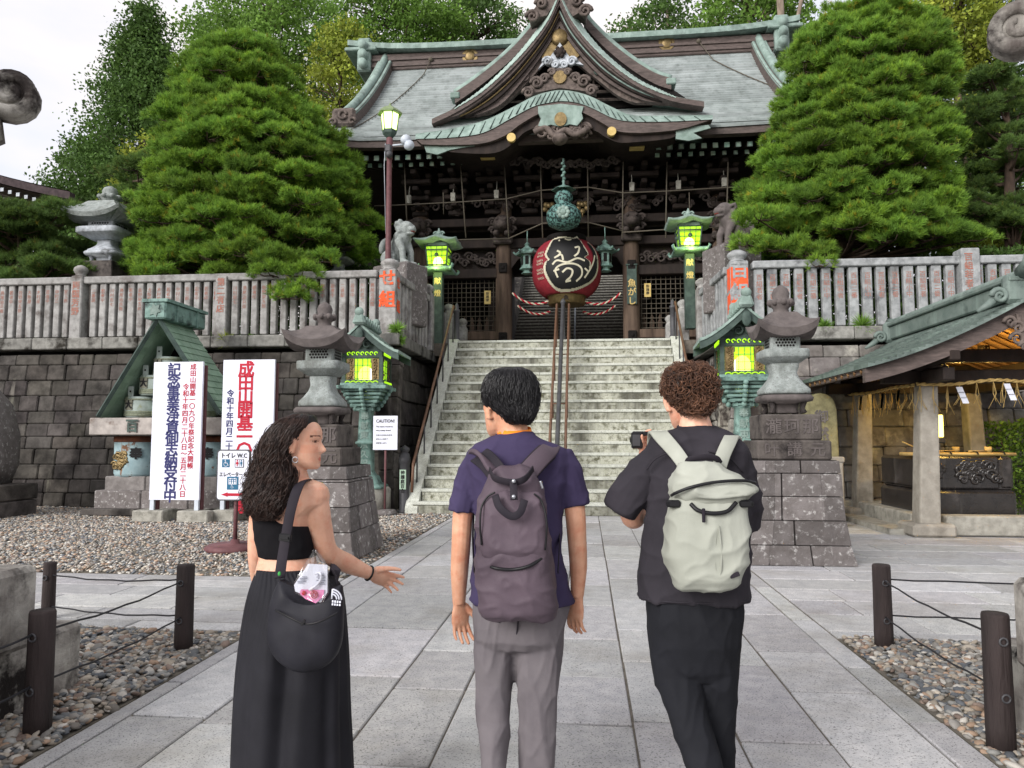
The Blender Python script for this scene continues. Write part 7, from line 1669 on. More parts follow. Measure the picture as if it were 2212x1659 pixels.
def strap(mb, pts, wds, w, th, n=6):
    """flat webbing through pts; wds = sideways direction at each point"""
    P = spl(pts, n); Wd = spl(wds, n); rows = []
    for i, p in enumerate(P):
        t = (P[min(i+1, len(P)-1)]-P[max(i-1, 0)]).normalized(); a = Wd[i]; a = (a-t*a.dot(t)).normalized(); nn = t.cross(a); w_ = w[0]+(w[1]-w[0])*i/(len(P)-1) if isinstance(w, tuple) else w
        rows.append([p+a*(w_/2)*ca+nn*(th/2)*sa for ca, sa in ((-1, -.6), (-.9, -1), (.9, -1), (1, -.6), (1, .6), (.9, 1), (-.9, 1), (-1, .6))])
    return mb.loft(rows)
def skinmat(name, c1, c2):
    m = mat(name, srgb(c1), srgb(c2), 14, .48, .1, 160, tint=True, spec=.35, c3=tuple(a*b for a, b in zip(srgb(c2), (1., .82, .78, 1))), s3=22, t3=(.5, .72)); b = m.node_tree.nodes['Principled BSDF']; b.inputs['Subsurface Weight'].default_value = .15; b.inputs['Subsurface Radius'].default_value = (.012, .005, .003); b.inputs['Subsurface Scale'].default_value = .5; return m
M['skin1'] = skinmat('light_olive_skin', '#e3b59b', '#d6a288'); M['skin2'] = skinmat('tan_skin', '#dba98c', '#c99275'); M['skin3'] = skinmat('fair_skin', '#eab99f', '#dda68c')
def cloth(name, c1, c2, sc=5, rough=.9, fine=320, bump=.12, **k): return mat(name, srgb(c1), srgb(c2), sc, rough, bump, fine, spec=.15, **k)
M['blacktop'] = cloth('black_ribbed_cotton', '#1c1b1e', '#151417'); M['blackskirt'] = cloth('black_crinkled_skirt', '#27272c', '#1e1e22', 4, .75); M['blackbag'] = cloth('black_nylon', '#2a2a30', '#202025', 6, .5)
M['purpletee'] = cloth('dark_purple_jersey', '#433c59', '#38314b', 4); M['greypants'] = cloth('grey_trousers', '#706b6e', '#605b5f', 4, .85); M['plumpack'] = cloth('plum_grey_nylon', '#5b4f58', '#4c424a', 4, .55, 200, .15); M['plumdark'] = cloth('dark_webbing', '#2e2a30', '#26232a', 9, .7)
M['greytee'] = cloth('charcoal_jersey', '#37343a', '#2d2b30', 4); M['blackpants'] = cloth('black_trousers', '#202126', '#18191d', 4, .8); M['palepack'] = cloth('pale_grey_green_canvas', '#a8aba1', '#989b91', 4, .7, 260, .15)
M['hairbrown'] = mat('dark_brown_hair', srgb('#3b2b25'), srgb('#241a18'), 30, .45, tint=True, spec=.4); M['hairblack'] = mat('black_hair', srgb('#1c1b1e'), srgb('#111114'), 30, .38, tint=True, spec=.5); M['haircurl'] = mat('curly_brown_hair', srgb('#684b3a'), srgb('#442f25'), 30, .5, tint=True, spec=.4)
M['shoe'] = mat('dark_shoe', srgb('#242327'), srgb('#1a1a1d'), 6, .6); M['orangeband'] = mat('orange_lanyard', srgb('#f08a1c'), None, rough=.6); M['zipper'] = mat('black_zipper', srgb('#17171a'), None, rough=.45); M['metal'] = mat('steel_buckle', srgb('#a5a8ae'), None, rough=.3, metal=.8)
gp = np.random.default_rng(77)
def shoes(parent, pts, name='shoe'):
    for x, y, yaw in pts:
        L = Matrix.Translation((x, y, 0)) @ Matrix.Rotation(yaw, 4, 'Z'); mb = MB(); mb.loft([[L @ Vector((w*math.cos(a)*q, yy, z0+(h/2)*(1+math.sin(a)))) for a in [k*PI/8 for k in range(16)] for q in ((1,) )] for yy, w, z0, h in ((-.09, .03, .012, .07), (-.075, .04, .005, .1), (-.02, .043, .004, .11), (.06, .046, .004, .085), (.13, .05, .004, .06), (.175, .038, .006, .045), (.19, .018, .01, .03))]); mb.build(name, 'shoe', parent)

# ---------------------------------------------------------------- woman
YW = 2.75; f7 = lambda x, y, d=0.: c7(x, y, YW+d)
wm = thing('person', 'woman with long wavy dark hair in black crop top and long skirt, hand held out', 'person', (f7(300, 1500).x, YW, 0))
mb = MB(); Hh = .212; hp = f7(312, 466); yawW = R(-86); MW = head(mb, hp+Vector((-.0, 0, 0)), Hh, yawW, R(-2), 1.05)
limb(mb, [f7(285, 395), f7(290, 470), f7(296, 545)], [.056, .052, .066])
mb.loft(secs(c7, [(498, 265, 335, .045), (512, 240, 372, .055), (524, 208, 408, .066), (545, 185, 428, .076), (575, 168, 434, .085), (605, 160, 428, .092), (650, 152, 372, .1), (700, 152, 360, .1), (760, 158, 362, .095), (820, 165, 372, .095), (880, 150, 390, .105), (960, 140, 410, .12)], YW, 2.3))
EL = f7(432, 800, .05); limb(mb, [f7(378, 572), f7(387, 630), f7(402, 710, .02), EL, f7(510, 845, .14), f7(598, 884, .22)], [.049, .0495, .046, .040, .0385, .0255])
limb(mb, [f7(190, 560), f7(165, 660, .03), f7(152, 800, .08), f7(160, 900, .16), f7(185, 990, .22)], [.046, .046, .04, .036, .028])
wr_ = f7(598, 884, .22); hd_ = (f7(660, 905, .27)-wr_); hand(mb, wr_, hd_, (.25, -.35, .9), .94, .22, .11, .8, fc=(.06, .22, .55, .75))
hand(mb, f7(185, 990, .22), (.05, .15, -1), (.2, .9, .1), .9, .5)
for q in (-1, 1): limb(mb, [Vector((wm.location.x+q*.07, YW, .84)), Vector((wm.location.x+q*.09, YW+.02, .5)), Vector((wm.location.x+q*.1, YW, .08))], [.06, .05, .04])
body = person_mesh(mb, 'body', 'skin1', wm, .004, 6); paint(body, facepaint(MW, Hh))
mb = MB(); mb.loft(secs(c7, [(520, 232, 312, .072), (545, 205, 296, .089), (575, 178, 279, .099), (610, 158, 270, .105), (645, 148, 280, .108), (672, 146, 322, .108), (692, 145, 362, .108), (740, 151, 368, .105), (790, 159, 372, .102), (814, 163, 378, .101)], YW, 2.35)); person_mesh(mb, 'crop_top', 'blacktop', wm, .006, 3, .003, (7, 7, 7))
mb = MB(); rows = []
for (y, a, b, d) in ((853, 158, 392, .112), (862, 155, 400, .118), (872, 153, 404, .122), (885, 148, 425, .13), (930, 130, 478, .16), (1000, 112, 496, .18), (1100, 94, 502, .2), (1250, 76, 508, .21), (1400, 66, 513, .22), (1550, 58, 522, .225), (1700, 52, 524, .23), (1830, 50, 526, .23), (1905, 50, 526, .23)):
    p, q = f7(a, y), f7(b, y); c = (p+q)/2; k_ = min(1, max(0, (y-860)/300)); g_ = .014*(1-k_)*(y > 858); n = 160
    rows.append([v for v in [Vector((c.x+(q.x-p.x)/2*m_*math.cos(t_), c.y+d*m_*math.sin(t_), c.z)) for t_ in [2*PI*i/n for i in range(n)] for m_ in (1-.1*k_*(.55+.45*math.sin(t_*2.3+1.+y*.001))*(.5+.5*math.sin(t_*11+1.2+1.7*math.sin(t_*3+.5)+y*.0016))**2.2-.09*k_*max(0, math.sin(t_*5+.4+y*.0012))**3-g_*(1+math.sin(t_*46))*2,)]])
mb.loft(rows); sk = mb.build('skirt', 'blackskirt', wm, fix=True)
co = sk.data.vertices
for v in co: v.co += Vector((0, -1, 0))*(.016*mnoise.noise((v.co.x*9+v.co.z*5, v.co.y*5, v.co.z*7-v.co.x*6)))+Vector((.006*mnoise.noise((v.co.x*5, 3, v.co.z*6)), 0, 0))
ss = sk.modifiers.new('s', 'SUBSURF'); ss.levels = ss.render_levels = 1
shoes(wm, [(wm.location.x-.1, YW+.02, .15), (wm.location.x+.12, YW, -.2)])
hs_ = secs(c7, [(247, 318, 352, .02), (252, 290, 368, .05), (268, 255, 382, .08), (292, 226, 387, .1), (325, 200, 366, .106), (360, 184, 342, .106), (400, 168, 318, .102), (440, 156, 310, .1), (480, 144, 322, .1, -.01), (525, 128, 318, .1, -.03), (570, 118, 290, .09, -.06), (610, 118, 262, .075, -.08), (640, 130, 245, .05, -.09), (655, 160, 220, .03, -.09)], YW, 2.1, 40)
mb = MB(); mb.loft([[ (sum(s, Vector())/len(s))+(p-sum(s, Vector())/len(s))*.93 for p in s] for s in hs_]); hv = person_mesh(mb, 'hair', 'hairbrown', wm, .008, 4, .008, (16, 16, 8))
inv = MW.inverted()
def off_face(S, x_lim=.02):
    q = (np.c_[S.reshape(-1, 3), np.ones(S.shape[0]*S.shape[1])] @ np.array(inv).T)[:, :3].reshape(S.shape)/Hh
    bad = (q[..., 1] > .1) & (q[..., 2] < .70) & (q[..., 2] > -.3) & (np.abs(q[..., 0]) < .6); return ~bad.any(1)
S = np.concatenate([hairflow(hs_, 5200, 26, gp, .035, .010, .62, .005, (.5, .95), start=(0, .5)), hairflow(hs_, 700, 26, gp, .09, .02, .8, .06, (.3, .7), start=(.2, .6))]); S = S[off_face(S)]
strandmesh('locks', S, .00125, 'hairbrown', hv, gp.uniform(.7, 1.45, (len(S), 1))*np.array([[1, .95, .9]]))
mb = MB(); p = c7(300, 420, YW-.085); mb.tube([p+Vector((.011*math.cos(a), 0, .011*math.sin(a)-.01)) for a in [k*.55 for k in range(12)]], .0016, 5); mb.build('earring', 'metal', wm)
mb = MB(); d = hd_.normalized(); u = d.orthogonal().normalized(); v_ = d.cross(u); c = wr_-d*.004; mb.tube([c+(u*math.cos(a)+v_*math.sin(a))*.029 for a in [k*PI/8 for k in range(17)]], .0042, 7); mb.build('hair_tie', 'zipper', wm)
# shoulder bag
bg_ = thing('shoulder_bag', 'slouchy black nylon shoulder bag hanging at the woman\'s back', 'bag', f7(340, 1100, -.26)); YBG = YW-.255; rows = []
for i, (y, a, b, d) in enumerate(((905, 240, 486, .03), (915, 236, 488, .05), (960, 216, 491, .05), (1010, 203, 494, .056), (1070, 194, 492, .06), (1130, 190, 488, .062), (1180, 200, 480, .06), (1225, 225, 455, .052), (1255, 265, 420, .04), (1272, 310, 375, .022))):
    s = secs(c7, [(y, a, b, d)], YBG, 2.4, 64)[0]; c = sum(s, Vector())/64; h = (c7(b, y, YBG)-c7(a, y, YBG)).length/2; sag = .12*max(0, 1-i/2.6)
    rows.append([p-Vector((0, 0, sag*max(0, 1-((p.x-c.x-.01)/h)**2)**1.2)) if p.y < c.y+.3 else p for p in s])
mb = MB(); mb.loft(rows); bb = mb.build('body', 'blackbag', bg_, fix=True)
for v in bb.data.vertices: v.co += Vector((0, -1, 0))*(.013*mnoise.noise((v.co.x*8+v.co.z*4, 0, v.co.z*11-v.co.x*5))+.006*mnoise.noise((v.co.x*22, 2, v.co.z*20)))
ss = bb.modifiers.new('s', 'SUBSURF'); ss.levels = ss.render_levels = 1
mb = MB(); strap(mb, [c7(238, 900, YBG-.01), c7(246, 840, YW-.21), c7(262, 740, YW-.165), c7(285, 620, YW-.15), c7(312, 540, YW-.115), c7(338, 514, YW-.05), c7(352, 520, YW+.03), c7(345, 600, YW+.13)], [Vector((1, .15, 0))]*4+[Vector((1, .4, .3))]*2+[Vector((1, .1, -.3))]*2, .036, .005); strap(mb, [c7(470, 930, YBG), c7(455, 880, YW-.16), c7(440, 870, YW+.05)], [Vector((.4, -1, 0))]*3, .05, .006); st2 = mb.build('strap', 'plumdark', bg_)
mb = MB(); p = c7(260, 742, YW-.168); mb.box(p, (.046, .012, .03), ch=.004, mtx=Matrix.Rotation(.1, 4, 'Y')); mb.box(p+Vector((0, -.008, 0)), (.03, .006, .008)); mb.build('slider_buckle', 'zipper', st2)
mb = MB(); mb.tube(spl([c7(x, y, YBG-d) for x, y, d in ((222, 1030, .06), (280, 1060, .09), (340, 1085, .095), (400, 1075, .095), (470, 1040, .07))]), .0035, 5); p = c7(332, 1080, YBG-.1); mb.box(p, (.008, .006, .02), mtx=Matrix.Rotation(.6, 4, 'Y')); mb.build('pocket_zip', 'zipper', bg_)
mb = MB()                                                       # half-dome emblem: three arcs over a straight foot, two lines of tiny lettering
p0 = c7(446, 985, YBG-.062); e1, e3 = Vector((.93, .33, -.15)), Vector((.1, -.1, .99))
for r in (.016, .024, .032): mb.tube([p0+e1*(r*math.sin(a))+e3*(r*math.cos(a)) for a in [k*PI/2/8 for k in range(9)]], .0028, 5)
for k in range(4): mb.box(p0+e1*(.004+.008*k)-e3*.008, (.005, .004, .007)); mb.box(p0+e1*(.004+.008*k)-e3*.018, (.005, .004, .006))
mb.tube([p0, p0+e3*.033], .0028, 5); mb.build('emblem', 'white', bg_)
mb = MB(); mb.ball(c7(237, 885, YBG-.02), (.006, .006, .008), 8, 6); mb.build('cord_stopper', mat('green_bead', srgb('#3f9a4a'), None), bg_)
pch = thing('plastic_pouch', 'clear plastic pouch with a printed sheet and pink charm sticking out of the black bag', 'pouch', c7(365, 930, YBG))
Q = lambda x, y, d: c7(x, y, YBG-.035-d)
mb = MB(); mb.prism([Q(352, 845, 0), Q(428, 850, 0), Q(428, 960, 0), Q(400, 1000, 0), Q(300, 955, 0), Q(295, 930, 0)], (0, .003, 0)); sh = mb.build('printed_sheet', 'white', pch, fix=True)
mb = MB()
for k in range(5): a, b = Q(302+k*5, 918-k*6, .004), Q(340+k*3, 925-k*6, .004); mb.box((a+b)/2, ((b-a).length*(.9 if k % 2 else .6), .001, .0025))
for k in range(6): a, b = Q(385, 890+k*7, .004), Q(420, 892+k*7, .004); mb.box((a+b)/2, ((b-a).length*(1 if k % 2 else .7), .001, .0025))
mb.build('print_lines', mat('grey_print', srgb('#7f8496'), None), sh)
mb = MB(); mb.prism([Q(x, y, .006) for x, y in ((322, 948), (415, 950), (412, 975), (382, 1003), (340, 985), (318, 965))], (0, .003, 0)); ch_ = mb.build('charm_packet', mat('pink_packet', srgb('#e08fbe'), srgb('#d4679f'), 40), pch, fix=True)
mb = MB(); c = Q(375, 968, .01)
for r in (.012, .006): mb.tube([c+Vector((r*math.cos(a), 0, r*math.sin(a))) for a in [k*PI/6 for k in range(13)]], .0018, 5)
mb.ball(Q(335, 962, .009), (.008, .003, .008), 8, 5); mb.build('rose_mark', 'redink', ch_)
mb = MB(); mb.tube(spl([Q(x, y, .012) for x, y in ((355, 950), (385, 930), (402, 905), (398, 882), (380, 885))]), .0042, 6); mb.build('white_cord', 'white', pch)
pm = bpy.data.materials.new('clear_plastic'); pm.use_nodes = True; n_ = pm.node_tree.nodes; gl_ = n_.new('ShaderNodeBsdfGlossy'); gl_.inputs['Roughness'].default_value = .12; tr_ = n_.new('ShaderNodeBsdfTransparent'); mx_ = n_.new('ShaderNodeMixShader'); mx_.inputs[0].default_value = .14
pm.node_tree.links.new(tr_.outputs[0], mx_.inputs[1]); pm.node_tree.links.new(gl_.outputs[0], mx_.inputs[2]); pm.node_tree.links.new(mx_.outputs[0], n_['Material Output'].inputs['Surface']); M['plastic'] = pm
mb = MB(); rows = []
for y, a, b in ((788, 372, 382), (800, 366, 392), (830, 348, 418), (860, 330, 432), (920, 296, 436), (960, 296, 436), (1000, 380, 410)): rows.append([Q(a+(b-a)*k/6, y, .016+.012*math.sin(k*1.3+y*.05)) for k in range(7)])
mb.grid(rows); o = mb.build('clear_sleeve', 'plastic', pch); sd_ = o.modifiers.new('s', 'SOLIDIFY'); sd_.thickness = .001

# ---------------------------------------------------------------- man with purple shirt
YM = 2.9; f8 = lambda x, y, d=0.: c8(x, y, YM+d)
mn = thing('person', 'man with short black hair, purple t-shirt and grey trousers walking with an orange lanyard', 'person', (f8(385, 1400).x, YM, 0))
mb = MB(); Hm = .238; MM = head(mb, f8(345, 338, .02), Hm, R(42), R(-4)); limb(mb, [f8(362, 240), f8(370, 310), f8(378, 380)], [.062, .061, .075])
mb.loft(secs(c8, [(345, 290, 460, .06), (385, 235, 545, .07), (450, 215, 575, .09), (600, 225, 560, .1), (800, 230, 550, .1), (960, 215, 580, .105), (1100, 225, 570, .105)], YM))
limb(mb, [f8(234, 490), f8(190, 545), f8(172, 640), f8(164, 775), f8(158, 880, .03), f8(156, 1000, .06)], [.045, .045, .041, .0385, .036, .0265])
limb(mb, [f8(556, 490), f8(602, 545), f8(618, 625), f8(627, 755), f8(632, 860, .02), f8(628, 975, .03)], [.045, .045, .041, .0375, .035, .0255])
hand(mb, f8(156, 1000, .06), (.08, .02, -1), (.75, .65, .1), 1., .28, .2, .8, fc=(.25, .3, .38, .45)); hand(mb, f8(628, 975, .03), (-.12, .06, -1), (-.8, .6, 0), 1., .5, .15, .7, fc=(.55, .5, .5, .5))
limb(mb, [f8(300, 1080), f8(298, 1450, -.02), f8(292, 1760, -.11)], [.07, .05, .035]); limb(mb, [f8(470, 1080), f8(470, 1450), f8(463, 1780)], [.07, .05, .035])
body = person_mesh(mb, 'body', 'skin2', mn, .0042, 3); paint(body, facepaint(MM, Hm, (.08, .06, .06)))
mb = MB(); mb.loft(secs(c8, [(327, 312, 448, .068), (336, 300, 458, .075), (352, 262, 492, .085), (372, 225, 545, .098), (405, 190, 592, .112), (450, 178, 610, .122), (520, 188, 600, .126), (600, 214, 572, .125), (700, 220, 566, .122), (800, 218, 566, .12), (900, 208, 582, .12), (960, 203, 598, .123), (992, 201, 606, .124)], YM, 2.5))
limb(mb, [f8(245, 440), f8(212, 482), f8(184, 552), f8(168, 636)], [.06, .062, .058, .053]); limb(mb, [f8(550, 430), f8(584, 475), f8(608, 540), f8(624, 612)], [.06, .062, .058, .0525])
person_mesh(mb, 'tshirt', 'purpletee', mn, .006, 2, .010, (5, 5, 6))
mb = MB(); c = f8(378, 330); rg = lambda r1, r2, z, a0=0, a1=2*PI: [c+Vector((r1*math.cos(a), r2*math.sin(a), z+.012*math.sin(a))) for a in [a0+(a1-a0)*k/24 for k in range(25)]]
mb.tube(rg(.073, .07, -.004), .0065, 7); mb.build('collar', 'purpletee', mn)
mb = MB(); rows = [[p+Vector((0, 0, dz)) for p in rg(r, r*.96, .012)] for r, dz in ((.07, -.008), (.069, 0), (.066, .014))]; mb.grid(rows); la = mb.build('lanyard', 'orangeband', mn); sd_ = la.modifiers.new('s', 'SOLIDIFY'); sd_.thickness = .003
mb = MB(); mb.loft(secs(c8, [(975, 208, 596, .116), (1020, 212, 588, .122, -.005), (1080, 214, 582, .13, -.012), (1130, 216, 578, .128, -.01), (1165, 220, 573, .115), (1180, 240, 550, .09)], YM, 2.6))
mb.loft(secs(c8, [(1120, 217, 392, .105), (1170, 219, 382, .105), (1300, 226, 374, .098), (1450, 232, 362, .09, -.02), (1580, 237, 350, .08, -.06), (1700, 243, 340, .072, -.1), (1760, 245, 338, .07, -.12)], YM, 2.6)); mb.loft(secs(c8, [(1120, 372, 576, .105), (1170, 372, 573, .105), (1300, 384, 556, .1), (1450, 394, 546, .092), (1600, 399, 534, .082), (1780, 405, 520, .076)], YM, 2.6))
person_mesh(mb, 'trousers', 'greypants', mn, .006, 2, .008, (10, 10, 2.6))
shoes(mn, [(f8(298, 1700).x, YM-.08, .05), (f8(462, 1700).x, YM+.02, -.1)])
hs_ = secs(c8, [(62, 345, 385, .02), (66, 318, 412, .05), (78, 292, 436, .08), (100, 272, 455, .098), (130, 258, 465, .106), (165, 252, 470, .11), (195, 254, 471, .108), (215, 268, 468, .1, -.008), (235, 300, 464, .088, -.02), (255, 328, 456, .075, -.03), (275, 345, 444, .06, -.035), (288, 362, 432, .045, -.035)], YM, 2.15, 40)
inv = MM.inverted(); Hh = Hm
mb = MB(); mb.loft([[(sum(s, Vector())/len(s))+(p-sum(s, Vector())/len(s))*.955 for p in s] for s in hs_]); hv = person_mesh(mb, 'hair', 'hairblack', mn, .006, 3, .003, (24, 24, 10))
def off2(S, lim=.78):
    q = (np.c_[S.reshape(-1, 3), np.ones(S.shape[0]*S.shape[1])] @ np.array(inv).T)[:, :3].reshape(S.shape)/Hh
    bad = (q[..., 1] > .05) & (q[..., 2] < lim-.32*np.clip(.3-q[..., 1], 0, 1)) & (q[..., 2] > -.3); return ~bad.any(1)
S = np.concatenate([hairflow(hs_, 5200, 9, gp, .035, .006, .7, .012, (.14, .32), start=(0, .82)), hairflow(hs_, 900, 9, gp, .025, .003, .5, .035, (.12, .26), start=(0, .8))]); S = S[off2(S)]
strandmesh('locks', S, .0014, 'hairblack', hv, gp.uniform(.6, 1.5, (len(S), 1))*np.ones((1, 3)))
# plum backpack
YK_ = YM-.215; bp_ = thing('backpack', 'plum-grey nylon backpack with black webbing on the man in the purple shirt', 'backpack', f8(385, 760, -.22))
mb = MB(); mb.loft(secs(c8, [(463, 318, 418, .025), (470, 296, 438, .045), (490, 276, 456, .062), (530, 254, 476, .078), (590, 236, 492, .092), (660, 228, 504, .1), (740, 226, 516, .106), (820, 228, 528, .11), (900, 236, 538, .112), (970, 242, 545, .108), (1020, 250, 548, .098), (1050, 268, 535, .075), (1063, 300, 500, .04)], YK_, 3.0, 48))
person_mesh(mb, 'body', 'plumpack', bp_, .006, 2, .010, (6, 6, 9))
yb = lambda d: YK_-d
mb = MB(); mb.loft(secs(c8, [(556, 292, 470, .012), (580, 262, 488, .03), (640, 248, 500, .04), (720, 243, 506, .046), (790, 246, 510, .044), (832, 262, 505, .03), (846, 300, 470, .008)], yb(.075), 2.8, 36)); person_mesh(mb, 'front_panel', 'plumpack', bp_, .006, 2, .007, (8, 8, 8))
for pts in ([(x, y, .085 if 270 < x < 500 else .05) for x, y in ((262, 845), (300, 862), (370, 868), (440, 852), (500, 812))],): mb = MB(); mb.tube(spl([c8(x, y, yb(d+.035)) for x, y, d in pts]), .006, 6); mb.build('pocket_zip', 'zipper', bp_)
mb = MB(); mb.tube(spl([c8(x, y, yb(d)) for x, y, d in ((246, 770, .108), (240, 690, .112), (246, 620, .105), (270, 578, .1), (300, 560, .1))]), .0035, 6); mb.tube(spl([c8(x, y, yb(d)) for x, y, d in ((500, 790, .105), (506, 700, .112), (500, 640, .108), (482, 590, .1), (455, 565, .1))]), .0035, 6); mb.build('side_zip', 'zipper', bp_)
mb = MB(); strap(mb, [c8(278, 470, yb(.06)), c8(300, 505, yb(.1)), c8(372, 520, yb(.11)), c8(420, 505, yb(.105)), c8(452, 465, yb(.06))], [Vector((0, -.3, 1))]*5, .024, .005); mb.build('top_handle', 'plumdark', bp_)
mb = MB(); strap(mb, [c8(372, 512, yb(.115)), c8(374, 550, yb(.13)), c8(376, 590, yb(.145))], [Vector((1, 0, 0))]*3, .026, .005); strap(mb, [c8(300, 572, yb(.125)), c8(318, 620, yb(.15)), c8(365, 655, yb(.16)), c8(400, 640, yb(.16)), c8(418, 590, yb(.14))], [Vector((1, 0, .5)), Vector((.8, 0, .8)), Vector((0, 0, 1)), Vector((-.7, 0, .8)), Vector((-1, 0, .4))], .026, .005); wb = mb.build('webbing', 'plumdark', bp_)
mb = MB()
for y in (516, 578): mb.ball(c8(374, y, yb(.13 if y < 550 else .148)), (.008, .006, .008), 10, 6)
mb.tube(spl([c8(480, 515, yb(.09)), c8(490, 545, yb(.09))]), .005, 5); mb.build('snaps', 'metal', wb)
for q, pts in ((-1, ((302, 478, -.2), (270, 438, -.165), (238, 412, -.115), (226, 408, -.04), (228, 455, .06), (232, 560, .12))), (1, ((432, 478, -.2), (470, 435, -.165), (508, 398, -.115), (528, 384, -.04), (534, 440, .06), (540, 560, .12)))):
    mb = MB(); strap(mb, [f8(x, y, d) for x, y, d in pts], [Vector((1, 0, .75*(-q)*-1 if q < 0 else -.75)) if k < 3 else Vector((1, 0, 0)) for k in range(6)], (.072, .062), .016); s_ = mb.build('shoulder_strap', 'plumpack', bp_)
    mb = MB(); strap(mb, [f8(x-q*4, y+3, d+.006) for x, y, d in pts[:4]], [Vector((1, 0, .75 if q < 0 else -.75))]*4, .079, .008); mb.build('strap_edge', 'plumdark', s_)
    x0 = 215 if q < 0 else 553; mb = MB(); strap(mb, [f8(x0, 640, .03), f8(x0+q*4, 740, -.06), f8(x0-q*2, 880, -.13)], [Vector((0, 1, 0))]*3, .022, .004); mb.build('lower_strap', 'plumdark', s_)

# ---------------------------------------------------------------- man with pale backpack
YN_ = 3.0; f9 = lambda x, y, d=0.: c8(x, y, YN_+d)
m2 = thing('person', 'man with curly brown hair, charcoal t-shirt and black trousers holding up a camera', 'person', (f9(1130, 1400).x, YN_, 0))
mb = MB(); Hm2 = .232; M3 = head(mb, f9(1075, 302, .05), Hm2, R(14), R(-14)); limb(mb, [f9(1088, 200), f9(1096, 262), f9(1102, 340)], [.058, .057, .078])
mb.loft(secs(c8, [(318, 1010, 1180, .06), (355, 960, 1220, .07), (430, 935, 1255, .09), (600, 930, 1270, .1), (800, 920, 1270, .1), (960, 925, 1270, .105), (1100, 930, 1260, .1)], YN_))
limb(mb, [f9(950, 470), f9(885, 540), f9(842, 640, .03), f9(862, 655, .1), f9(880, 520, .27), f9(893, 420, .40)], [.05, .05, .045, .042, .036, .027]); hand(mb, f9(893, 420, .40), (-.15, .0, 1), (-.3, -.9, 0), .9, 1.0, .05, .6)
limb(mb, [f9(1235, 480), f9(1280, 570), f9(1285, 690, .06), f9(1180, 600, .28), f9(960, 420, .4)], [.042, .042, .042, .038, .028]); hand(mb, f9(960, 420, .4), (-.7, .05, .6), (0, .2, 1), .95, .7)
limb(mb, [f9(1020, 1080), f9(1040, 1300, -.01), f9(1130, 1660, -.13), f9(1150, 1760, -.18)], [.07, .05, .04, .03]); limb(mb, [f9(1180, 1080), f9(1185, 1300, .02), f9(1196, 1780, .06)], [.07, .05, .035])
body = person_mesh(mb, 'body', 'skin3', m2, .0042, 3); paint(body, facepaint(M3, Hm2, (.3, .2, .15)))
mb = MB(); mb.loft(secs(c8, [(292, 1040, 1156, .066), (302, 1022, 1172, .075), (318, 975, 1218, .088), (342, 922, 1262, .104), (390, 892, 1300, .12), (450, 890, 1308, .128), (560, 902, 1312, .13), (700, 900, 1318, .128), (820, 884, 1318, .128), (920, 874, 1314, .13), (982, 869, 1312, .131)], YN_, 2.5))
limb(mb, [f9(950, 425), f9(900, 480), f9(846, 560), f9(800, 634, .01)], [.07, .076, .076, .07]); limb(mb, [f9(1255, 430), f9(1284, 490), f9(1300, 590), f9(1302, 700, .04)], [.06, .06, .055, .052])
person_mesh(mb, 'tshirt', 'greytee', m2, .006, 2, .012, (4.5, 4.5, 5))
mb = MB(); mb.tube(spl([f9(x, y, d) for x, y, d in ((905, 470, -.11), (935, 430, -.128), (985, 405, -.135), (1060, 400, -.135))]), .003, 5); mb.tube(spl([f9(x, y, d) for x, y, d in ((1150, 395, -.132), (1230, 420, -.13), (1290, 480, -.1))]), .003, 5); mb.build('yoke_seam', 'greytee', m2)
c = f9(1098, 296); mb = MB(); mb.tube([c+Vector((.067*math.cos(a), .066*math.sin(a), -.004+.008*math.sin(a))) for a in [k*PI/12 for k in range(25)]], .0065, 7); mb.build('collar', 'greytee', m2)
mb = MB(); mb.loft(secs(c8, [(965, 908, 1284, .118), (1050, 912, 1284, .13, -.01), (1150, 916, 1280, .132, -.01), (1250, 924, 1274, .118), (1290, 945, 1262, .09)], YN_, 2.6))
mb.loft(secs(c8, [(1200, 918, 1115, .11), (1270, 928, 1115, .11), (1340, 948, 1130, .105, -.02), (1450, 988, 1152, .1, -.05), (1560, 1026, 1180, .09, -.09), (1660, 1060, 1205, .085, -.13), (1760, 1085, 1215, .08, -.18)], YN_, 2.6)); mb.loft(secs(c8, [(1200, 1085, 1278, .11), (1300, 1100, 1270, .108, .02), (1450, 1120, 1260, .1, .05), (1600, 1140, 1250, .09, .06), (1800, 1155, 1240, .08, .06)], YN_, 2.6))
person_mesh(mb, 'trousers', 'blackpants', m2, .0065, 2, .007, (8, 8, 3.4))
shoes(m2, [(f9(1160, 1700).x, YN_-.16, .0), (f9(1200, 1700).x, YN_+.12, 0)])
hs_ = secs(c8, [(56, 1060, 1100, .02), (60, 1030, 1125, .05), (74, 1002, 1150, .08), (98, 984, 1168, .098), (130, 976, 1178, .107), (165, 980, 1181, .108), (195, 1012, 1176, .1, -.01), (215, 1038, 1165, .085, -.025), (235, 1050, 1150, .068, -.035), (248, 1070, 1130, .045, -.04)], YN_, 2.15, 40)
inv = M3.inverted(); Hh = Hm2
mb = MB(); mb.loft([[(sum(s, Vector())/len(s))+(p-sum(s, Vector())/len(s))*.93 for p in s] for s in hs_]); hv = person_mesh(mb, 'hair', 'haircurl', m2, .007, 2, .012, (34, 34, 34))
A = np.array([[tuple(p) for p in s] for s in hs_]); nC = 2300; i_ = gp.uniform(.3, len(hs_)-1.1, nC); k_ = gp.integers(0, 40, nC); ii = i_.astype(int); ff = (i_-ii)[:, None]; P0 = A[ii, k_]*(1-ff)+A[ii+1, k_]*ff; C0 = A[ii].mean(1)*(1-ff)+A[ii+1].mean(1)*ff; N0 = unit(P0-C0+np.array([0, 0, .02]))
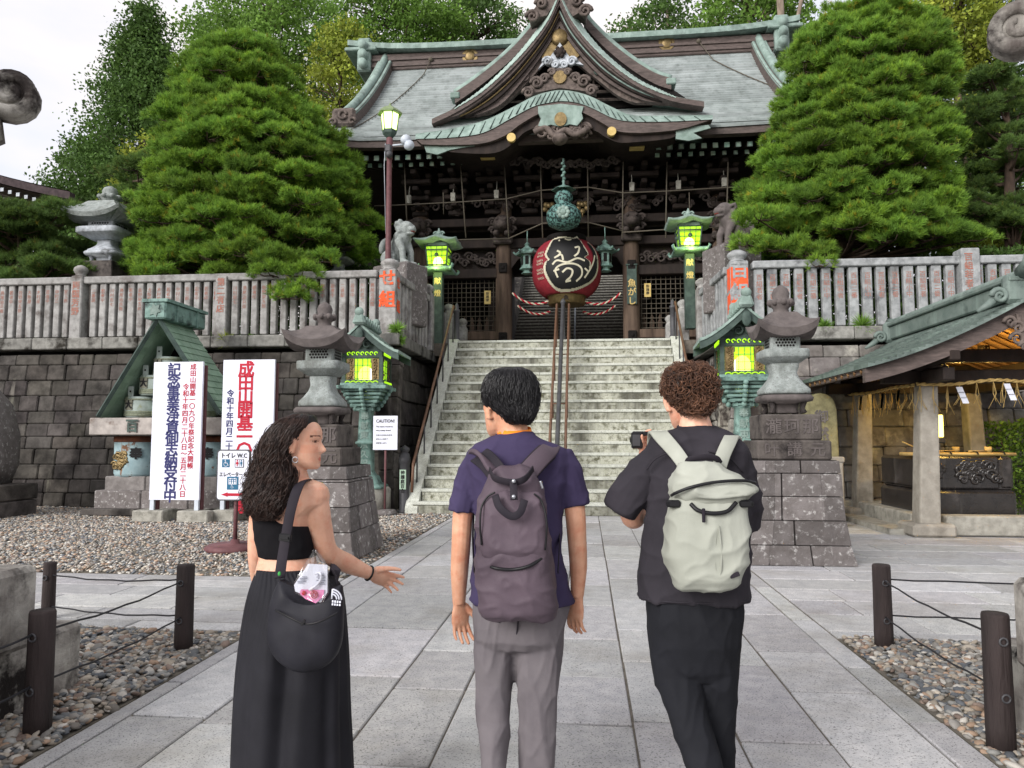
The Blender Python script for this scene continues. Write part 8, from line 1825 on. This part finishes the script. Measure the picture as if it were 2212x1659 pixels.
q_ = (np.c_[P0, np.ones(nC)] @ np.array(inv).T)[:, :3]/Hh; kp = ~((q_[:, 1] > .08) & (q_[:, 2] < .74)); P0, N0 = P0[kp], N0[kp]; nC = len(P0)
E1 = unit(np.cross(N0, gp.normal(0, 1, (nC, 3)))); E2 = np.cross(N0, E1); tt = np.linspace(0, 1, 16)[None, :, None]; rad = gp.uniform(.006, .015, (nC, 1, 1)); tw = gp.uniform(3, 8, (nC, 1, 1))*gp.choice([-1, 1], (nC, 1, 1)); ph = gp.uniform(0, 6.3, (nC, 1, 1))
S = P0[:, None]+N0[:, None]*(-.008+gp.uniform(.012, .034, (nC, 1, 1))*np.sin(tt*PI))+(E1[:, None]*np.cos(tw*tt+ph)+E2[:, None]*np.sin(tw*tt+ph))*rad+E1[:, None]*(tt-.5)*.022
strandmesh('curls', S, .0016, 'haircurl', hv, gp.uniform(.55, 1.6, (nC, 1))*np.array([[1, .94, .88]]))
# pale backpack
YP_ = YN_-.225; b2 = thing('backpack', 'pale grey-green canvas backpack with black zips on the man with curly hair', 'backpack', f9(1150, 700, -.22))
mb = MB(); mb.loft(secs(c8, [(555, 1006, 1286, .07), (600, 998, 1300, .095), (660, 990, 1306, .105), (740, 982, 1310, .11), (810, 976, 1308, .112), (860, 996, 1298, .11), (900, 1010, 1282, .102), (930, 1022, 1266, .085), (944, 1045, 1245, .05)], YP_, 3.2, 48)); person_mesh(mb, 'body', 'palepack', b2, .006, 2, .009, (6, 6, 7))
mb = MB(); rows = secs(c8, [(440, 1042, 1196, .045), (452, 1030, 1215, .065), (480, 1014, 1258, .085), (510, 1004, 1305, .1), (535, 1000, 1336, .112), (552, 1004, 1330, .112), (575, 1010, 1310, .1), (605, 1030, 1285, .08)], YP_-.005, 2.7, 48); mb.loft(rows); person_mesh(mb, 'top_flap', 'palepack', b2, .006, 2, .012, (4, 4, 13))
yp = lambda d: YP_-d
mb = MB(); mb.tube(spl([c8(x, y, yp(d)) for x, y, d in ((1004, 572, .07), (1022, 562, .098), (1080, 540, .118), (1160, 522, .12), (1240, 514, .116), (1300, 514, .1), (1338, 522, .06))]), .006, 6); mb.build('top_zip', 'zipper', b2)
mb = MB(); mb.tube(spl([c8(x, y, yp(d)) for x, y, d in ((1080, 606, .098), (1110, 632, .112), (1165, 644, .116), (1225, 636, .112), (1262, 600, .098))]), .008, 6); zp_ = mb.build('pocket_zip', 'zipper', b2); mb = MB(); mb.box(c8(1132, 652, yp(.122)), (.012, .006, .05), ch=.003); mb.build('zip_pull', 'plumdark', zp_)
mb = MB(); rows = []
for k in range(12):
    y = 694+(938-694)*k/11; w = 2+26*math.sin(PI*min(1, k/11)**.9)*(.6+.4*k/11); d = .113 if y < 870 else .113-.02*(y-870)/70; rows.append([c8(1190-w*.45, y, yp(d+.0)), c8(1188-w*.2, y, yp(d-.008)), c8(1190+w*.2, y, yp(d-.012)), c8(1192+w*.5, y, yp(d+.007)), c8(1194+w*.62, y, yp(d-.0))])
mb.grid(rows, True); mb.build('pleat', 'palepack', b2)
for q in (-1, 1):
    pts = ((1058, 452, -.2), (1022, 402, -.16), (975, 348, -.125), (948, 322, -.05), (940, 345, .06), (935, 480, .13)) if q < 0 else ((1196, 452, -.2), (1212, 405, -.16), (1232, 362, -.12), (1246, 340, -.05), (1262, 370, .06), (1270, 480, .13))
    mb = MB(); strap(mb, [f9(x, y, d) for x, y, d in pts], [Vector((1, 0, .75 if q < 0 else -.35)) if k < 3 else Vector((1, 0, 0)) for k in range(6)], (.052, .07 if q < 0 else .055), .014); s_ = mb.build('shoulder_strap', 'palepack', b2)
    x0 = 985 if q < 0 else 1312; mb = MB(); strap(mb, [f9(x0-q*40+(-60 if q < 0 else 5), 560, .1), f9(x0+q*4-(25 if q < 0 else 0), 690, -.05), f9(x0-q*10, 790, -.14)], [Vector((0, 1, .2))]*3, .02, .004); mb.build('lower_strap', 'plumdark', s_)
    xb = 1014 if q < 0 else 1298; mb = MB(); mb.box(c8(xb, 605, yp(.075)), (.045, .03, .026), ch=.006); mb.box(c8(xb+q*14, 606, yp(.055)), (.03, .03, .022), ch=.005); mb.build('side_buckle', 'zipper', b2)
mb = MB(); strap(mb, [c8(1062, 448, yp(.0)), c8(1078, 428, yp(.02)), c8(1128, 420, yp(.03)), c8(1180, 424, yp(.02)), c8(1198, 444, yp(.0))], [Vector((0, -.4, 1))]*5, .022, .008); mb.build('top_handle', 'plumdark', b2)
MB().box(c8(1256, 890, yp(.108)), (.034, .006, .016), ch=.002, mtx=Matrix.Rotation(-.35, 4, 'Y')).build('brand_patch', 'plumdark', b2)
cmr = thing('camera', 'black camera held up in front of the man with curly hair', 'camera', f9(866, 352, .36))
mb = MB(); p = f9(866, 352, .36); mb.box(p, (.05, .05, .075), ch=.006); mb.box(p+Vector((.02, 0, .03)), (.08, .04, .02), ch=.004); mb.build('body', 'zipper', cmr); mb = MB(); mb.tube([p+Vector((0, .02, 0)), p+Vector((0, .09, 0))], .028, 14); mb.build('lens', 'zipper', cmr); mb = MB(); mb.box(p+Vector((-.005, -.027, 0)), (.034, .004, .05)); mb.build('screen', 'ironpost', cmr)

# hems and seams of the two men's clothes
def ring(pts, r, m, parent, nm='hem'): mb = MB(); mb.tube(pts, r, 6); mb.build(nm, m, parent)
for o_, fn, rows_, m in ((mn, c8, ((984, 202, 605, .1265),), 'purpletee'), (m2, c8, ((972, 870, 1312, .1335),), 'greytee')):
    for y, a, b, d in rows_: q = secs(fn, [(y, a, b, d)], YM if o_ is mn else YN_, 2.5, 40)[0]; ring(q+[q[0]], .0035, m, o_)
def back_line(parent, fn, Y, pts, r, m, nm): mb = MB(); mb.tube(spl([fn(x, y, Y+d) for x, y, d in pts]), r, 5); mb.build(nm, m, parent)
back_line(mn, c8, YM, ((392, 1066, -.142), (388, 1110, -.148), (382, 1150, -.13)), .003, 'plumdark', 'seat_seam')
for q in (-1, 1): back_line(mn, c8, YM, ((390+q*70, 1078, -.132), (390+q*105, 1074, -.122), (390+q*140, 1080, -.1)), .003, 'plumdark', 'pocket_slit')
